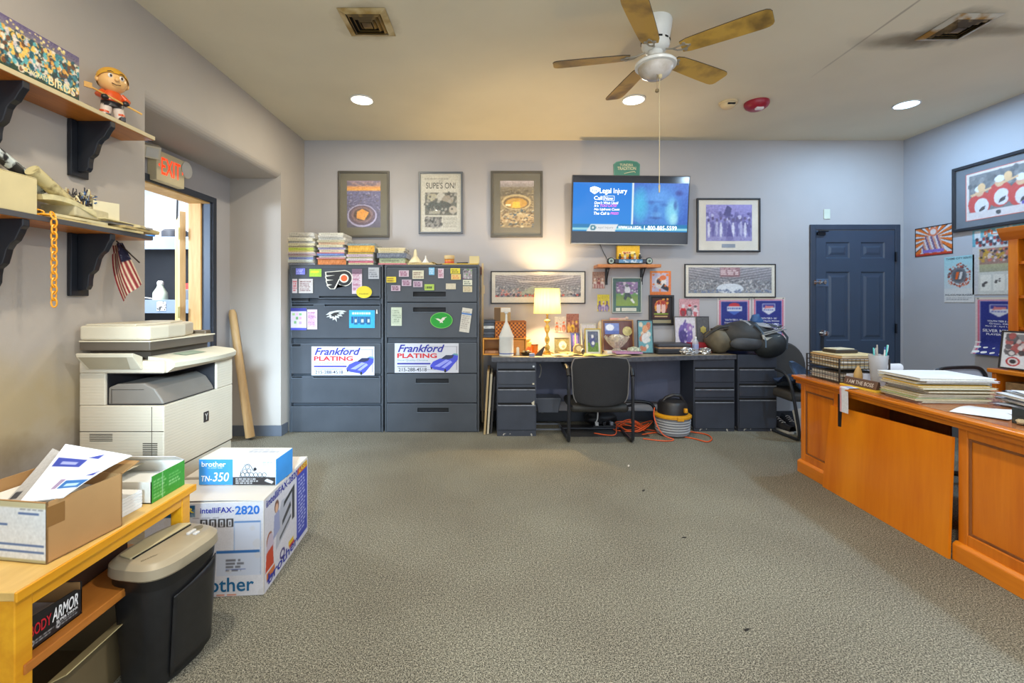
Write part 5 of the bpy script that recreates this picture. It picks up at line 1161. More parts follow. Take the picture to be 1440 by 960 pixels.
# 1 stadium at dusk
A = Art(70, 96, (120, 112, 140)); A.grad(.78, 1, (214, 150, 90), (150, 130, 150)); A.grad(.80, .88, (236, 176, 70), (226, 150, 90)); A.grad(0, .78, (84, 78, 96), (110, 108, 150)); A.noise(16)
A.specks(150, [(170, 168, 196), (70, 66, 90), (140, 136, 170), (96, 80, 80)], (0, .3, 1, .76), (.008, .03), .35); A.specks(8, [(110, 100, 120)], (0, .9, 1, 1), (.06, .12), .3, .6)
A.ell(.45, .25, .44, .24, (176, 170, 200)); A.ell(.45, .26, .40, .21, (96, 76, 92)); A.ell(.45, .27, .32, .17, (130, 100, 100)); A.ell(.45, .275, .25, .13, (84, 60, 50)); A.poly([(.28, .20), (.52, .15), (.66, .32), (.46, .40), (.30, .34)], (236, 160, 60)); A.specks(120, [(60, 50, 70), (170, 160, 190)], (.05, .05, .9, .48), (.005, .012), .6, .5); A.noise(10)
framed('pewter framed aerial print of a bowl stadium at dusk, nearest the recess wall', (476, 241, 548, 334), A, .022, matc=(104, 98, 78), pbox=(488.5, 254.5, 535.5, 320), group='framed pictures on the back wall')
# 2 newspaper front page
A = Art(66, 96, (196, 192, 178)); A.noise(6); A.lines(.06, .92, .94, .96, 1, (120, 116, 110), .5, .6); A.rect(.07, .28, .93, .69, (92, 92, 84)); A.ell(.28, .60, .15, .07, (170, 164, 140)); A.ell(.50, .60, .12, .09, (186, 182, 170)); A.ell(.68, .56, .16, .08, (150, 140, 124)); A.ell(.45, .44, .34, .10, (62, 70, 66)); A.ell(.82, .38, .11, .07, (176, 166, 150)); A.rect(.25, .30, .5, .36, (150, 146, 130)); A.rect(.08, .06, .52, .25, (110, 106, 100)); A.specks(60, [(60, 60, 58), (150, 146, 140)], (.08, .06, .52, .25), (.01, .03)); A.lines(.56, .06, .92, .25, 8, (130, 126, 116), .4, .7, False); A.specks(50, [(70, 70, 66), (160, 156, 146)], (.08, .3, .92, .68), (.01, .03)); A.noise(8)
t, W, H = framed('pewter framed newspaper front page with the headline SUPES ON', (589, 242, 651, 329), A, .020, matc=(196, 192, 178), fm=FSILV, pbox=(594, 247, 646.5, 324.5), group='framed pictures on the back wall')
letters('lettering', t, [("SUPE'S ON!", -.155, .150, .155, .215, .005), ("It's", -.02, .222, .02, .236)], mat('print_black', (52, 50, 46), .6), (0, -.0118, 0))
# 3 stadium in sepia
A = Art(70, 96, (150, 130, 90)); A.grad(.86, 1, (150, 140, 130), (190, 176, 176)); A.grad(.68, .86, (110, 96, 70), (140, 126, 100)); A.noise(12); A.specks(150, [(84, 70, 44), (170, 150, 110), (110, 96, 70)], (0, .35, 1, .84), (.01, .04), .4)
A.ell(.48, .54, .44, .17, (196, 172, 120)); A.ell(.48, .53, .38, .135, (120, 92, 44)); A.ell(.48, .52, .32, .11, (200, 150, 50)); A.poly([(.34, .42), (.60, .42), (.58, .55), (.38, .55)], (236, 190, 50)); A.rect(.16, .46, .32, .50, (236, 226, 180)); A.grad(.1, .3, (170, 140, 96), (190, 166, 120)); A.specks(170, [(110, 84, 50), (206, 190, 150), (80, 64, 40), (60, 80, 96)], (0, 0, 1, .38), (.01, .04), .4); A.noise(12)
framed('pewter framed sepia aerial print of a horseshoe stadium, beside the television', (690, 241, 763, 334), A, .022, matc=(104, 98, 80), pbox=(703.5, 254.5, 750.5, 320), group='framed pictures on the back wall')
# signed team picture
A = Art(84, 66, (122, 116, 176)); A.grad(.5, 1, (120, 112, 180), (150, 140, 206)); A.noise(10)
A.specks(40, [(70, 60, 130), (190, 186, 220), (90, 80, 150)], (.02, .3, .98, .75), (.03, .07), 1.2)
for k in range(11): A.ell(.06 + .088 * k, .30 + .03 * (k % 3), .03, .22, [(206, 204, 224), (86, 76, 150), (170, 166, 206)][k % 3]); A.ell(.06 + .088 * k, .58 + .04 * (k % 2), .026, .045, (80, 66, 120))
A.poly([(.38, .72), (.46, .98), (.56, .90), (.52, .66)], (60, 48, 120)); A.poly([(.42, 0), (.50, .55), (.62, 0)], (74, 60, 140)); A.rect(0, 0, 1, .12, (150, 142, 190), .5); A.noise(16)
t, W, H = framed('black framed signed team photo in violet tones, on the wall beyond the television', (979, 279, 1068, 354.5), A, .018, matc=(214, 206, 192), fm=FBLACK, pbox=(992, 288, 1056.5, 339), group='framed pictures on the back wall')
build('name_plate', MB().box(-.07, .07, -.0135, -.010, -.236, -.198), mat('plate_silver', (140, 146, 156), .3, metal=.5), t)
# arenas
def arena(lab, box, seed, pb, warm):
    A = Art(150, 46, (120, 118, 124)); A.r = np.random.RandomState(seed)
    A.grad(.55, 1, (110, 106, 112), (150, 144, 150) if not warm else (170, 156, 150)); A.grad(0, .5, (134, 134, 136), (110, 112, 118)); A.noise(14)
    for k in range(14):
        v = .56 + .03 * k; A.poly([(0, v + .10 + .02 * k), (.5, v - .16 + .02 * k), (1, v + .10 + .02 * k), (1, v + .07 + .02 * k), (.5, v - .19 + .02 * k), (0, v + .07 + .02 * k)], (76, 80, 90) if k % 2 else (190, 184, 190), .5)
    A.specks(420, [(60, 60, 70), (190, 186, 190), (96, 90, 96), (206, 196, 190)], (0, .06, 1, .50), (.014, .034), 1.0, .7)
    if warm:
        A.poly([(.25, .08), (.42, .48), (.62, .48), (.78, .08)], (150, 160, 142), .8); A.specks(30, [(196, 130, 120)], (0, .05, .3, .4), (.02, .05)); A.poly([(.24, .84), (.30, .74), (.62, .74), (.9, .96), (.92, .9), (.64, .68), (.28, .68)], (214, 200, 190), .7)
        A.specks(90, [(30, 30, 36), (190, 60, 50), (60, 60, 90)], (0, 0, 1, .14), (.02, .05))
    else:
        A.ell(.50, .18, .16, .20, (206, 210, 216)); A.rect(.38, .62, .62, 1.0, (150, 70, 80), .5); A.lines(.39, .70, .61, .98, 4, (226, 206, 206), .6, .9); A.specks(60, [(96, 110, 140)], (0, 0, 1, .12), (.02, .05))
    A.noise(10)
    return framed(lab, box, A, .012, matc=(212, 204, 188), fm=FBLACK, pbox=pb, group='framed pictures on the back wall', dep=.016)
arena('long panoramic arena print in a thin black frame, behind the lamp shade', (690, 381, 823, 427), 3, (696.5, 387, 816.5, 417.5), True)
arena('long panoramic arena print with a white rink, between the television and the door', (962, 371, 1090, 418.5), 5, (967.5, 376, 1084, 412), False)

# teal shield sign over the TV
t = thing('shield_sign', 'teal shield-shaped sign with TRADITION lettering above the television', 'sign', (ax(881, YB), YB - .002, az(238, YB)))
sp = [(-.135, -.09), (.135, -.09), (.140, .05), (.11, .076), (.05, .088), (0, .092), (-.05, .088), (-.11, .076), (-.140, .05)]
build('plaque', MB().prism(sp, 'y', -.012, 0), mat('shield_teal', (88, 150, 132), .5, vary=.1), t, bevel=.002)
build('plaque_rim', MB().prism([(a * .94, b * .90) for a, b in sp], 'y', -.0135, -.011), mat('shield_teal_dark', (64, 126, 110), .5), t)
letters('lettering', t, [('TUNDRA', -.075, .028, .065, .055, .01), ('TRADITION', -.10, -.012, .095, .022, .012)], mat('shield_cream', (214, 206, 170), .5), (0, -.0145, 0))
build('swoosh', MB().tube([(-.03, -.014, -.05), (.03, -.014, -.035), (.08, -.014, -.028), (.09, -.014, -.04)], .004, 6), mat('shield_cream', (214, 206, 170), .5), t)

# ================================================================== TELEVISION
YT = 4.68
tx0, tx1, tz1, tz0 = ax(804, YT), ax(968.5, YT), az(247.5, YT), az(343, YT)
TW_, TH_ = tx1 - tx0, tz1 - tz0
tv = thing('television', 'wall mounted flat television showing a blue legal advert', 'television', ((tx0 + tx1) / 2, YT, (tz0 + tz1) / 2), rot=(math.radians(4), math.radians(.7), 0))
build('cabinet', MB().box(-TW_ / 2, TW_ / 2, .002, .035, -TH_ / 2, TH_ / 2), BLACK, tv, bevel=.003)
build('bezel', MB().frame(-TW_ / 2, TW_ / 2, -TH_ / 2, TH_ / 2, .007, -.006, .004), mat('bezel_grey', (60, 60, 64), .3), tv, bevel=.001)
build('lower_trim', MB().box(-TW_ / 2, TW_ / 2, -.008, .003, -TH_ / 2 - .004, -TH_ / 2 + .006), mat('trim_silver', (150, 146, 140), .3, metal=.6), tv, bevel=.001)
SCB = mat('screen_black', (34, 36, 46), .12, spec=.6)
build('screen', MB().box(-TW_ / 2 + .007, TW_ / 2 - .007, -.003, .002, -TH_ / 2 + .007, TH_ / 2 - .007), SCB, tv)
U = lambda px: (px - 804 - 82.25) / 164.5 * TW_
V_ = lambda py: (295.3 - py) / 95.5 * TH_
A = Art(190, 80, (0, 120, 216)); A.grad(0, 1, (0, 132, 222), (4, 124, 224), 0, .51)
A.grad(0, 1, (44, 96, 190), (70, 110, 206), .52, 1.0); A.r = np.random.RandomState(4)
# a blurred close-up portrait on the right half
def soft(u, v, ru, rv, c, al):
    d = ((A.U - u) / ru) ** 2 + ((A.V - v) / rv) ** 2; k = np.clip(1 - d, 0, 1)[..., None] * al; m = (A.U > .525)[..., None]; A.a = np.where(m, A.a * (1 - k) + np.array(c) / 255. * k, A.a)
soft(.74, .52, .24, .62, (76, 150, 226), .9); soft(.58, .55, .09, .45, (70, 190, 230), .9); soft(.86, .42, .07, .34, (130, 214, 240), 1.0); soft(.88, .26, .045, .16, (170, 236, 246), .9); soft(.74, .72, .14, .20, (96, 160, 236), .8)
soft(.68, .60, .035, .05, (40, 80, 160), .55); soft(.79, .56, .045, .05, (40, 84, 166), .5); soft(.73, .62, .12, .03, (46, 96, 180), .4); soft(.72, .40, .03, .18, (44, 92, 176), .6); soft(.72, .29, .07, .035, (36, 74, 150), .7); soft(.73, .36, .06, .07, (110, 176, 236), .6); soft(.69, .20, .08, .08, (60, 120, 200), .6)
soft(.92, .80, .04, .07, (40, 50, 140), .9); soft(.89, .55, .02, .12, (40, 70, 150), .7)
A.noise(6, (.52, 0, 1, 1), soft=1)
A.rect(.513, .13, .525, 1, (236, 246, 246)); A.rect(0, .03, 1, .075, (150, 214, 226)); A.rect(0, 0, 1, .03, (4, 120, 190)); A.rect(0, .075, 1, .15, (8, 120, 176)); A.rect(0, .15, 1, .155, (90, 190, 214))
A.poly([(.12, 0), (.16, .15), (.40, .15), (.37, 0)], (226, 230, 232)); A.ell(.18, .075, .024, .055, (30, 110, 130)); A.ell(.18, .075, .012, .03, (220, 226, 226))
p0, p1 = V_(325.5), V_(257.8)
A.place('broadcast_picture', tv, (U(805.5), -.0036, p0), (U(967) - U(805.5), 0, 0), (0, 0, p1 - p0), PRINTS)
EW = mat('screen_white', (236, 244, 250), .4, emit=.95, ecol=(236, 244, 250)); EP = mat('screen_pink', (200, 80, 190), .4, emit=.9, ecol=(206, 84, 190))
def tl(its, m): letters('lettering', tv, [(s, U(a), V_(d), U(c), V_(b)) + tuple(r) for (s, a, b, c, d, *r) in its], m, (0, -.0042, 0))
tl([('Legal Injury', 842.5, 265.5, 881, 274.5, .006), ('Call', 835, 276.4, 846.5, 281.8, .006), ('Now', 849.5, 277.2, 861.5, 281.6, .004), ("Don't Wait Until", 835.5, 283.8, 869, 287.6, .004, .2), ("It's", 835.5, 288.2, 841.5, 291.4, .004, .2), ('No Upfront Costs', 835.5, 293, 871, 297.3, .004, .2), ('The Call is', 835, 298.4, 857, 302.3, .004, .2),
    ('WWW.LIA.LEGAL', 870, 317.6, 903, 321.8, .01, .1), ('1-800-885-5599', 906.5, 317, 952.5, 323, .008)], EW)
tl([('TOO LATE!', 843.5, 288, 867, 291.4, .006, .2), ('FREE!', 858.5, 298.6, 870, 302, .006, .2)], EP)
tl([('Legal Injury', 839, 318.4, 863, 322.4, .0)], mat('screen_grey', (110, 120, 130), .4, emit=.6, ecol=(110, 120, 130)))
shape('badge', tv, [[(U(829), V_(265)), (U(835), V_(263)), (U(841.5), V_(265)), (U(841.5), V_(270)), (U(835.4), V_(274)), (U(829.2), V_(270))][::-1]], EW, (0, -.0040, 0), (1, 0, 0), (0, 0, 1))
tl([('lia', 832, 266.2, 838.6, 270.6, .02)], mat('screen_teal', (60, 110, 170), .4, emit=.7, ecol=(50, 110, 180)))
build('call_outline', MB().frame(U(848), U(863.4), V_(282.6), V_(276), .0025, -.0042, -.0038), EW, tv)
# mount and cables (hidden mostly) 
solo('tv_mount', 'black wall mount arm behind the television', 'wall mount', MB().box(-.16, .16, -.028, 0, -.14, .14).box(-.03, .03, -.062, -.028, -.10, .10), BLACK, ((tx0 + tx1) / 2, YB - .001, (tz0 + tz1) / 2))
solo('tv_cable', 'thin dark cable hanging diagonally from the television', 'cable', MB().tube([(0, 0, .03), (.05, .008, -.08), (.09, .012, -.15), (.10, .012, -.19)], .003, 6), BLACK, (ax(842, 4.78), 4.775, az(344, 4.78)))
# ================================================================== TOY SHELF UNDER THE TV
ys = 4.62
t = thing('small_wall_shelf', 'small orange wooden wall shelf on black iron brackets under the television', 'shelf', (0, 0, 0))
zs_ = az(376, 4.62)
build('board', MB().box(ax(840, ys), ax(929, ys), 4.60, YB - .001, zs_, zs_ + .032), SHELFW, t, bevel=.003)
for px in (855, 905): 
    X = ax(px, 4.72); build('iron_bracket', MB().box(X - .012, X + .012, 4.785, YB - .001, zs_ - .17, zs_).box(X - .012, X + .012, 4.66, YB - .002, zs_ - .007, zs_).tube([(X, 4.785, zs_ - .14), (X, 4.75, zs_ - .09), (X, 4.70, zs_ - .03), (X, 4.67, zs_ - .006)], .006, 6), mat('iron_black', (34, 32, 34), .5), t)
zt = zs_ + .033
t = thing('toy_hauler', 'blue and black toy with two round wheels at its ends on the small shelf', 'toy', (ax(886, 4.66), 4.67, zt))
build('chassis', MB().box(-.16, .16, -.035, .035, .012, .055), mat('toy_dark', (40, 44, 56), .4), t, bevel=.005)
build('panel', MB().box(-.12, .12, -.0365, -.034, .016, .050), mat('toy_blue', (84, 130, 170), .4, scale=30, col2=(190, 206, 220), thresh=(.5, .62)), t)
for sx in (-1, 1):
    w = build('wheel', MB().cyl((sx * .195, -.02, .036), (sx * .195, .02, .036), .036, n=28), BLACK, t, bevel=.004)
    build('hub', MB().cyl((sx * .195, -.024, .036), (sx * .195, -.02, .036), .027, n=24), mat('hub_mint', (150, 170, 160), .4), w)
    build('hub_cap', MB().cyl((sx * .195, -.026, .036), (sx * .195, -.023, .036), .013, n=20), mat('hub_dark', (70, 80, 80), .4), w)
t = thing('toy_box', 'yellow boxed toy standing behind the blue toy on the small shelf', 'box', (ax(883, 4.74), 4.745, zt))
build('carton', MB().box(-.115, .115, -.03, .03, 0, .20), mat('toy_yellow', (226, 176, 30), .45), t, bevel=.002)
A = Art(40, 34, (226, 176, 30)); A.rect(.2, .55, .8, .72, (240, 226, 150)); A.lines(.25, .56, .75, .70, 1, (180, 60, 40), .7); A.rect(.1, .2, .9, .42, (206, 90, 50), .6); A.noise(8); A.place('box_print', t, (-.115, -.0312, 0), (.23, 0, 0), (0, 0, .2))
rr = random.Random(5)
for k in range(5):
    t = thing('toy_figure', ['small black and white toy figure at the wheel end', 'small toy figure with raised arm, second on the blue toy', 'small crouching toy figure at the middle of the blue toy', 'small toy figure leaning, fourth on the blue toy', 'small dark toy figure at the far wheel'][k], 'toy figure', (ax(872 + k * 7, 4.66), 4.665, zt + .0555), rr.uniform(-.5, .5), group='toy figures on the small shelf')
    build('body', MB().lathe([(.010, 0), (.013, .02), (.009, .036), (.004, .04)], n=10).blob((0, 0, .048), (.009, .009, .010), 8, 6).tube([(.008, 0, .030), (.018, -.004, .040 if k % 2 else .018)], .003, 5).tube([(-.008, 0, .030), (-.018, -.004, .018)], .003, 5), [BLACK, mat('toy_bone', (206, 196, 170), .4)][k % 2], t, smooth=True)
    build('helmet', MB().blob((0, .001, .053), (.0105, .0105, .008), 10, 6), [mat('toy_bone', (206, 196, 170), .4), BLACK][k % 2], t, smooth=True)

# ================================================================== SMALL PICTURES AND BANNERS ON THE BACK WALL
YW = YB - .004
def photo(lab, box, art, rz=0, y=YW, name='photo_print', cat='photo', group=None): return flat(name, lab, cat, box, art, group, y=y, rz=rz, th=.0015)
def people(w, h, bg, n, cols, faces=(206, 160, 130), box=(.05, .1, .95, .7), rx=.07):
    A = Art(w, h, bg); A.noise(12)
    for k in range(n):
        u = box[0] + (box[2] - box[0]) * (k + .5) / n; v = A.r.uniform(box[1], box[1] + .08)
        A.ell(u, v + .10, rx * 2.2, .24, cols[k % len(cols)]); A.poly([(u - rx, v - .1), (u + rx, v - .1), (u + rx * 1.3, v + .15), (u - rx * 1.6, v + .2)], cols[(k + 1) % len(cols)], .6); A.ell(u + .02 * (k % 2), v + .40, rx * 1.1, .10, faces); A.ell(u + .02 * (k % 2), v + .46, rx * 1.1, .06, cols[(k + 2) % len(cols)])
    A.noise(10); return A
photo('old team photo pinned on the wall beneath the shelf end', (833, 382, 850.5, 405.5), people(26, 34, (150, 116, 100), 3, [(206, 190, 180), (130, 60, 60)]))
photo('yellow and blue action photo pinned below the old team photo', (840, 414, 857, 437.5), people(26, 34, (206, 190, 60), 3, [(90, 80, 140), (190, 170, 190)], faces=(120, 90, 80)))
A = Art(52, 66, (96, 150, 70)); A.grad(.55, 1, (120, 100, 130), (150, 120, 170)); A.specks(60, [(150, 100, 160), (90, 80, 110), (206, 196, 206)], (0, .5, 1, 1), (.02, .06)); A.grad(0, .42, (120, 150, 40), (110, 140, 60)); A.ell(.52, .66, .13, .16, (214, 214, 216)); A.ell(.5, .86, .08, .07, (96, 104, 110)); A.poly([(.4, .54), (.62, .54), (.72, .30), (.52, .40), (.44, .22), (.34, .30)], (40, 60, 60)); A.poly([(.64, .26), (.80, .10), (.86, .14), (.74, .32)], (216, 216, 216)); A.noise(8)
t, W, H = framed('silver framed football player photo with green mat under the small shelf', (860, 390, 902, 440), A, .012, matc=(48, 92, 84), fm=mat('frame_silver', (170, 170, 160), .3, metal=.5), pbox=(866, 396.5, 896.5, 430), dep=.02)
build('name_plate', MB().box(-.115, -.07, -.013, -.010, -H / 2 + .02, -H / 2 + .055).box(-.055, .10, -.013, -.010, -H / 2 + .02, -H / 2 + .055), mat('plate_cream', (206, 206, 190), .4), t)
A = Art(44, 52, (222, 120, 60)); A.rect(.1, .08, .88, .92, (190, 180, 200)); A.ell(.5, .52, .28, .26, (216, 210, 206)); A.ell(.42, .56, .10, .12, (60, 50, 60)); A.poly([(.52, .30), (.86, .14), (.9, .3), (.66, .48)], (50, 46, 56)); A.ell(.62, .72, .16, .10, (214, 110, 60)); A.grad(.0, .14, (222, 110, 40), (222, 130, 60)); A.rect(0, .95, 1, 1, (236, 130, 30)); A.specks(24, [(230, 120, 50)], size=(.02, .05)); A.noise(8)
photo('orange bordered hockey card poster above the dark plaque', (914, 381, 943.5, 414.5), A, name='card_poster', cat='poster')
A = Art(50, 62, (60, 26, 24)); A.ell(.5, .62, .38, .30, (190, 90, 50)); A.specks(40, [(222, 160, 60), (150, 40, 30)], (.1, .3, .9, .95), (.03, .07)); A.ell(.36, .50, .13, .26, (216, 190, 190)); A.ell(.64, .50, .13, .26, (220, 180, 170)); A.ell(.36, .76, .08, .08, (150, 40, 50)); A.ell(.64, .76, .08, .08, (160, 50, 40)); A.rect(.08, .2, .92, .28, (120, 140, 40)); A.rect(.12, .08, .88, .15, (190, 160, 110)); A.noise(8)
t, W, H = framed('black plaque with an orange two-player print on the wall over the desk', (912, 414.8, 947, 457), A, .020, matc=(28, 26, 28), fm=FBLACK, pbox=(917, 419, 941, 448), glass=False)
build('name_plate', MB().box(-.10, .10, -.013, -.010, -H / 2 + .022, -H / 2 + .055), mat('plate_tan', (150, 140, 110), .4), t)
photo('red and white player card pinned above the violet frame', (955, 420, 983.5, 446), people(40, 40, (200, 150, 156), 3, [(190, 40, 50), (96, 90, 96), (216, 206, 210)], faces=(214, 200, 200)))
photo('small white sheet with an orange strip pinned behind the lamp', (780, 445, 796, 467), people(24, 32, (206, 202, 190), 3, [(206, 96, 50), (216, 214, 206)], faces=(190, 180, 170)))
photo('brown and yellow crowd photo pinned behind the lamp base', (796.5, 441, 814, 467.5), people(26, 40, (140, 90, 76), 3, [(206, 160, 90), (226, 190, 60), (120, 70, 60)]))
def banner(lab, box, gr, lines_, y=YW, txt=None, name='event_banner', P=None):
    x0, z1, x1, z0 = ax(box[0], y), az(box[1], y), ax(box[2], y), az(box[3], y); W, H = x1 - x0, z1 - z0
    t = thing(name, lab, 'banner', (x0, y, z0), group=gr)
    return t, W, H
def banner_art(w, h, shape_):
    A = Art(w, h, (206, 190, 190)); A.rect(.05, 0, .95, .955, (196, 80, 110)); A.rect(.09, 0, .91, .94, (206, 200, 214)); A.rect(.115, 0, .885, .93, (38, 46, 124))
    A.noise(5)
    for k in range(12): A.poly([(.115, .93 - k * .05), (.13, .93 - k * .05), (.6, .55 - k * .05), (.585, .55 - k * .05)], (60, 80, 160), .25)
    for k in range(12): A.poly([(.885, .93 - k * .05), (.87, .93 - k * .05), (.4, .55 - k * .05), (.415, .55 - k * .05)], (60, 80, 160), .2)
    A.rect(0, .965, 1, 1, (206, 196, 180)); A.ell(.06, .98, .02, .012, (60, 60, 60)); A.ell(.94, .98, .02, .012, (60, 60, 60))
    if shape_ == 1: A.ell(.5, .86, .17, .05, (190, 50, 60)); A.rect(.28, .76, .74, .84, (206, 206, 214)); A.poly([(.30, .76), (.70, .76), (.5, .68)], (70, 100, 180)); A.lines(.3, .77, .72, .84, 1, (60, 80, 160), .6)
    else: A.poly([(.30, .88), (.70, .88), (.70, .74), (.5, .66), (.30, .74)], (206, 206, 214)); A.rect(.33, .80, .67, .87, (60, 60, 140)); A.poly([(.36, .78), (.64, .80), (.64, .83), (.4, .84)], (206, 120, 120)); A.lines(.34, .74, .66, .78, 1, (70, 80, 160), .6)
    return A
def hang(lab, box, k, letters_):
    y = YW; x0, z1, x1, z0 = ax(box[0], y), az(box[1], y), ax(box[2], y), az(box[3], y); W, H = x1 - x0, z1 - z0
    t = thing('event_banner', lab, 'banner', (x0, y, z0), group='blue event banners on the walls')
    build('sheet', MB().box(0, W, 0, .0012, 0, H), PAPER, t)
    banner_art(56, 90, k).place('banner_print', t, (0, -.0006, 0), (W, 0, 0), (0, 0, H))
    letters('lettering', t, [(s, a * W, b * H, c * W, d * H, .02) for (s, a, b, c, d) in letters_], mat('banner_white', (222, 222, 230), .5), (0, -.0012, 0))
hang('blue event banner with a red-topped badge hanging over the dark bags', (1009, 419, 1056, 494), 1, [('YOUTH TIER II - 14U', .22, .575, .74, .61), ('Grand Rapids, Indiana', .20, .52, .80, .555), ('April 4 - 8, 2012', .28, .46, .72, .50), ('USA HOCKEY', .14, .40, .86, .44)])
hang('blue event banner with a shield badge hanging nearest the blue door', (1058, 418, 1104, 490), 2, [('YOUTH TIER II - 16U', .22, .575, .74, .61), ('Grand Rapids, Michigan', .18, .52, .82, .555), ('April 28 - May 2, 2010', .20, .46, .80, .50), ('BRONZE MEDAL', .20, .385, .80, .425), ('WE ARE ALL', .40, .29, .88, .335), ('players', .6, .23, .86, .255), ('coaches', .6, .19, .86, .215), ('families', .6, .15, .86, .175)])
solo('switch_plate', 'plain ivory switch plate on the wall above the blue door', 'switch plate', MB().box(-.034, .034, -.006, 0, -.052, .052), mat('ivory_plate', (200, 206, 190), .4), (ax(1162.5, YB), YB - .001, az(301, YB)), bevel=.003)
# ================================================================== BACK DESK
DZT = .745
DKT = mat('worn_laminate', (150, 138, 116), .5, scale=4, vary=.15); DKE = mat('desk_edge_dark', (74, 76, 84), .5, scale=30, vary=.35)
dk = thing('long_worktop', 'long grey worktop against the back wall resting on steel drawer pedestals', 'worktop', (0, 0, 0))
do = [(-.06, 4.24), (1.25, 4.24), (1.95, 4.39), (2.32, 4.42), (2.32, 4.785), (-.06, 4.785)]
build('worktop', MB().prism(do, 'z', DZT - .045, DZT - .002), DKE, dk, bevel=.004)
build('laminate', MB().prism([(a + (.004 if a < 0 else 0), b + .004) for a, b in do[:4]] + [(2.32, 4.78), (-.056, 4.78)], 'z', DZT - .002, DZT), DKT, dk)
mp = mat('modesty_blue_grey', (92, 96, 116), .5)
build('modesty_panel', MB().box(.37, 1.90, 4.74, 4.755, .22, DZT - .045).box(1.44, 1.45, 4.735, 4.741, .22, DZT - .045), mp, dk)
def pedestal(label, X0, X1, Y0, rows, top, dep=.36):
    t = thing('drawer_pedestal', label, 'drawer pedestal', (X0, Y0, 0), group='steel drawer pedestals')
    W = X1 - X0; PM = mat('pedestal_steel', (58, 63, 74), .4, scale=6, vary=.14); CH = mat('paint_chips', (58, 62, 72), .5, scale=26, col2=(196, 190, 176), thresh=(.64, .68))
    build('carcass', MB().box(0, W, .004, dep, .05, top), PM, t, bevel=.002)
    build('plinth', MB().box(.004, W - .004, .004, dep - .01, 0, .05), CH, t)
    for k, (p0, p1) in enumerate(rows):
        z1, z0 = az(p0, Y0), az(p1, Y0)
        d = build('drawer', MB().box(.010, W - .010, -.008, .004, z0, z1), PM, t, bevel=.003)
        build('finger_groove', MB().box(.012, W - .012, -.003, .0035, z1 + .001, z1 + .018), DARK, d)
        build('drawer_lip', MB().prism([(-.014, z1 - .006), (-.008, z1 - .012), (-.008, z1), (-.012, z1 + .001)], 'x', .012, W - .012), mat('lip_worn', (120, 124, 132), .35, scale=30, vary=.3), d)
    return t
P1 = pedestal('steel drawer pedestal under the table lamp end of the worktop', -.010, .362, 4.27, [(521, 540), (547, 566), (569, 604)], DZT - .046, .45)
build('paint_chip', MB().box(.335, .352, -.0095, -.008, .485, .50), mat('chip_cream', (206, 196, 170), .6), P1); build('paint_chip', MB().prism([(.325, .315), (.352, .335), (.352, .29), (.34, .285)], 'y', -.0095, -.008), mat('chip_cream', (206, 196, 170), .6), P1)
build('lock', MB().cyl((.345, -.006, .655), (.345, .005, .655), .010, n=16), CHROME, P1)
pedestal('steel drawer pedestal with paint worn off its corner, behind the shop vacuum', 1.905, 2.305, 4.425, [(519, 537), (547, 558), (565, 602)], DZT - .046, .36)
pedestal('freestanding steel drawer pedestal beside the chair piled with jeans', 2.335, 2.715, 4.425, [(519, 536), (542, 557), (562, 602)], DZT, .36)
# leaning panels in the gap beside the left pedestal
for k, (c, lab, x, h) in enumerate([((176, 150, 104), 'tan board leaning in the gap beside the file cabinets', -.135, .60), ((206, 196, 170), 'cream board leaning between the tan and the dark boards', -.105, .57), ((60, 58, 60), 'dark framed board leaning against the pedestal side', -.075, .54)]):
    solo('leaning_board', lab, 'board', MB().prism([(0, 0), (.020, 0), (.020 + .035, h), (.035, h)], 'y', 4.32 + k * .02, 4.72), plain(c, .6), (x, 0, 0), bevel=.002)

# lamp
LX, LY = .489, 4.50
t = thing('table_lamp', 'lit table lamp with a yellowed drum shade on a faceted glass stem', 'table lamp', (LX, LY, DZT))
zs0, zs1 = az(440.5, LY) - DZT, az(405.5, LY) - DZT
shm, nt, b = _nt('lamp_shade_fabric'); N = nt.nodes; L = nt.links
wv = N.new('ShaderNodeTexNoise'); wv.inputs['Scale'].default_value = 60; tc = N.new('ShaderNodeTexCoord'); mpn = N.new('ShaderNodeMapping'); mpn.inputs['Scale'].default_value = (1, 1, .05); L.new(tc.outputs['Object'], mpn.inputs[0]); L.new(mpn.outputs[0], wv.inputs['Vector'])
cr = N.new('ShaderNodeValToRGB'); cr.color_ramp.elements[0].color = rgb(196, 184, 118) + (1,); cr.color_ramp.elements[1].color = rgb(222, 212, 150) + (1,); L.new(wv.outputs['Fac'], cr.inputs[0])
df = N.new('ShaderNodeBsdfDiffuse'); tr_ = N.new('ShaderNodeBsdfTranslucent'); mx = N.new('ShaderNodeMixShader'); mx.inputs[0].default_value = .075
L.new(cr.outputs[0], df.inputs[0]); L.new(cr.outputs[0], tr_.inputs[0]); L.new(df.outputs[0], mx.inputs[1]); L.new(tr_.outputs[0], mx.inputs[2]); L.new(mx.outputs[0], N['Material Output'].inputs[0])
n = 44; vs = []; 
for (r, z) in ((.134, zs0), (.122, zs1)):
    for i in range(n): a = 2 * PI * i / n; vs.append((r * math.cos(a) * 1.0, r * math.sin(a) * .9, z))
sh = build('lamp_shade', MB().add(vs, [(i, (i + 1) % n, n + (i + 1) % n, n + i) for i in range(n)]), shm, t, smooth=True)
build('shade_rim', MB().tube([(.134 * math.cos(a), .1206 * math.sin(a), zs0) for a in [2 * PI * k / 40 for k in range(40)]], .003, 6, closed=True), mat('rim_cream', (220, 206, 150), .5), sh)
build('shade_rim', MB().tube([(.122 * math.cos(a), .11 * math.sin(a), zs1) for a in [2 * PI * k / 40 for k in range(40)]], .003, 6, closed=True), mat('rim_cream', (220, 206, 150), .5), sh)
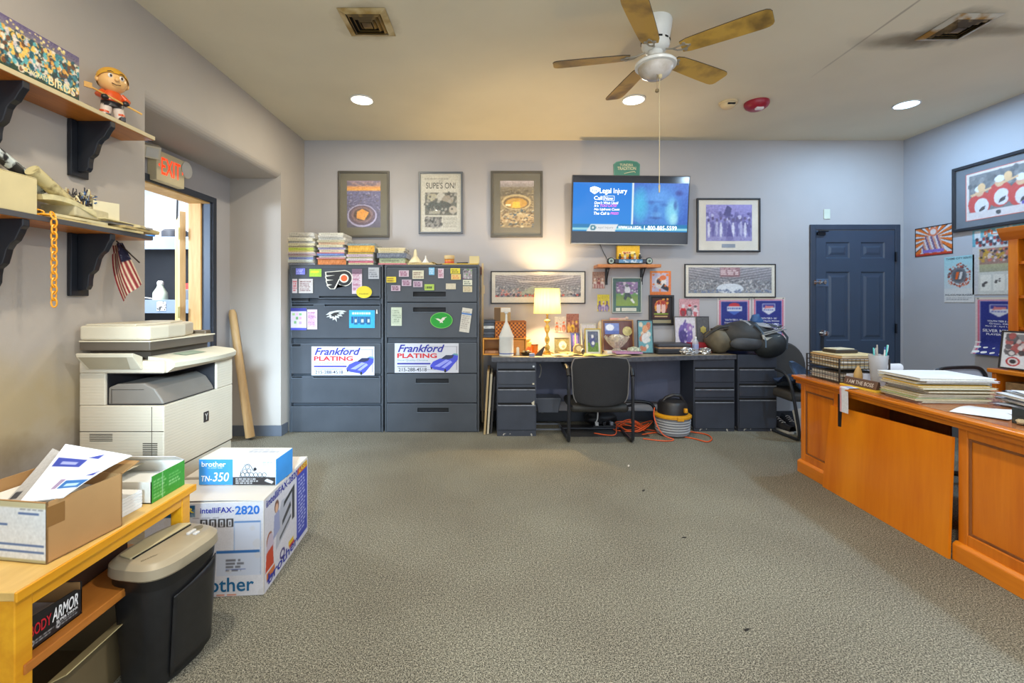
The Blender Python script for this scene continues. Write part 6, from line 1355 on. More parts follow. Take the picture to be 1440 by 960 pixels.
build('bulb_socket', MB().cyl((0, 0, zs0), (0, 0, zs0 + .03), .012), BRASS, t)
build('shade_harp', MB().tube([(-.05, 0, zs0 + .01), (-.055, 0, zs0 + .12), (0, 0, zs1 - .01), (.055, 0, zs0 + .12), (.05, 0, zs0 + .01)], .002, 6), BRASS, t)
build('base', MB().lathe([(.062, 0), (.064, .008), (.050, .016), (.030, .022), (.022, .034)], n=30), BRASS, t, smooth=True)
gl = mat('amber_glass', (190, 164, 84), .12, spec=.7, vary=.4, scale=20)
build('stem', MB().lathe([(.016, .034), (.026, .052), (.028, .07), (.014, .090), (.012, .10), (.024, .13), (.026, .15), (.012, .175), (.010, .20), (.026, .235), (.027, .26), (.014, .285), (.012, .30), (.030, .318), (.030, .332), (.010, .345)], n=12), gl, t)
build('neck', MB().lathe([(.010, .345), (.010, .40), (.014, .402), (.014, zs0 + .005)], n=16), BRASS, t, smooth=True)

# things on the desk ------------------------------------------------------------
def at0(px, y): return ax(px, y)
OW = wood('organizer_orange', (176, 104, 20), (214, 148, 40), (.2, 1, 1), .4)
t = thing('desk_organizer', 'small orange wooden organizer with an open cubby at the worktop end', 'organizer', (-.145, 4.38, DZT + .001))
build('case', MB().box(0, .42, 0, .22, .15, .165).box(0, .42, 0, .22, 0, .014).box(0, .014, 0, .22, .014, .15).box(.406, .42, 0, .22, .014, .15).box(.17, .182, 0, .22, .014, .15).box(0, .42, .21, .22, 0, .165), OW, t, bevel=.002)
build('drawer', MB().box(.186, .402, -.004, .010, .018, .146), OW, t, bevel=.003)
build('stored_paper', MB().box(.02, .15, .03, .19, .015, .04), mat('tan_papers', (176, 130, 90), .7, scale=30, vary=.3), t)
OT = DZT + .001 + .166
for k in range(6):
    c = [(40, 42, 50), (60, 62, 70), (30, 32, 38), (180, 180, 176), (50, 56, 66), (34, 36, 44)][k]
    solo('disc_case', ['black case, bottom of the pile beside the wicker basket', 'dark grey case, second from bottom beside the wicker basket', 'black case, third from bottom beside the wicker basket', 'white case, fourth from bottom beside the wicker basket', 'slate case, fifth from bottom beside the wicker basket', 'black case, topmost of the pile beside the wicker basket'][k], 'case', MB().box(-.052, .052, -.09, .09, 0, .028), mat('case_%d' % k, c, .3, scale=40, vary=.4), (-.088 + .003 * (k % 3), 4.49, OT + .001 + k * .0288), .03 * (k % 2), group='cases on the organizer', bevel=.002)
wk, nt, b = _nt('wicker_weave'); N = nt.nodes; L = nt.links
ck = N.new('ShaderNodeTexChecker'); ck.inputs['Scale'].default_value = 55; ck.inputs[1].default_value = rgb(206, 120, 34) + (1,); ck.inputs[2].default_value = rgb(110, 54, 14) + (1,)
tc = N.new('ShaderNodeTexCoord'); L.new(tc.outputs['Object'], ck.inputs['Vector']); L.new(ck.outputs[0], b.inputs['Base Color']); b.inputs['Roughness'].default_value = .6
bpn = N.new('ShaderNodeBump'); bpn.inputs['Strength'].default_value = .6; L.new(ck.outputs[1], bpn.inputs['Height']); L.new(bpn.outputs[0], b.inputs['Normal'])
t = thing('wicker_basket', 'orange woven wicker basket on top of the wooden organizer', 'basket', (.125, 4.50, OT + .001))
build('weave', MB().box(-.15, .15, -.095, -.085, 0, .15).box(-.15, .15, .085, .095, 0, .15).box(-.15, -.14, -.085, .085, 0, .15).box(.14, .15, -.085, .085, 0, .15).box(-.14, .14, -.085, .085, 0, .008), wk, t)
build('rim', MB().tube([(-.148, -.092, .152), (.148, -.092, .152), (.148, .092, .152), (-.148, .092, .152)], .007, 8, closed=True), mat('rim_rattan', (150, 84, 26), .5), t)
t = thing('cardboard_box', 'open brown cardboard box sitting in the wicker basket', 'box', (.05, 4.50, OT + .012))
build('carton', MB().box(-.085, .075, -.08, .08, 0, .28), mat('box_tan', (176, 140, 90), .7), t, bevel=.002)
build('shipping_label', MB().box(-.02, .074, -.0815, -.08, .235, .278), mat('box_label', (216, 206, 190), .6), t)
build('side_panel', MB().box(-.084, -.025, -.0815, -.08, .0, .278), mat('box_brown', (104, 76, 46), .7), t)
t = thing('plastic_jug', 'white plastic jug with a tall conical spout at the front of the desk', 'jug', (ax(712, 4.32), 4.31, DZT + .001))
JW = mat('jug_white', (206, 204, 196), .35)
build('body', MB().lathe([(.062, 0), (.068, .006), (.068, .17), (.070, .178), (.070, .19), (.066, .196), (.030, .285), (.018, .31)], n=36, sy=.85), JW, t, smooth=True)
build('spout', MB().lathe([(.018, .31), (.011, .325), (.009, .40), (.011, .402), (.018, .408), (.018, .420), (.005, .424)], n=20), JW, t, smooth=True)
build('body_band', MB().lathe([(.0685, .024), (.0692, .025), (.0692, .032), (.0685, .033)], n=36, sy=.85), mat('jug_blue', (70, 90, 150), .4), t)
t = thing('soap_bottle', 'small white bottle standing behind the white jug', 'bottle', (ax(728, 4.40), 4.40, DZT + .001))
build('body', MB().lathe([(.026, 0), (.028, .01), (.028, .07), (.016, .10), (.010, .112)], n=22), mat('bottle_cream', (206, 202, 186), .35), t, smooth=True)
build('cap', MB().lathe([(.011, .112), (.011, .128), (.004, .132)], n=16), mat('cap_yellow', (206, 180, 70), .4), t, smooth=True)
t = thing('lidded_bowl', 'pale yellow lidded bowl beside the wicker basket', 'bowl', (ax(737, 4.56), 4.60, DZT + .11))
build('bowl', MB().lathe([(.05, 0), (.066, .02), (.072, .03), (.066, .036), (.01, .040)], n=30), mat('bowl_yellow', (216, 200, 110), .4), t, smooth=True)
solo('tissue_box', 'small orange and white box under the pale yellow bowl', 'box', MB().box(-.075, .075, -.05, .05, 0, .108), mat('tissue_orange', (206, 180, 90), .5, scale=9, col2=(206, 110, 60), thresh=(.5, .56)), (ax(737, 4.56), 4.60, DZT + .001), bevel=.003)
solo('cream_jar', 'small white jar with a dark lid on top of the pale bowl', 'jar', MB().lathe([(.022, 0), (.024, .004), (.024, .035), (.020, .040)], n=22), mat('jar_white', (226, 216, 180), .3), (ax(733, 4.56), 4.60, DZT + .151), smooth=True)
t = thing('trinket_dish', 'dark dish of small stones on the desk before the bottle', 'dish', (ax(740, 4.38), 4.38, DZT + .001))
build('dish', MB().lathe([(.035, 0), (.055, .028), (.058, .030), (.050, .026), (.01, .008)], n=26), mat('dish_dark', (54, 46, 32), .3), t, smooth=True)
for k, (x, y) in enumerate(((-.025, 0), (.005, .01), (.03, -.005), (.0, -.02), (.02, .02))): build('stone', MB().blob((x, y, .035), (.014, .012, .011), 8, 6), plain([(196, 176, 120), (80, 66, 50), (150, 120, 80), (60, 50, 46), (206, 196, 160)][k], .3), t, smooth=True)
t = thing('orange_cup', 'orange cup with a dark rim beside the lamp', 'cup', (ax(752, 4.48), 4.48, DZT + .001))
build('cup', MB().lathe([(.026, 0), (.034, .09), (.031, .09), (.024, .004)], n=26), mat('cup_orange', (206, 110, 30), .35), t, smooth=True)
build('cup_rim', MB().tube([(.034 * math.cos(a), .034 * math.sin(a), .091) for a in [2 * PI * k / 26 for k in range(26)]], .003, 6, closed=True), mat('cup_rim', (60, 30, 24), .4), t)
solo('photo_stand', 'black folded card stand leaning before the orange cup', 'card stand', MB().prism([(-.048, 0), (.020, 0), (.048, .085), (.040, .088)], 'y', -.02, .02), mat('stand_black', (36, 30, 24), .35), (ax(759, 4.36), 4.36, DZT + .001), bevel=.002)
solo('small_gift_box', 'tiny blue grey box at the front edge of the desk', 'box', MB().box(-.025, .025, -.02, .02, 0, .03), mat('gift_blue', (120, 130, 160), .4), (ax(748, 4.29), 4.29, DZT + .001), bevel=.003)
# loose papers
rr = random.Random(9)
for k, (px, y, hx, hy, c, lab, z_) in enumerate([(790, 4.35, .10, .07, (206, 190, 130), 'curled cream sheet at the lamp end of the desk papers', 0), (815, 4.42, .11, .08, (190, 176, 120), 'tan sheet under the gold picture frame', .003), (838, 4.33, .12, .06, (180, 186, 100), 'pale green sheet at the desk edge behind the chair', 0), (800, 4.50, .09, .07, (170, 150, 100), 'brown paper heap beside the lamp base', .004), (868, 4.36, .13, .07, (196, 186, 150), 'cream sheet next to the violet folder', 0)]):
    def PPr(u, v, hx=hx, hy=hy): return (-hx + 2 * hx * u, -hy + 2 * hy * v, .004 + .008 * math.sin(u * 5 + v * 2) ** 2 + .003 * math.sin(v * 7))
    solo('loose_paper', lab, 'paper', MB().sheet(PPr, 12, 6, .0015), plain(c, .7), (ax(px, y), y, DZT + .001 + z_), rr.uniform(-.3, .3))
solo('violet_folder', 'thin violet folder lying flat behind the desk chair', 'folder', MB().box(-.13, .13, -.08, .08, 0, .012), mat('folder_violet', (176, 130, 170), .5), (ax(884, 4.36), 4.42, DZT + .018), .04, bevel=.002)
def standing(name, lab, cat, box, y, art, fm, fw=.012, mc=(206, 200, 180), lean=.16, rz=0, pb=.02, dep=.012, z0=DZT):
    x0, z1, x1 = ax(box[0], y), az(box[1], y), ax(box[2], y); W = x1 - x0; H = z1 - z0
    t = thing(name, lab, cat, ((x0 + x1) / 2, y, z0 + .003), rot=(-lean, 0, rz))
    build('frame', MB().frame(-W / 2, W / 2, 0, H, fw, -dep / 2, dep / 2), fm, t, bevel=.002)
    build('backing', MB().box(-W / 2 + fw, W / 2 - fw, 0, dep / 2, fw, H - fw), mat('mat_%d_%d_%d' % mc, mc, .6), t)
    build('easel_back', MB().prism([(dep / 2, H * .75), (dep / 2 + .006, H * .75), (H * .75 * math.tan(lean) + .035, .012), (H * .75 * math.tan(lean) + .028, .010)], 'x', -.012, .012), BLACK, t)
    art.place('photo_print', t, (-W / 2 + fw + pb, -.0012, fw + pb), (W - 2 * (fw + pb), 0, 0), (0, 0, H - 2 * (fw + pb)))
    return t, W, H
GF = mat('frame_gold', (176, 150, 60), .3, metal=.7)
A = Art(26, 36, (90, 120, 50)); A.grad(.45, 1, (84, 92, 110), (90, 96, 120)); A.ell(.45, .5, .25, .28, (70, 76, 130)); A.ell(.45, .75, .12, .10, (206, 206, 210)); A.ell(.5, .42, .14, .10, (206, 206, 206)); A.noise(18)
standing('desk_picture_frame', 'small gold framed football photo standing on the desk', 'framed picture', (823, 462, 846, 497), 4.40, A, GF, .010, (206, 206, 196), pb=.018)
A = people(40, 40, (206, 196, 190), 3, [(90, 90, 110), (206, 196, 90), (190, 180, 180)]); 
standing('desk_picture_frame', 'white edged photo standing tilted behind the gold frame', 'framed picture', (818, 455, 841, 490), 4.52, A, mat('frame_cream', (206, 200, 186), .5), .006, pb=.006, rz=.2)
A = Art(24, 30, (60, 70, 150)); A.rect(.15, .2, .85, .9, (130, 110, 180)); A.rect(.4, 0, .6, 1, (206, 190, 120)); A.noise(14)
standing('desk_picture_frame', 'blue and violet card standing between the lamp and the gold frame', 'card', (803, 468, 816, 489), 4.60, A, mat('frame_blue', (60, 70, 140), .4), .004, pb=.003)
A = Art(34, 26, (120, 110, 66)); A.ell(.55, .5, .28, .30, (214, 206, 180)); A.ell(.6, .4, .12, .12, (150, 140, 110)); A.noise(16)
standing('desk_picture_frame', 'small brown helmet photo standing by the lamp base', 'photo', (780, 475, 801, 492), 4.56, A, mat('frame_brown', (110, 96, 60), .4), .004, pb=.002)
t = thing('mantel_clock', 'small tan domed desk clock in front of the gold frame', 'clock', (ax(814, 4.42), 4.44, DZT + .012))
build('case', MB().prism([(-.05, 0), (.05, 0), (.052, .05), (.036, .082), (0, .094), (-.036, .082), (-.052, .05)], 'y', -.02, .02), mat('clock_case', (150, 130, 84), .35), t, bevel=.004)
build('dial', MB().cyl((0, -.022, .050), (0, -.0195, .050), .026, n=26), mat('clock_dial', (206, 196, 150), .3), t)
solo('glass_ornament', 'small dark and clear glass ornament beside the gold frame', 'ornament', MB().blob((0, 0, .03), (.020, .016, .03), 8, 6, 2, .1, flat=-1), mat('glass_dark', (76, 66, 60), .1, scale=40, col2=(206, 200, 190), thresh=(.5, .6)), (ax(819.5, 4.34), 4.34, DZT + .010))
# wooden plaque with clock, crystal bowl
PW_ = wood('plaque_walnut', (84, 50, 46), (120, 78, 70), (1, 1, .2), .3)
t = thing('award_plaque', 'walnut award plaque with a round gold dial behind the crystal bowl', 'plaque', (ax(871, 4.62), 4.66, DZT + .003), rot=(-.12, 0, 0))
W, H = ax(893, 4.62) - ax(848, 4.62), az(450, 4.62) - DZT
build('board', MB().box(-W / 2, W / 2, 0, .02, 0, H), PW_, t, bevel=.003)
build('border', MB().frame(-W / 2, W / 2, 0, H, .012, -.006, 0), wood('plaque_tan', (150, 110, 66), (176, 130, 80), (1, 1, .2), .35), t)
A = Art(34, 22, (120, 140, 200)); A.ell(.35, .6, .3, .3, (226, 232, 246)); A.rect(0, 0, 1, .3, (90, 110, 180)); A.noise(8); A.place('certificate', t, (-W / 2 + .03, -.004, H * .55), (W * .45, 0, 0), (0, 0, H * .34))
build('dial', MB().cyl((W * .30, -.008, H * .64), (W * .30, 0, H * .64), .048, n=34), mat('dial_gold', (190, 180, 120), .3, scale=30, vary=.4), t)
crm = mat('crystal', (206, 196, 176), .05, spec=.8, alpha=.55, scale=40, vary=.3)
def crystal(u, v): 
    return 0
b = MB(); n = 28; vs = []; lv = [(.040, 0), (.046, .010), (.030, .022), (.060, .05), (.092, .09), (.116, .135)]
for (r, z) in lv:
    for i in range(n):
        a = 2 * PI * i / n; k = 1 + (.10 if i % 2 else -.02) * (z > .03); vs.append((r * k * math.cos(a), r * k * math.sin(a) * .7, z + (.018 * math.cos(a * 7) if z > .12 else 0)))
b.add(vs, [(j * n + i, j * n + (i + 1) % n, (j + 1) * n + (i + 1) % n, (j + 1) * n + i) for j in range(len(lv) - 1) for i in range(n)])
t = thing('crystal_bowl', 'cut crystal bowl with a pointed rim in front of the walnut plaque', 'bowl', (ax(868, 4.50), 4.52, DZT + .031))
build('bowl', b, crm, t); build('crystal_fill', MB().blob((0, 0, .12), (.075, .045, .045), 12, 8, 5, .12), mat('cellophane', (214, 206, 190), .1, scale=60, vary=.5, alpha=.7), t)
solo('glass_block', 'low pale glass dish heaped with trinkets beside the crystal bowl', 'dish', MB().lathe([(.05, 0), (.072, .035), (.06, .06), (.01, .07)], n=12, sy=.6), mat('dish_pale', (176, 184, 160), .15, scale=50, vary=.5), (ax(893, 4.47), 4.50, DZT + .001))
solo('paper_pad', 'white paper pad under the crystal bowl', 'pad', MB().box(-.11, .11, -.06, .06, 0, .028), PAPER, (ax(868, 4.50), 4.53, DZT + .001), .03, bevel=.002)
solo('pink_toy_car', 'faded pink and cream figurine row on top of the walnut plaque', 'figurine', MB().box(-.10, .06, -.012, .012, 0, .02).blob((.075, 0, .016), (.022, .012, .016), 10, 6), mat('pink_faded', (214, 150, 140), .4, scale=12, col2=(206, 196, 170)), (ax(872, 4.68), 4.705, DZT + H + .0), bevel=.002)
solo('cream_figurine', 'cream figurine standing beside the walnut plaque', 'figurine', MB().lathe([(.03, 0), (.034, .02), (.024, .10), (.030, .16), (.018, .22), (.022, .26), (.016, .30), (.004, .32)], n=16, sy=.6), mat('figurine_cream', (196, 180, 150), .4, scale=20, vary=.4), (ax(845, 4.66), 4.70, DZT + .001), smooth=True)
A = Art(30, 52, (96, 150, 160)); A.specks(14, [(214, 206, 196), (190, 110, 80), (216, 196, 170)], (.15, .1, .85, .9), (.05, .10)); A.ell(.5, .75, .2, .12, (206, 150, 110)); A.ell(.5, .45, .28, .16, (206, 206, 206)); A.noise(10)
standing('desk_picture_frame', 'tall narrow black framed teal picture standing beside the plaque', 'framed picture', (897, 450, 919.5, 494), 4.50, A, mat('frame_navy', (40, 50, 58), .35), .010, pb=0, lean=.10)
A = Art(44, 48, (206, 200, 206)); A.ell(.5, .5, .34, .34, (110, 90, 160)); A.ell(.38, .42, .2, .2, (70, 56, 120)); A.ell(.7, .7, .14, .12, (150, 110, 170)); A.specks(20, [(206, 196, 214), (90, 70, 140)], (.1, .1, .9, .9), (.03, .06)); A.noise(10)
standing('desk_picture_frame', 'dark framed violet print standing against the wall beyond the teal one', 'framed picture', (949, 445, 980.5, 496), 4.66, A, mat('frame_taupe', (104, 98, 92), .35), .010, pb=0, lean=.08)
t, W, H = standing('gold_medallion_plaque', 'dark grey plaque with a gold emblem next to the violet print', 'plaque', (980.8, 445, 998.5, 496), 4.67, Art(20, 40, (84, 82, 84)).noise(8), mat('plaque_grey', (76, 74, 78), .4), .006, (84, 82, 84), pb=0, lean=.08)
build('medallion', MB().prism([(.034 * (1 if k % 2 else .78) * math.cos(k * PI / 6), H * .62 + .040 * (1 if k % 2 else .78) * math.sin(k * PI / 6)) for k in range(12)], 'y', -.010, -.002), mat('medal_gold', (196, 176, 96), .3, metal=.4), t)
# bags and boxes on the right of the desk
t = thing('briefcase', 'flat black soft briefcase lying on the desk next to the red box', 'briefcase', (ax(943, 4.56), 4.58, DZT + .001), .04)
build('lower_half', MB().box(-.175, .16, -.13, .13, 0, .055), mat('case_black', (34, 34, 38), .5), t, bevel=.014, seg=3)
build('upper_half', MB().box(-.165, .165, -.12, .13, .066, .10), mat('case_grey', (58, 58, 64), .45), t, bevel=.012, seg=3)
build('stuffed_papers', MB().box(-.16, .15, -.125, .12, .054, .067), mat('papers_tan', (170, 140, 110), .7, scale=20, vary=.3), t)
solo('red_box', 'dark red box behind the foil packages on the desk', 'box', MB().box(-.115, .115, -.05, .05, 0, .10), mat('box_red', (150, 26, 36), .45), (ax(985, 4.60), 4.64, DZT + .001), bevel=.003)
fm_ = mat('crumpled_foil', (200, 200, 200), .22, metal=.85, scale=30, vary=.3, bump=1.0, bscale=40)
solo('foil_package', 'crumpled foil package at the desk edge, on the briefcase side of the water bottle', 'foil package', MB().blob((0, 0, .030), (.072, .05, .040), 26, 16, 3, .16, 6, flat=-.75), fm_, (ax(967, 4.44), 4.45, DZT + .001), smooth=False)
solo('foil_package', 'crumpled foil package squeezed between the water bottle and the big bags', 'foil package', MB().blob((0, 0, .028), (.058, .045, .036), 26, 16, 9, .16, 6, flat=-.75), fm_, (ax(992, 4.48), 4.49, DZT + .001), smooth=False)
t = thing('water_bottle', 'clear water bottle standing between the two foil packages', 'bottle', (ax(980, 4.47), 4.505, DZT + .001))
build('bottle', MB().lathe([(.026, 0), (.030, .005), (.030, .10), (.028, .12), (.013, .145), (.012, .155)], n=24), mat('bottle_clear', (206, 214, 224), .06, alpha=.45), t, smooth=True)
build('label', MB().lathe([(.0305, .05), (.0308, .052), (.0308, .095), (.0305, .097)], n=24), mat('label_blue', (150, 160, 200), .4), t)
build('cap', MB().lathe([(.0135, .150), (.0135, .165), (.011, .167)], n=16), WHITE, t, smooth=True)

# duffel bags -------------------------------------------------------------------
def bag_mat(n, c): return mat(n, c, .6, scale=8, vary=.35, bump=.5, bscale=22)
t = thing('duffel_bag', 'large black sports duffel with an open zip and white swoosh on the pedestals', 'bag', (2.46, 4.535, DZT + .002), -.05)
build('body', MB().blob((0, 0, .165), (.32, .19, .165), 32, 18, 3, .10, 1.6, flat=-.82), bag_mat('bag_black', (44, 44, 44)), t, smooth=True)
build('end_pocket', MB().blob((.17, -.13, .10), (.15, .12, .13), 22, 14, 6, .08, 1.6, flat=-1), bag_mat('bag_dark_green', (30, 34, 36)), t, smooth=True)
build('side_pocket', MB().blob((-.03, -.15, .115), (.17, .06, .07), 22, 12, 8, .08, 1.6), bag_mat('bag_slate', (58, 60, 64)), t, smooth=True)
build('grey_panel', MB().sheet(lambda u, v: (-.06 + .20 * u + .04 * v, -.02 - .12 * v + .015 * math.sin(u * 5), .315 - .04 * v * v + .010 * math.sin(u * 4 + 1)), 12, 5, .006), bag_mat('bag_grey', (140, 142, 146)), t, smooth=True)
build('zip_band', MB().tube([(.0, -.165, .18), (.12, -.19, .205), (.22, -.19, .235), (.33, -.12, .25)], .008, 8).tube([(.03, -.18, .20), (.14, -.20, .23), (.25, -.19, .262), (.33, -.10, .275)], .005, 8), mat('zip_white', (150, 152, 150), .4), t, smooth=True)
shp = [(.02, .03), (.03, -.01), (.06, -.022), (.12, -.012), (.19, .022), (.10, .006), (.06, .004), (.045, .015), (.04, .032)]
sw = MB(); sw.prism([(.035 + a, .17 + b_) for a, b_ in shp], 'y', -.222, -.210); build('swoosh', sw, mat('swoosh_white', (170, 170, 162), .5), t)
build('blue_cloth', MB().blob((.10, -.03, .335), (.055, .05, .055), 18, 12, 4, .25, 3), bag_mat('cloth_blue', (44, 84, 136)), t, smooth=True)
build('striped_cloth', MB().sheet(lambda u, v: (.13 + .16 * u, -.13 + .10 * v, .275 + .02 * math.sin(u * 9) - .05 * (v - .5) ** 2 + .015 * math.cos(v * 7)), 14, 6, .01), mat('cloth_striped', (110, 110, 160), .6, scale=30, col2=(200, 200, 214), thresh=(.48, .54)), t, smooth=True)
build('strap', MB().tube([(.02, -.16, .30), (.07, -.20, .22), (.09, -.215, .14), (.09, -.215, .08)], .016, 8, flat=.35, up=(1, 0, 0)), bag_mat('strap_blue_grey', (96, 120, 146)), t, smooth=True)
build('shoulder_strap', MB().tube([(.16, -.08, .30), (.26, -.13, .27), (.34, -.13, .17), (.32, -.15, .06)], .016, 8, flat=.5), bag_mat('strap_dark', (54, 60, 66)), t, smooth=True)
t = thing('gym_bag', 'brown grey slumped gym bag lying against the black duffel', 'bag', (2.235, 4.56, DZT + .002), .1)
build('body', MB().blob((-.01, 0, .130), (.13, .15, .14), 28, 16, 12, .12, 2.0, flat=-.85), bag_mat('bag_olive', (98, 90, 72)), t, smooth=True)
build('collar', MB().blob((0, -.01, .235), (.11, .09, .035), 20, 10, 3, .25, 3), bag_mat('bag_collar', (56, 50, 42)), t, smooth=True)
build('strap', MB().tube([(-.20, -.05, .16), (-.14, -.06, .215), (-.06, -.08, .262), (.06, -.09, .28), (.14, -.10, .22)], .012, 8, flat=.5), bag_mat('bag_strap_black', (36, 34, 32)), t, smooth=True)

# ================================================================== DESK CHAIR (seen from behind)
def sled_chair(label, loc, rz, seatc, backc):
    t = thing('guest_chair', label, 'chair', loc, rz)
    CM_ = mat('chair_tube', (46, 48, 54), .3, metal=.3)
    for sx in (-1, 1):
        x = sx * .285
        p = [(x, .34, .055), (x, .42, .016), (x, .30, .014), (x, .10, .014), (x, .03, .018), (x, .0, .045), (x, -.005, .10), (x, .0, .30), (x, .0, .48), (x, .0, .58), (x, .03, .62), (x, .12, .645), (x, .34, .645)]
        build('sled_frame', MB().tube(p[1:], .0135, 10, flat=1.3), CM_, t, smooth=True)
        build('armrest', MB().tube([(x * 1.0, .0, .60), (x * 1.0, .03, .652), (x * 1.0, .10, .668), (x * 1.0, .34, .664)], .025, 10, flat=.75), mat('armrest_black', (30, 30, 32), .4), t, smooth=True)
        build('seat_support', MB().tube([(x * .97, .0, .34), (x * .8, .10, .30), (x * .6, .16, .295)], .011, 8), CM_, t, smooth=True)
    build('cross_bar', MB().tube([(-.285, .42, .016), (.285, .42, .016)], .0135, 10), CM_, t, smooth=True)
    n = 24; b = MB(); vs = []; m = 12
    def BK(u, v, off):
        a = (u - .5) * 2; c = (v - .5) * 2; k = (1 - abs(c) ** 4 * .10) ; kk = (1 - abs(a) ** 4 * .10)
        wtop = .262 - .02 * (1 - v)
        return (a * wtop * (1 - max(0, abs(c) - .6) ** 2 * .7), -.01 + .045 * a * a + off, .362 + .390 * v + (.02 * (1 - a * a) if v > .5 else -.035 * (1 - a * a)) * abs(c))
    b.sheet(lambda u, v: BK(u, v, 0), 20, 14, 0)
    o = build('backrest', b, backc, t, smooth=True); sdm = o.modifiers.new('thick', 'SOLIDIFY'); sdm.thickness = .045; sdm.offset = 0; bv = o.modifiers.new('bevel', 'BEVEL'); bv.width = .018; bv.segments = 3; bv.limit_method = 'ANGLE'
    rim = [BK(0, v / 10, -.024) for v in range(0, 11)] + [BK(u / 12, 1, -.024) for u in range(1, 13)] + [BK(1, 1 - v / 10, -.024) for v in range(1, 11)]
    build('back_piping', MB().tube(rim, .0055, 6), mat('piping_grey', (116, 114, 112), .35), o, smooth=True)
    build('seat', MB().box(-.265, .265, .03, .50, .262, .338), seatc, t, bevel=.035, seg=4, smooth=True)
    return t
sled_chair('black armchair with a sled base pulled up to the long worktop', (.918, 4.055, 0), 0, mat('seat_black', (44, 42, 38), .6, bump=.3), mat('back_mesh', (34, 34, 36), .75, bump=.6, bscale=200))

# ================================================================== UNDER THE DESK
t = thing('shop_vacuum', 'grey and black shop vacuum with a yellow band under the desk', 'vacuum', (1.665, 4.34, 0))
VG = mat('vac_grey', (128, 130, 136), .4); VK = mat('vac_black', (40, 38, 38), .4); VY = mat('vac_yellow', (214, 150, 24), .4)
build('drum', MB().lathe([(.140, .010), (.150, .018), (.158, .165), (.160, .175)], n=36), VG, t, smooth=True)
for k in range(5): build('drum_rib', MB().lathe([(.151 + k * .0015, .040 + k * .024), (.159 + k * .0015, .044 + k * .024), (.159 + k * .0015, .052 + k * .024), (.151 + k * .0015, .056 + k * .024)], n=36), mat('vac_rib', (176, 178, 180), .35), t, smooth=True)
build('band', MB().lathe([(.160, .170), (.172, .176), (.172, .192), (.150, .205), (.10, .208)], n=36), VY, t, smooth=True)
build('motor_head', MB().lathe([(.138, .205), (.134, .29), (.118, .318), (.06, .335), (.01, .338)], n=30), VK, t, smooth=True)
build('handle', MB().tube([(-.10, -.02, .315), (-.07, -.03, .355), (.0, -.03, .378), (.06, -.03, .372), (.09, -.02, .325)], .016, 10), VK, t, smooth=True)
build('latch', MB().box(.055, .085, -.150, -.125, .235, .275).cyl((.07, -.155, .25), (.07, -.14, .25), .014), VY, t, bevel=.003)
build('latch', MB().box(-.02, .04, -.182, -.16, .165, .20), VY, t, bevel=.003)
for a in range(4): build('caster', MB().cyl((.12 * math.cos(a * PI / 2 + .8), .12 * math.sin(a * PI / 2 + .8), 0), (.12 * math.cos(a * PI / 2 + .8), .12 * math.sin(a * PI / 2 + .8), .02), .014), VK, t)
# orange extension cord, two runs
def cat(pts, k=8):
    out = []; P = [Vector(p) for p in pts]; P = [P[0]] + P + [P[-1]]
    for i in range(1, len(P) - 2):
        for j in range(k):
            u = j / k; a, b_, c, d = P[i - 1], P[i], P[i + 1], P[i + 2]
            out.append(.5 * ((2 * b_) + (c - a) * u + (2 * a - 5 * b_ + 4 * c - d) * u * u + (3 * b_ - a - 3 * c + d) * u ** 3))
    return out + [P[-2]]
OCM = mat('cord_orange', (226, 92, 40), .45)
def fl(px, py, z=.006): 
    y = (1.275 - z) * 640 / (py - 422); return ((px - 700) * y / 640, y, z)
pts = [fl(903, 611), fl(926, 608), fl(950, 612), fl(975, 616.5), fl(994, 621), fl(1001, 617), fl(994, 611), fl(975, 607.5), fl(952, 605), fl(936, 602)]
solo('extension_cord', 'orange extension cord looping out over the carpet in front of the pedestals', 'cord', MB().tube(cat(pts), .0055, 8), OCM, (0, 0, .001), smooth=True)
rr = random.Random(21); pts = [Vector((1.55, 4.40, .012))]
for k in range(26):
    a = k * 1.35; pts.append(Vector((1.33 + rr.uniform(.08, .20) * math.cos(a), 4.48 + rr.uniform(.06, .15) * math.sin(a), .012 + rr.uniform(0, .10) * (k % 3) / 2)))
pts.append(Vector((1.10, 4.28, .010))); pts.append(Vector((.92, 4.34, .008)))
solo('extension_cord', 'tangled heap of orange cord between the chair and the shop vacuum', 'cord', MB().tube(cat(pts, 6), .005, 7), OCM, (0, 0, 0), smooth=True)
solo('extension_cord', 'orange cord draped over the side of the shop vacuum', 'cord', MB().tube(cat([(1.48, 4.30, .26), (1.455, 4.24, .20), (1.47, 4.20, .12), (1.52, 4.17, .04), (1.60, 4.14, .008), (1.50, 4.10, .008), (1.33, 4.17, .008)], 8), .005, 7), OCM, (0, 0, 0), smooth=True)
solo('black_hose', 'black hose arching behind the cords under the desk', 'hose', MB().tube(cat([(1.02, 4.62, .18), (1.15, 4.63, .225), (1.35, 4.64, .245), (1.55, 4.63, .225), (1.60, 4.60, .12), (1.60, 4.56, .03)], 8), .015, 10), BLACK, (0, 0, 0), smooth=True)
solo('black_bag', 'low black bundle lying under the seat of the desk chair', 'bag', MB().blob((0, 0, .07), (.17, .09, .07), 20, 12, 5, .15, 3, flat=-.9), mat('bundle_black', (32, 32, 34), .5, bump=.4), (1.05, 4.66, 0), smooth=True)
t = thing('power_strip', 'black power strip with plugs on the carpet under the desk', 'power strip', (1.06, 4.50, 0), .1)
build('body', MB().box(-.13, .13, -.025, .025, 0, .04), BLACK, t, bevel=.004)
for k in range(3): build('plug', MB().box(-.10 + k * .075, -.07 + k * .075, -.018, .018, .0405, .075), [WHITE, BLACK, VG][k], t, bevel=.004)
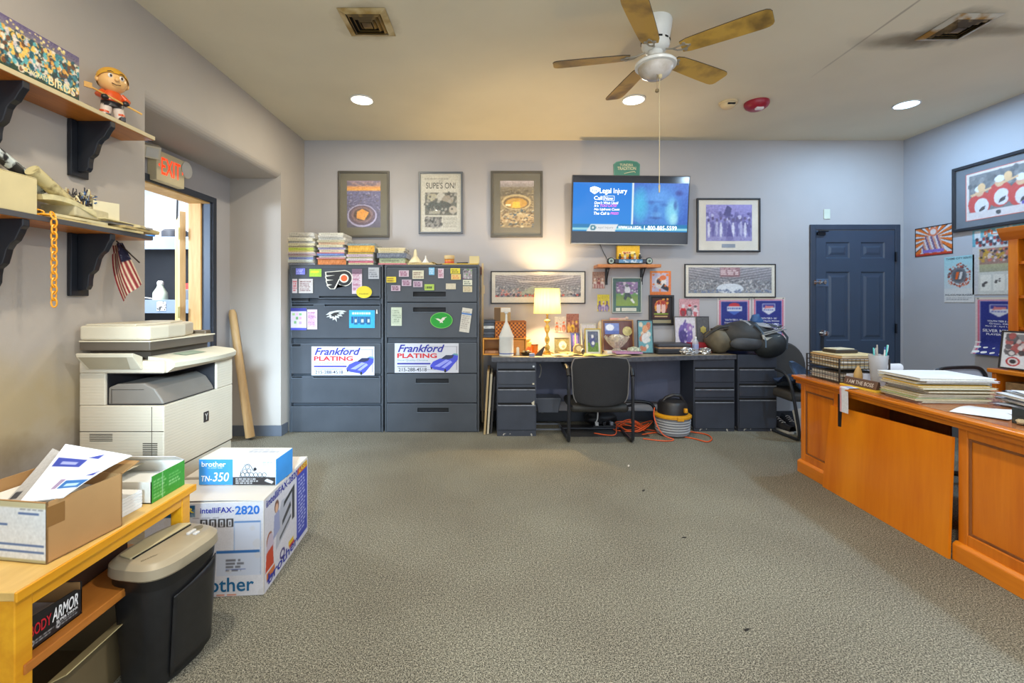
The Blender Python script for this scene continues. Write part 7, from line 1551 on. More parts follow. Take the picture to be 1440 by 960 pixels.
solo('white_wire', 'short white wire hanging from the desk behind the chair', 'wire', MB().tube(cat([(0, 0, .28), (.012, 0, .20), (.010, 0, .12), (-.01, 0, .07)], 6), .006, 6), WHITE, (.965, 4.45, 0), smooth=True)
solo('cable_loop', 'pale cable loop hanging by the pedestal under the desk', 'cable', MB().tube(cat([(0, 0, .14), (.015, 0, .10), (.010, 0, .04), (-.004, 0, .0)], 6), .007, 6), mat('cable_pale', (190, 186, 180), .5), (.435, 4.735, .47), smooth=True)
t = thing('waste_tub', 'grey plastic waste tub under the desk beside the lamp pedestal', 'bin', (.50, 4.58, 0))
build('tub', MB().add([(-.10, -.08, 0), (.10, -.08, 0), (.10, .08, 0), (-.10, .08, 0), (-.13, -.10, .15), (.13, -.10, .15), (.13, .10, .15), (-.13, .10, .15)], [(0, 3, 2, 1), (4, 5, 6, 7), (0, 1, 5, 4), (1, 2, 6, 5), (2, 3, 7, 6), (3, 0, 4, 7)]), mat('tub_grey', (92, 98, 110), .4), t, bevel=.008)
build('rim', MB().frame(-.138, .138, -.108, .108, .02, 0, .012), mat('tub_rim', (120, 126, 136), .4), t).rotation_euler = (PI / 2, 0, 0)
t.children[-1].location = (0, 0, .162)
build('waste', MB().blob((0, 0, .185), (.10, .07, .035), 16, 9, 3, .3, 4), mat('waste_mix', (120, 112, 104), .7, scale=20, col2=(206, 200, 190)), t)
solo('floor_mat', 'dark flat mat on the carpet under the desk', 'mat', MB().box(.62, 1.42, 4.25, 4.66, .0005, .004), mat('mat_dark', (50, 48, 46), .8), (0, 0, 0))

# ================================================================== CHAIR WITH JEANS, SNEAKERS
t = thing('side_chair', 'dark grey rounded armchair half hidden behind the wooden desk, holding clothes', 'chair', (2.87, 4.12, 0))
SG = mat('chair_taupe', (62, 60, 58), .6, bump=.3)
build('backrest', MB().prism([(-.02 + .23 * math.cos(a) * (1 if math.cos(a) > 0 else .95), .60 + .26 * math.sin(a)) for a in [PI * k / 16 for k in range(17)]] + [(-.24, .40), (.21, .40)], 'y', .42, .47), SG, t, bevel=.02, seg=3, smooth=True)
build('seat', MB().box(-.20, .24, .02, .46, .345, .43), SG, t, bevel=.03, seg=3, smooth=True)
TB = mat('tube_dark', (50, 54, 60), .35, metal=.3)
build('sled_frame', MB().tube(cat([(-.23, .20, .62), (-.23, .06, .60), (-.215, .0, .50), (-.17, -.02, .20), (-.155, -.02, .05), (-.16, .03, .015), (-.20, .30, .015)], 6), .014, 10), TB, t, smooth=True)
build('sled_frame', MB().tube(cat([(.25, .20, .62), (.25, .06, .60), (.25, .0, .50), (.25, -.02, .20), (.25, -.02, .05), (.25, .03, .015), (.25, .30, .015)], 6), .014, 10), TB, t, smooth=True)
def JN(u, v): return (-.20 + .42 * u, .02 + .40 * v * .9, .50 + .05 * math.sin(u * 5 + 1) * math.sin(v * 4 + .5) + .03 * math.sin(v * 9 + u * 3))
DN = mat('denim', (40, 56, 82), .7, scale=14, vary=.4, bump=.4)
solo('folded_jeans', 'crumpled blue jeans heaped on the seat of the rounded armchair', 'jeans', MB().sheet(JN, 22, 16, .03), DN, (2.87, 4.12, .02), smooth=True)
def JC(u, v):
    x = -.22 + .40 * u; return (x + .06 * v, -.02 + .03 * math.sin(u * 8) + .02 * math.sin(v * 6), .70 - .22 * v - .16 * u + .02 * math.sin(u * 10 + v * 3))
solo('denim_jacket', 'blue denim garment hanging over the arm of the rounded armchair', 'clothes', MB().sheet(JC, 20, 12, .025), mat('denim_light', (60, 80, 108), .7, scale=10, vary=.45, bump=.4), (2.87, 4.16, .02), smooth=True)
def sneaker(lab, loc, rz, c, rx=0):
    t = thing('sneaker', lab, 'shoe', loc, rot=(rx, 0, rz), group='sneakers by the armchair')
    build('sole', MB().prism([(-.045, -.13), (.0, -.15), (.040, -.12), (.045, .0), (.036, .12), (0, .14), (-.036, .12), (-.035, 0)], 'z', 0, .028), mat('sole_white', (196, 196, 192), .5), t, bevel=.006)
    def UP(u, v):
        a = 2 * PI * u; y = -.14 + .27 * v; w = .038 + .006 * math.sin(v * 3); h = .045 + .075 * max(0, v - .25)
        return (w * math.cos(a), y, .028 + h * max(0, math.sin(a)) ** .8)
    build('upper', MB().sheet(UP, 20, 10), c, t, smooth=True)
    lc = MB()
    for k in range(4): lc.tube([(-.022, -.03 + k * .025, .085 + k * .010), (0, -.03 + k * .025, .092 + k * .011), (.022, -.03 + k * .025, .085 + k * .010)], .003, 5)
    build('laces', lc, mat('lace_white', (206, 206, 206), .6), t)
    return t
sneaker('black sneaker with pale stripes standing beside the last pedestal', (2.775, 4.46, 0), .2, mat('shoe_black', (34, 34, 38), .5, scale=20, vary=.4))
sneaker('dark sneaker with a white toe in the middle of the shoe group', (2.89, 4.50, 0), -.1, mat('shoe_dark', (40, 40, 46), .5))
sneaker('white sneaker tipped upright against the wooden desk side', (2.775, 4.20, .135), .1, mat('shoe_white', (186, 192, 202), .5), 1.25)
# ================================================================== WOODEN EXECUTIVE DESK
CH1 = wood('cherry_veneer', (186, 92, 8), (214, 122, 22), (1, 1, .10), .28, wave=5, coat=.35)
CH2 = wood('cherry_edge', (190, 98, 8), (220, 130, 26), (1, .12, 1), .28, wave=5, coat=.35)
CHT = wood('cherry_top', (150, 92, 56), (184, 122, 76), (1, .12, 1), .25, wave=5, coat=.4)
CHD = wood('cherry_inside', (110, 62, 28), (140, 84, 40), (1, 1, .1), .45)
dz_ = .715; YF, YN = 3.395, 1.30
t = thing('executive_desk', 'large cherry wood desk with panelled front along the near side of the room', 'desk', (2.26, 0, 0))
tp = [(-.045 + -.015 * math.sin(PI * k / 10), YN - .04 + (YF + .08 - YN) * k / 10) for k in range(11)]
topo = tp + [(.84, YF + .04), (.84, YN - .04)]
def inset(o, d): return [(x + (d if x < .3 else -d), y) for x, y in o]
build('desk_top', MB().prism(topo, 'z', dz_ - .018, dz_ - .001), CH2, t, bevel=.004)
build('top_moulding', MB().prism(inset(topo, .014), 'z', dz_ - .034, dz_ - .018), CH2, t, bevel=.004)
build('top_panel', MB().prism(inset(topo, .05), 'z', dz_ - .001, dz_ + .001), CHT, t)
build('frieze', MB().prism(inset(topo, .034), 'z', dz_ - .060, dz_ - .034), CH2, t)
def ped(y0, y1, nm):
    p = build('pedestal', MB().box(.012, .62, y0, y1, 0, dz_ - .06), CH1, t)
    # frame and panel on the face toward -X, and on the end face
    fr = .045
    build('face_frame', MB().box(0, .012, y0, y0 + fr, .09, dz_ - .06).box(0, .012, y1 - fr, y1, .09, dz_ - .06).box(0, .012, y0 + fr, y1 - fr, .09, .145).box(0, .012, y0 + fr, y1 - fr, dz_ - .105, dz_ - .06), CH1, p, bevel=.004)
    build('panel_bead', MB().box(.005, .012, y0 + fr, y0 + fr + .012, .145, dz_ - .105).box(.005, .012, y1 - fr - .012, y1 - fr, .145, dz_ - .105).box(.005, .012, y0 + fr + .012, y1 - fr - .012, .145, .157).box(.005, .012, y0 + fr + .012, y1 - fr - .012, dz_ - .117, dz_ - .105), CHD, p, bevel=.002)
    build('plinth', MB().box(-.022, .63, y0 - .008, y1 + .008, 0, .080).prism([(-.022, .080), (-.004, .094), (.0, .094), (.63, .08)], 'y', y0 - .008, y1 + .008), CH2, p, bevel=.003)
    return p
ped(3.02, YF, 'far'); ped(YN, 2.235, 'near')
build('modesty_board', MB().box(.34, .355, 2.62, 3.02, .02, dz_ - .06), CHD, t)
build('centre_divider', MB().box(.34, .60, 2.50, 2.52, .0, dz_ - .06), CH1, t)
# the front panel that has come loose and leans
pc = [Vector(p) for p in ((2.222, 3.115, .0), (2.218, 2.243, .0), (2.240, 2.243, .600), (2.243, 3.07, .568))]
nrm = Vector((1, 0, -.05)) * .014
solo('veneer_board', 'loose cherry veneer front panel leaning in the knee opening of the desk', 'panel', MB().add(pc + [p + nrm for p in pc], [(0, 1, 2, 3), (4, 5, 6, 7), (0, 1, 5, 4), (1, 2, 6, 5), (2, 3, 7, 6), (3, 0, 4, 7)]), wood('cherry_light', (206, 108, 6), (226, 134, 18), (1, 1, .10), .3, wave=4, coat=.3), (0, 0, .001))
build('black_strip', MB().box(-.022, -.014, 2.965, 2.995, .44, .66), BLACK, t)


# ------------------------------------------------------------------ on the desk
T0 = dz_ + .0015
def pile(prefix, x0, x1, y0, y1, z, specs, group, jit=.012, rz=0.0, seed=1, kind='folder'):
    r_ = random.Random(seed)
    for k, (c, th, lab) in enumerate(specs):
        hx, hy = (x1 - x0) / 2 - r_.uniform(0, jit), (y1 - y0) / 2 - r_.uniform(0, jit)
        def LF(u, v, hx=hx, hy=hy, th=th, s_=r_.uniform(0, 6)): return (-hx + 2 * hx * u, -hy + 2 * hy * v, th * .93 - (.05 * th) * (1 + math.sin(u * 5 + v * 3 + s_)))
        o = thing(kind, lab, kind.replace('_', ' '), ((x0 + x1) / 2 + r_.uniform(-jit, jit) * .8, (y0 + y1) / 2 + r_.uniform(-jit, jit) * .8, z), rz + r_.uniform(-.035, .035), group)
        build('cover', MB().sheet(LF, 6, 6, th * .16), plain(c, .6), o)
        build('pages', MB().box(-hx + .004, hx - .006, -hy + .004, hy - .006, th * .10, th * .68), mat('pages_white', (216, 212, 200), .7, scale=90, vary=.12), o)
        build('cover', MB().box(-hx, hx, -hy, hy, 0.0, th * .09), plain(tuple(int(q * .94) for q in c), .6), o)
        z += th
    return z
MAN = (206, 186, 136); YEL = (222, 170, 50); WHT = (222, 224, 226)
# black mesh tray with folders
MESH = mat('mesh_black', (48, 44, 42), .4)
t = thing('letter_tray', 'black mesh two-tier letter tray full of folders at the far end of the desk', 'letter tray', (2.46, 3.215, T0), -.02)
def tray(z0, z1, hx=.165, hy=.165):
    m = MB()
    for (a, b_) in (((-hx, -hy), (hx, -hy)), ((hx, -hy), (hx, hy)), ((hx, hy), (-hx, hy)), ((-hx, hy), (-hx, -hy))):
        for z in (z0, (z0 + z1) / 2, z1): m.tube([(a[0], a[1], z), (b_[0], b_[1], z)], .0030, 4)
        for k in range(13): u = k / 12; x, y = a[0] + (b_[0] - a[0]) * u, a[1] + (b_[1] - a[1]) * u; m.tube([(x, y, z0), (x, y, z1)], .0012, 4)
    return m.box(-hx, hx, -hy, hy, z0 - .001, z0 + .001)
build('tray', tray(.005, .075), MESH, t); build('tray', tray(.095, .165), MESH, t)
for (x, y) in ((-.165, -.165), (.165, -.165), (.165, .165), (-.165, .165)): build('post', MB().box(x - .004, x + .004, y - .004, y + .004, 0, .165), MESH, t)
z = pile('low', 2.31, 2.61, 3.065, 3.365, T0 + .008, [((190, 170, 140), .020, 'tan folder at the very bottom of the mesh tray'), ((206, 206, 206), .016, 'white paper bundle in the lower tier of the mesh tray'), ((170, 160, 140), .020, 'drab folder filling the top of the lower tray tier')], 'folders in the mesh tray', .006)
z = pile('up', 2.31, 2.61, 3.065, 3.365, T0 + .0975, [(MAN, .022, 'manila folder lowest in the upper tray tier'), (YEL, .012, 'yellow folder inside the upper tray tier'), ((170, 150, 110), .022, 'brown folder second in the upper tray tier'), ((206, 150, 60), .014, 'orange tan folder sticking above the tray rim'), (YEL, .010, 'golden yellow folder crowning the mesh tray'), (MAN, .008, 'topmost manila folder on the mesh tray')], 'folders in the mesh tray', .006, seed=3)
solo('planner', 'small black planner lying on top of the tray folders', 'planner', MB().box(-.085, .085, -.06, .06, 0, .022), mat('planner_black', (50, 44, 38), .4), (2.45, 3.26, z + .001), .1, bevel=.003)
solo('envelope_pair', 'cream envelopes on top of the black planner', 'envelope', MB().box(-.08, .07, -.05, .05, 0, .006), plain((206, 198, 170), .6), (2.45, 3.262, z + .0245), .2)
# clear cup with pens
t = thing('pen_cup', 'tall clear plastic cup stuffed with pens and cards on the desk', 'pen cup', (2.425, 2.90, T0))
build('cup', MB().lathe([(.034, 0), (.036, .004), (.052, .21), (.049, .21), (.033, .006)], n=28), mat('cup_clear', (206, 206, 210), .1, alpha=.55), t, smooth=True)
rr = random.Random(4)
for k in range(9):
    a = rr.uniform(0, 6.28); c = [(90, 200, 196), (206, 206, 206), (90, 200, 196), (190, 190, 196), (40, 44, 60), (120, 210, 200), (214, 214, 214), (170, 160, 150), (70, 90, 150)][k]
    build('pen', MB().cyl((.018 * math.cos(a), .018 * math.sin(a), .01), (.045 * math.cos(a) * rr.uniform(.5, 1.2), .04 * math.sin(a), .23 + rr.uniform(0, .055)), .004, n=8), plain(c, .35), t)
build('stuffed_card', MB().box(-.028, .026, -.008, .004, .012, .19).box(-.01, .02, .006, .012, .02, .215), mat('card_grey', (186, 184, 186), .6), t)
build('white_spoon', MB().tube([(.02, 0, .12), (.048, -.01, .24), (.052, -.01, .275)], .005, 6), WHITE, t, smooth=True)
solo('tan_pouch', 'small tan pouch standing against the clear pen cup', 'pouch', MB().blob((0, 0, .06), (.026, .02, .062), 16, 10, 3, .12, 2, flat=-.97), mat('pouch_tan', (196, 160, 100), .6), (2.375, 3.0, T0), smooth=True)
# name block
t = thing('desk_sign', 'brown wedge desk sign reading I AM THE BOSS on a yellow pad', 'desk sign', (2.305, 2.885, T0 + .012), math.radians(-90 + 4))
build('block', MB().prism([(-.018, 0), (.018, 0), (.010, .048), (-.002, .048)], 'x', -.12, .12), wood('sign_brown', (78, 56, 46), (100, 74, 60), (.2, 1, 1), .4), t, bevel=.002)
nb = MB(); letters('lettering', t, [('I AM THE BOSS', -.095, .012, .098, .036, .01)], mat('letters_silver', (206, 196, 186), .4), (0, -.0195, 0), (1, 0, 0), Vector((0, .33, 1)).normalized())
solo('yellow_pad', 'yellow legal pad under the brown desk sign', 'notepad', MB().box(-.035, .035, -.14, .14, 0, .010), plain((230, 190, 60), .6), (2.312, 2.885, T0), .04)
# paper draped over the edge with a lanyard
def DR(u, v):
    s_ = v * .26
    if s_ < .10: return (2.30 - s_ * .9, 2.935 - .07 * u, T0 + .004)
    return (2.206 - .002 * math.sin(s_ * 20), 2.935 - .07 * u + .02 * (s_ - .1), T0 + .003 - (s_ - .10))
o = thing('draped_paper', 'white sheet with a blue stamp hanging over the desk edge beside the tray', 'paper', (0, 0, 0))
A = Art(20, 50, (212, 214, 222)); A.ell(.45, .75, .3, .1, (120, 140, 200)); A.rect(.0, 0, .2, .6, (206, 150, 160)); A.noise(8)
A2 = A; A.place('print', o, None, None, None, PRINT, P=lambda u, v: DR(u, 1 - v))
build('sheet', MB().sheet(lambda u, v: tuple(Vector(DR(u, v)) + Vector((.0012, 0, -.001))), 4, 16, 0), PAPER, o)
solo('standing_paper', 'white sheet with a violet stamp standing on the desk behind the desk sign', 'paper', MB().sheet(lambda u, v: (.20 * u, .02 * math.sin(u * 4), .075 * v), 10, 3, .001), mat('sheet_bluish', (206, 208, 216), .6, scale=6, col2=(150, 160, 214), thresh=(.58, .66)), (2.30, 3.00, T0))
solo('orange_label', 'small orange striped label on the desk behind the folder pile', 'label', MB().box(-.03, .03, -.012, .012, 0, .035), mat('label_orange', (214, 100, 40), .5, scale=20, col2=(216, 190, 80)), (2.46, 2.80, T0), bevel=.002)
solo('white_roll', 'rolled white paper bundle lying behind the clear pen cup', 'paper roll', MB().box(-.12, .12, -.08, .08, 0, .05).cyl((-.12, 0, .075), (.10, .0, .075), .028, n=18), mat('roll_white', (216, 216, 220), .6, vary=.1), (2.80, 3.27, T0), .1, bevel=.004)
solo('paper_block', 'flat white paper block at the back of the desk', 'paper', MB().box(-.16, .16, -.10, .10, 0, .045), PAPER, (2.83, 3.02, T0), -.08, bevel=.002)
# big folder pile
specs = []
cl = [((206, 150, 130), .006, 'thin pinkish sheet pack under the big folder pile'), ((190, 176, 140), .010, 'greyish manila folder lowest in the big folder pile'), ((214, 196, 150), .009, 'light manila folder second in the big pile'), ((150, 170, 110), .008, 'greenish folder third in the big pile'), ((196, 176, 130), .011, 'drab manila folder fourth in the big pile'), ((206, 190, 150), .008, 'cream folder fifth in the big pile'), ((150, 130, 110), .009, 'brown folder sixth in the big pile'), ((206, 186, 136), .011, 'manila folder below the lavender one in the big pile'), ((146, 136, 190), .008, 'lavender folder near the middle of the big pile'), ((206, 196, 160), .010, 'pale cream folder above the lavender one'), ((216, 176, 70), .010, 'amber folder near the top of the big pile'), ((216, 204, 160), .015, 'thick cream folder third from the top of the big pile'), ((196, 186, 190), .012, 'greyish violet folder second from the top of the big pile'), ((226, 230, 234), .016, 'white bundle topmost on the big folder pile')]
z = pile('big', 2.27, 2.67, 2.44, 2.74, T0, cl, 'big folder pile on the wooden desk', .03, rz=-.06, seed=8)
# scattered papers
def wavy(name, lab, x, y, hx, hy, z, rz, c=WHT, th=.0012, cat_='paper', amp=.006, seed=0, A=None):
    r_ = random.Random(seed + int(x * 100)); a1, a2 = r_.uniform(0, 6), r_.uniform(0, 6)
    f = lambda u, v: (-hx + 2 * hx * u, -hy + 2 * hy * v, amp + amp * .9 * math.sin(u * 4 + a1) * math.cos(v * 3 + a2))
    return solo(name, lab, cat_, MB().sheet(f, 12, 8, th), mat('sheet_' + str(c[0]) + '_' + str(c[2]), c, .6, vary=.04), (x, y, z), rz)
wavy('loose_sheet', 'white printed sheet curling at the front of the desk', 2.42, 2.25, .13, .10, T0, .5, seed=1)
wavy('loose_sheet', 'white sheet lying behind the curled front sheet', 2.62, 2.22, .12, .09, T0, -.3, seed=2)
wavy('loose_sheet', 'bluish sheet tucked beside the big folder pile', 2.80, 2.36, .14, .10, T0, .2, (196, 206, 220), seed=3)
z = pile('mid', 2.66, 3.02, 2.13, 2.44, T0 + .014, [((222, 206, 40), .010, 'bright yellow folder under the white papers beside the big pile'), ((214, 218, 226), .012, 'white file lowest above the bright yellow folder'), ((206, 210, 220), .014, 'bluish white file in the middle of the loose stack'), ((220, 224, 230), .014, 'white file near the top of the loose stack'), ((196, 206, 220), .010, 'pale blue topmost file of the loose stack')], 'loose file stack on the wooden desk', .03, rz=-.25, seed=5)
wavy('loose_sheet', 'white sheet lying askew on top of the pale blue files', 2.80, 2.27, .13, .11, z + .001, -.5, seed=7)
t = thing('document_tray', 'black document tray of papers near the front edge of the desk', 'letter tray', (2.49, 1.93, T0), -.12)
build('tray', MB().box(-.16, .16, -.13, .13, 0, .004).box(-.16, -.156, -.13, .13, 0, .07).box(.156, .16, -.13, .13, 0, .07).box(-.16, .16, .126, .13, 0, .07).box(-.16, .16, -.13, -.126, 0, .02), mat('tray_slate', (44, 58, 62), .35), t, bevel=.001)
build('tray_divider', MB().box(-.16, .16, -.13, .13, .034, .037).box(-.16, .16, -.13, .13, .069, .072), mat('tray_slate', (44, 58, 62), .35), t)
build('tray_papers', MB().box(-.15, .15, -.12, .125, .005, .030).box(-.15, .15, -.12, .125, .038, .060), mat('tray_paper', (176, 170, 160), .7, scale=40, vary=.25), t)
solo('crumpled_receipt', 'small crumpled tan receipt beside the black document tray', 'receipt', MB().blob((0, 0, .016), (.018, .014, .012), 12, 8, 2, .25, 4), mat('receipt_tan', (190, 174, 140), .7), (2.335, 2.03, T0))
wavy('loose_sheet', 'white sheet spread on the black document tray', 2.50, 1.94, .13, .10, T0 + .0735, -.1, seed=11)

# ================================================================== CHAIR BEHIND THE DESK
t = thing('office_chair', 'grey mesh office chair with a black frame behind the wooden desk', 'chair', (3.345, 3.29, 0), .1)
rimp = [(-.20, 0, .52), (-.215, 0, .70), (-.20, 0, .755), (-.15, 0, .782), (.0, .0, .790), (.14, 0, .785), (.19, 0, .75), (.205, 0, .70), (.19, 0, .52)]
build('back_frame', MB().tube(cat(rimp, 5), .012, 8), BLACK, t, smooth=True)
build('mesh_back', MB().sheet(lambda u, v: (-.20 + .40 * u, .01, .52 + .26 * v), 4, 4, .006), mat('mesh_grey', (160, 162, 172), .7), t)
build('seat', MB().box(-.22, .22, -.46, .02, .44, .52), mat('seat_grey', (60, 62, 70), .7), t, bevel=.03, seg=3, smooth=True)
build('column', MB().cyl((0, -.22, .08), (0, -.22, .44), .03), CHROME, t)
for k in range(5):
    a = k * 2 * PI / 5; l = build('leg', MB().tube([(0, -.22, .09), (.28 * math.cos(a), -.22 + .28 * math.sin(a), .06)], .018, 8), BLACK, t, smooth=True)
    build('caster', MB().cyl((.28 * math.cos(a) - .012, -.22 + .28 * math.sin(a), .026), (.28 * math.cos(a) + .012, -.22 + .28 * math.sin(a), .026), .026), BLACK, l)
build('armrest', MB().tube([(.21, -.05, .48), (.22, -.04, .60), (.22, -.12, .63), (.22, -.30, .63)], .016, 8), BLACK, t, smooth=True)
build('armrest', MB().tube([(-.21, -.05, .48), (-.22, -.04, .60), (-.22, -.12, .63), (-.22, -.30, .63)], .016, 8), BLACK, t, smooth=True)

# ================================================================== CREDENZA, HUTCH
CZ = .75
t = thing('credenza', 'cherry wood credenza against the side wall behind the desk', 'cabinet', (3.80, 2.1, 0))
build('top', MB().box(0, .47, 0, 1.44, CZ - .032, CZ), CH2, t, bevel=.006)
build('side_panel', MB().box(.02, .47, 1.39, 1.42, 0, CZ - .032), CH1, t, bevel=.003)
build('side_panel', MB().box(.02, .47, .02, .05, 0, CZ - .032), CH1, t, bevel=.003)
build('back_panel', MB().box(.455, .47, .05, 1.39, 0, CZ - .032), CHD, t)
build('shelf', MB().box(.04, .455, .05, 1.39, .55, .57), CH1, t)
build('door', MB().box(.02, .038, .06, .715, .04, .545), CH1, t, bevel=.003); build('door', MB().box(.02, .038, .725, 1.385, .04, .545), CH1, t, bevel=.003)
solo('paper_pile', 'brownish paper pile on the open shelf of the credenza', 'papers', MB().box(-.12, .12, -.20, .20, 0, .085), mat('pile_brown', (140, 112, 76), .7, scale=26, vary=.3), (3.99, 3.27, .571), .05, bevel=.006)
t = thing('hutch', 'cherry wood bookcase hutch with a crown moulding on the credenza', 'bookcase', (3.975, 2.27, CZ + .001))
HZ = 1.80 - CZ
build('side', MB().box(0, .285, 1.36 - .035, 1.36, 0, HZ), CH1, t, bevel=.003) if False else build('side', MB().box(0, .285, 1.235, 1.265, 0, HZ), CH1, t, bevel=.003)
build('side', MB().box(0, .285, 0, .03, 0, HZ), CH1, t, bevel=.003)
build('back_panel', MB().box(.275, .285, .03, 1.235, 0, HZ), CHD, t)
build('stile', MB().box(-.012, 0, 1.20, 1.265, 0, HZ), CH1, t, bevel=.002)
for z in (.02, .30, .54, .80): build('shelf', MB().box(.005, .275, .03, 1.235, z, z + .02), CH1, t)
build('crown', MB().prism([(-.012, HZ - .06), (-.03, HZ - .03), (-.045, HZ), (-.055, HZ + .035), (.285, HZ + .035), (.285, HZ - .06)], 'y', -.03, 1.31), CH2, t, bevel=.003)
rr = random.Random(2)
for k, (y, z, c, nm, lab) in enumerate([(1.13, .321, (60, 60, 70), 'book', 'dark book on the second hutch shelf'), (1.08, .321, (206, 190, 120), 'book', 'tan book on the second hutch shelf'), (1.13, .561, (206, 206, 200), 'book', 'white book on the third hutch shelf'), (1.08, .561, (50, 60, 70), 'book', 'slate book on the third hutch shelf'), (1.10, .821, (196, 196, 90), 'book', 'yellow green book on the top hutch shelf')]):
    solo(nm, lab, 'book', MB().box(0, .16, -.02, .02, 0, .19), plain(c, .5), (4.02, 2.27 + y, CZ + z + .001), 0, bevel=.002)
# framed team photo on the credenza
A = Art(80, 80, (214, 214, 214)); A.rect(.06, .36, .94, .95, (120, 116, 116)); A.specks(70, [(60, 56, 58), (196, 176, 170), (160, 80, 76), (214, 206, 200), (90, 84, 86)], (.08, .40, .92, .92), (.04, .08), 1.2); A.ell(.22, .18, .13, .13, (176, 40, 44)); A.ell(.22, .18, .10, .10, (210, 204, 200)); A.ell(.22, .18, .06, .06, (50, 44, 48)); A.noise(6)
t = thing('team_photo_frame', 'black framed team photo with a red ring emblem standing on the credenza', 'framed picture', (3.868, 3.323, CZ + .006), rot=(-.14, 0, -1.396))
W, H = .34, .29
build('frame', MB().frame(-W / 2, W / 2, 0, H, .012, -.008, .008), FBLACK, t, bevel=.002); build('backing', MB().box(-W / 2 + .01, W / 2 - .01, 0, .006, .01, H - .01), PAPER, t)
A.place('photo_print', t, (-W / 2 + .012, -.002, .012), (W - .024, 0, 0), (0, 0, H - .024))
letters('lettering', t, [('PEORIA', -.02, .045, .14, .065, .01)], mat('print_dark', (60, 60, 66), .5), (0, -.003, 0))

# ================================================================== RIGHT WALL PICTURES
def rw(px, py): y = 640 * XR / (px - 700); return y, 1.275 + (422 - py) * y / 640
def wallr(name, lab, cat_, y0, y1, z0, z1, A, th=.002, group=None, curl=False, depth=0, tilt=0):
    """sheet on the +X wall; y0 > y1: the far and the near edge"""
    t = thing(name, lab, cat_, (XR - .003 - depth, y0, z0), group=group, rot=(tilt, 0, 0)); W = y0 - y1; H = z1 - z0
    if curl: f = lambda u, v: (-.0008 - .06 * max(0, .25 - v) ** 2 * 12 * (1 - .6 * u), -W * u, H * v)
    else: f = lambda u, v: (-.0008, -W * u, H * v)
    A.place('print', t, None, None, None, PRINT, P=f)
    build('sheet', MB().sheet(lambda u, v: (f(u, v)[0] + .0012, f(u, v)[1], f(u, v)[2]), 6, 12, 0), PAPER, t)
    return t, W, H
A = Art(90, 58, (30, 26, 30))
for k in range(16):
    a0, a1 = k * PI / 8, (k + .5) * PI / 8; A.poly([(.5, .62), (.5 + 1.2 * math.cos(a0), .62 + 1.2 * math.sin(a0)), (.5 + 1.2 * math.cos(a1), .62 + 1.2 * math.sin(a1))], (214, 110, 40)); A.poly([(.5, .62), (.5 + 1.2 * math.cos(a1), .62 + 1.2 * math.sin(a1)), (.5 + 1.2 * math.cos(a1 + .16), .62 + 1.2 * math.sin(a1 + .16))], (206, 206, 214))
for r_ in range(5):
    for k in range(12 - r_): A.ell(.20 + .05 * k + .025 * r_, .22 + .10 * r_, .026, .065, [(206, 200, 206), (110, 90, 130), (206, 150, 130)][(k + r_) % 3])
A.ell(.5, .80, .13, .15, (206, 120, 90)); A.ell(.5, .80, .08, .10, (216, 206, 206)); A.rect(.22, .10, .78, .20, (130, 110, 190)); A.rect(.0, 0, 1, .08, (190, 60, 40)); A.noise(10)
A.rect(0, 0, .02, 1, (30, 26, 30)); A.rect(.98, 0, 1, 1, (30, 26, 30)); A.rect(0, .97, 1, 1, (30, 26, 30)); A.rect(0, 0, 1, .025, (30, 26, 30))
wallr('sunburst_poster', 'orange and white sunburst team poster on the side wall nearest the corner', 'poster', 4.665, 4.275, 1.715, 2.005, A)
A = Art(60, 96, (186, 206, 214)); A.grad(0, .3, (206, 206, 206), (200, 204, 206)); A.grad(.3, 1, (190, 200, 206), (150, 196, 206)); A.r = np.random.RandomState(6)
for k in range(90):
    a = A.r.uniform(0, 6.28); r_ = A.r.uniform(.26, .42); A.ell(.5 + r_ * math.cos(a), .58 + r_ * .62 * math.sin(a), A.r.uniform(.015, .035), A.r.uniform(.01, .025), [(190, 80, 50), (150, 60, 50), (214, 150, 130), (110, 70, 70)][k % 4], a)
A.ell(.5, .58, .26, .17, (110, 112, 120)); A.ell(.5, .58, .20, .13, (90, 92, 100)); A.poly([(.38, .50), (.46, .50), (.52, .66), (.42, .66)], (214, 96, 40)); A.poly([(.50, .50), (.58, .50), (.64, .66), (.55, .66)], (206, 206, 206)); A.noise(5)
A.lines(.08, .05, .94, .12, 2, (120, 126, 134), .4)
t, W, H = wallr('season_poster', 'pale poster with an orange puck burst on the side wall', 'poster', 4.36, 4.085, 1.255, 1.685, A)
letters('lettering', t, [('PHILADELPHIA BLAZERS', .012, .062, W - .012, .078, .01), ('THEME CITY SERIES', .02, H - .030, W - .02, H - .012, .01)], mat('print_slate', (70, 80, 96), .5), (-.0018, 0, 0), (0, -1, 0), (0, 0, 1))
A = Art(90, 120, (186, 186, 190)); A.grad(.74, 1, (90, 150, 170), (110, 170, 186)); A.rect(.03, .86, .14, .98, (206, 210, 214)); A.specks(40, [(206, 110, 70), (206, 206, 206)], (.2, .88, 1, .98), (.012, .03))
for r_ in range(3):
    for k in range(16): A.ell(.08 + .06 * k, .76 + .045 * r_, .028, .028, [(206, 206, 214), (160, 70, 70), (70, 60, 70)][(k + r_) % 3])
A.rect(.1, .0, 1, .72, (196, 196, 190)); A.rect(.12, .46, 1, .70, (150, 120, 110)); A.specks(120, [(206, 120, 100), (60, 56, 66), (206, 190, 190), (190, 150, 60)], (.13, .5, 1, .69), (.012, .026)); A.grad(.34, .46, (150, 150, 130), (170, 166, 130), .12, 1)
for k in range(4): A.rect(.14 + .22 * k, .06, .32 + .22 * k, .30, (216, 214, 206)); A.specks(5, [(70, 66, 66)], (.18 + .22 * k, .12, .28 + .22 * k, .24), (.01, .02))
A.noise(8)
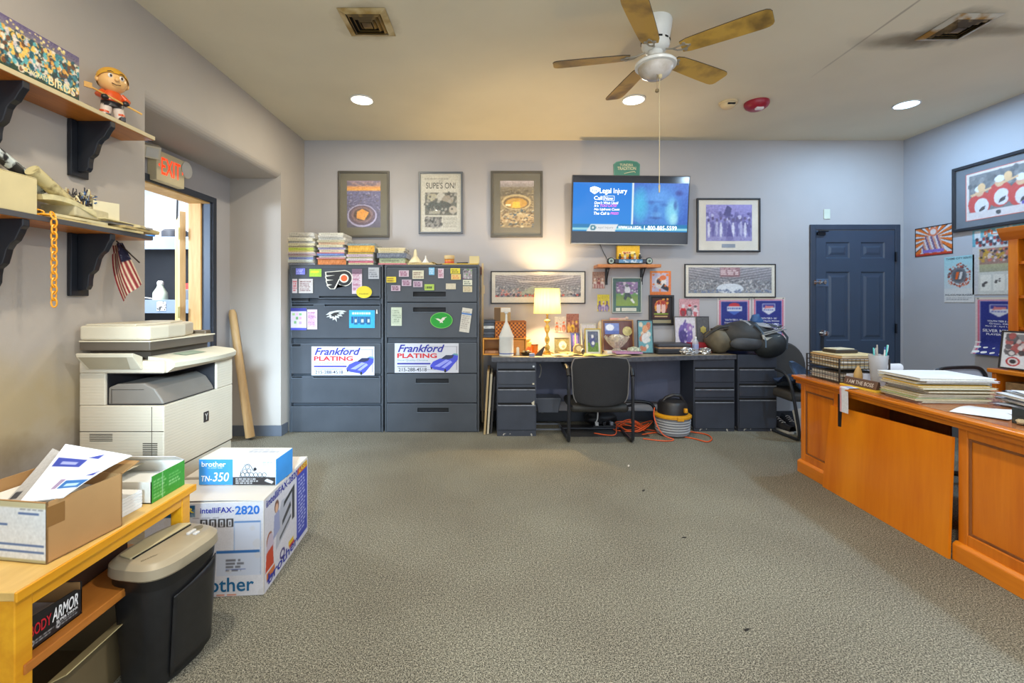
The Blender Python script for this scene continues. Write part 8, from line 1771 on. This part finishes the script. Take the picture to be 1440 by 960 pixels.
t, W, H = wallr('team_calendar', 'teal topped team calendar poster on the side wall behind the hutch', 'poster', 4.10, 3.62, 1.325, 1.90, A)
letters('lettering', t, [('FLYERS', .10, H - .055, W - .02, H - .018, .01)], mat('print_orange', (214, 110, 70), .5), (-.0018, 0, 0), (0, -1, 0), (0, 0, 1))
t, W, H = wallr('event_banner', 'blue event banner with curled corner reading SILVER MEDAL on the side wall', 'banner', 4.075, 3.69, .80, 1.30, banner_art(56, 90, 2), group='blue event banners on the walls', curl=True)
letters('lettering', t, [(s, a * W, b * H, c * W, d * H, .02) for (s, a, b, c, d) in [('YOUTH TIER II - 16U', .26, .575, .80, .605), ('Green, Ohio', .30, .53, .76, .56), ('March 28 - April 1, 2007', .22, .485, .82, .515), ('SILVER MEDAL', .16, .40, .86, .45), ('PLAYERS 2007', .24, .345, .80, .38)]], mat('banner_white', (222, 222, 230), .5), (-.0022, 0, 0), (0, -1, 0), (0, 0, 1))
# big framed team celebration
y0, y1, z0, z1 = 4.262, 3.22, 1.905, 2.50
t = thing('picture_frame', 'large black framed red jersey hockey team picture high on the side wall', 'framed picture', (XR - .002, (y0 + y1) / 2, (z0 + z1) / 2), -PI / 2)
W, H = y0 - y1, z1 - z0
build('frame', MB().frame(-W / 2, W / 2, -H / 2, H / 2, .028, -.03, 0), mat('frame_charcoal', (44, 46, 52), .3), t, bevel=.004)
build('mat_board', MB().box(-W / 2 + .028, W / 2 - .028, -.012, -.002, -H / 2 + .028, H / 2 - .028), mat('mat_slate', (92, 100, 112), .6), t)
build('inner_mat', MB().frame(-W / 2 + .115, W / 2 - .115, -H / 2 + .085, H / 2 - .085, .006, -.0145, -.012), mat('mat_red', (196, 110, 100), .6), t)
A = Art(170, 84, (206, 198, 196)); A.rect(.03, .15, .97, .95, (110, 112, 116)); A.r = np.random.RandomState(9); A.specks(80, [(96, 98, 104), (130, 130, 132), (84, 86, 92)], (.03, .5, .97, .95), (.03, .07))
for k, (u, v) in enumerate(((.14, .40), (.34, .52), (.54, .46), (.74, .52), (.90, .42))):
    A.ell(u, v - .08, .12, .26, (190, 56, 50)); A.ell(u + .02, v - .14, .075, .17, (206, 206, 214)); A.poly([(u - .01, v - .26), (u + .05, v - .22), (u + .06, v - .14), (u + .02, v - .16), (u + .0, v - .20)], (50, 44, 50)); A.ell(u, v + .17, .045, .10, (206, 160, 130)); A.ell(u, v + .24, .05, .07, (214, 216, 222))
for (u, v) in ((.16, .66), (.42, .78), (.62, .70), (.84, .80)): A.ell(u, v, .04, .09, (214, 176, 130)); A.poly([(u - .12, v - .12), (u + .1, v - .03), (u + .1, v - .07), (u - .1, v - .17)], (206, 170, 130))
A.rect(.55, .16, .78, .21, (80, 60, 170)); A.rect(.03, 0, .97, .15, (206, 198, 200)); A.ell(.33, .08, .025, .045, (60, 60, 66)); A.noise(8)
A.place('photo_print', t, (-W / 2 + .121, -.0128, -H / 2 + .091), (W - .242, 0, 0), (0, 0, H - .182))
build('glass', MB().quad((-W / 2 + .028, -.018, -H / 2 + .028), (W / 2 - .028, -.018, -H / 2 + .028), (W / 2 - .028, -.018, H / 2 - .028), (-W / 2 + .028, -.018, H / 2 - .028)), GLS, t)
# bits on the carpet
for k, (px, py, l, lab) in enumerate([(962, 756, .012, 'small dark scrap on the open carpet in mid room'), (1050, 886, .013, 'small dark scrap on the carpet nearest the viewer'), (905, 690, .015, 'tiny dark scrap on the carpet before the desk chair'), (884, 655, .02, 'pale crumb on the carpet near the chair runner')]):
    solo('carpet_scrap', lab, 'scrap', MB().blob((0, 0, .003), (l, l * .4, .003), 8, 6, k, .3, 4), plain((40, 36, 32) if k < 3 else (206, 200, 190), .8), fl(px, py, 0), .4 * k)
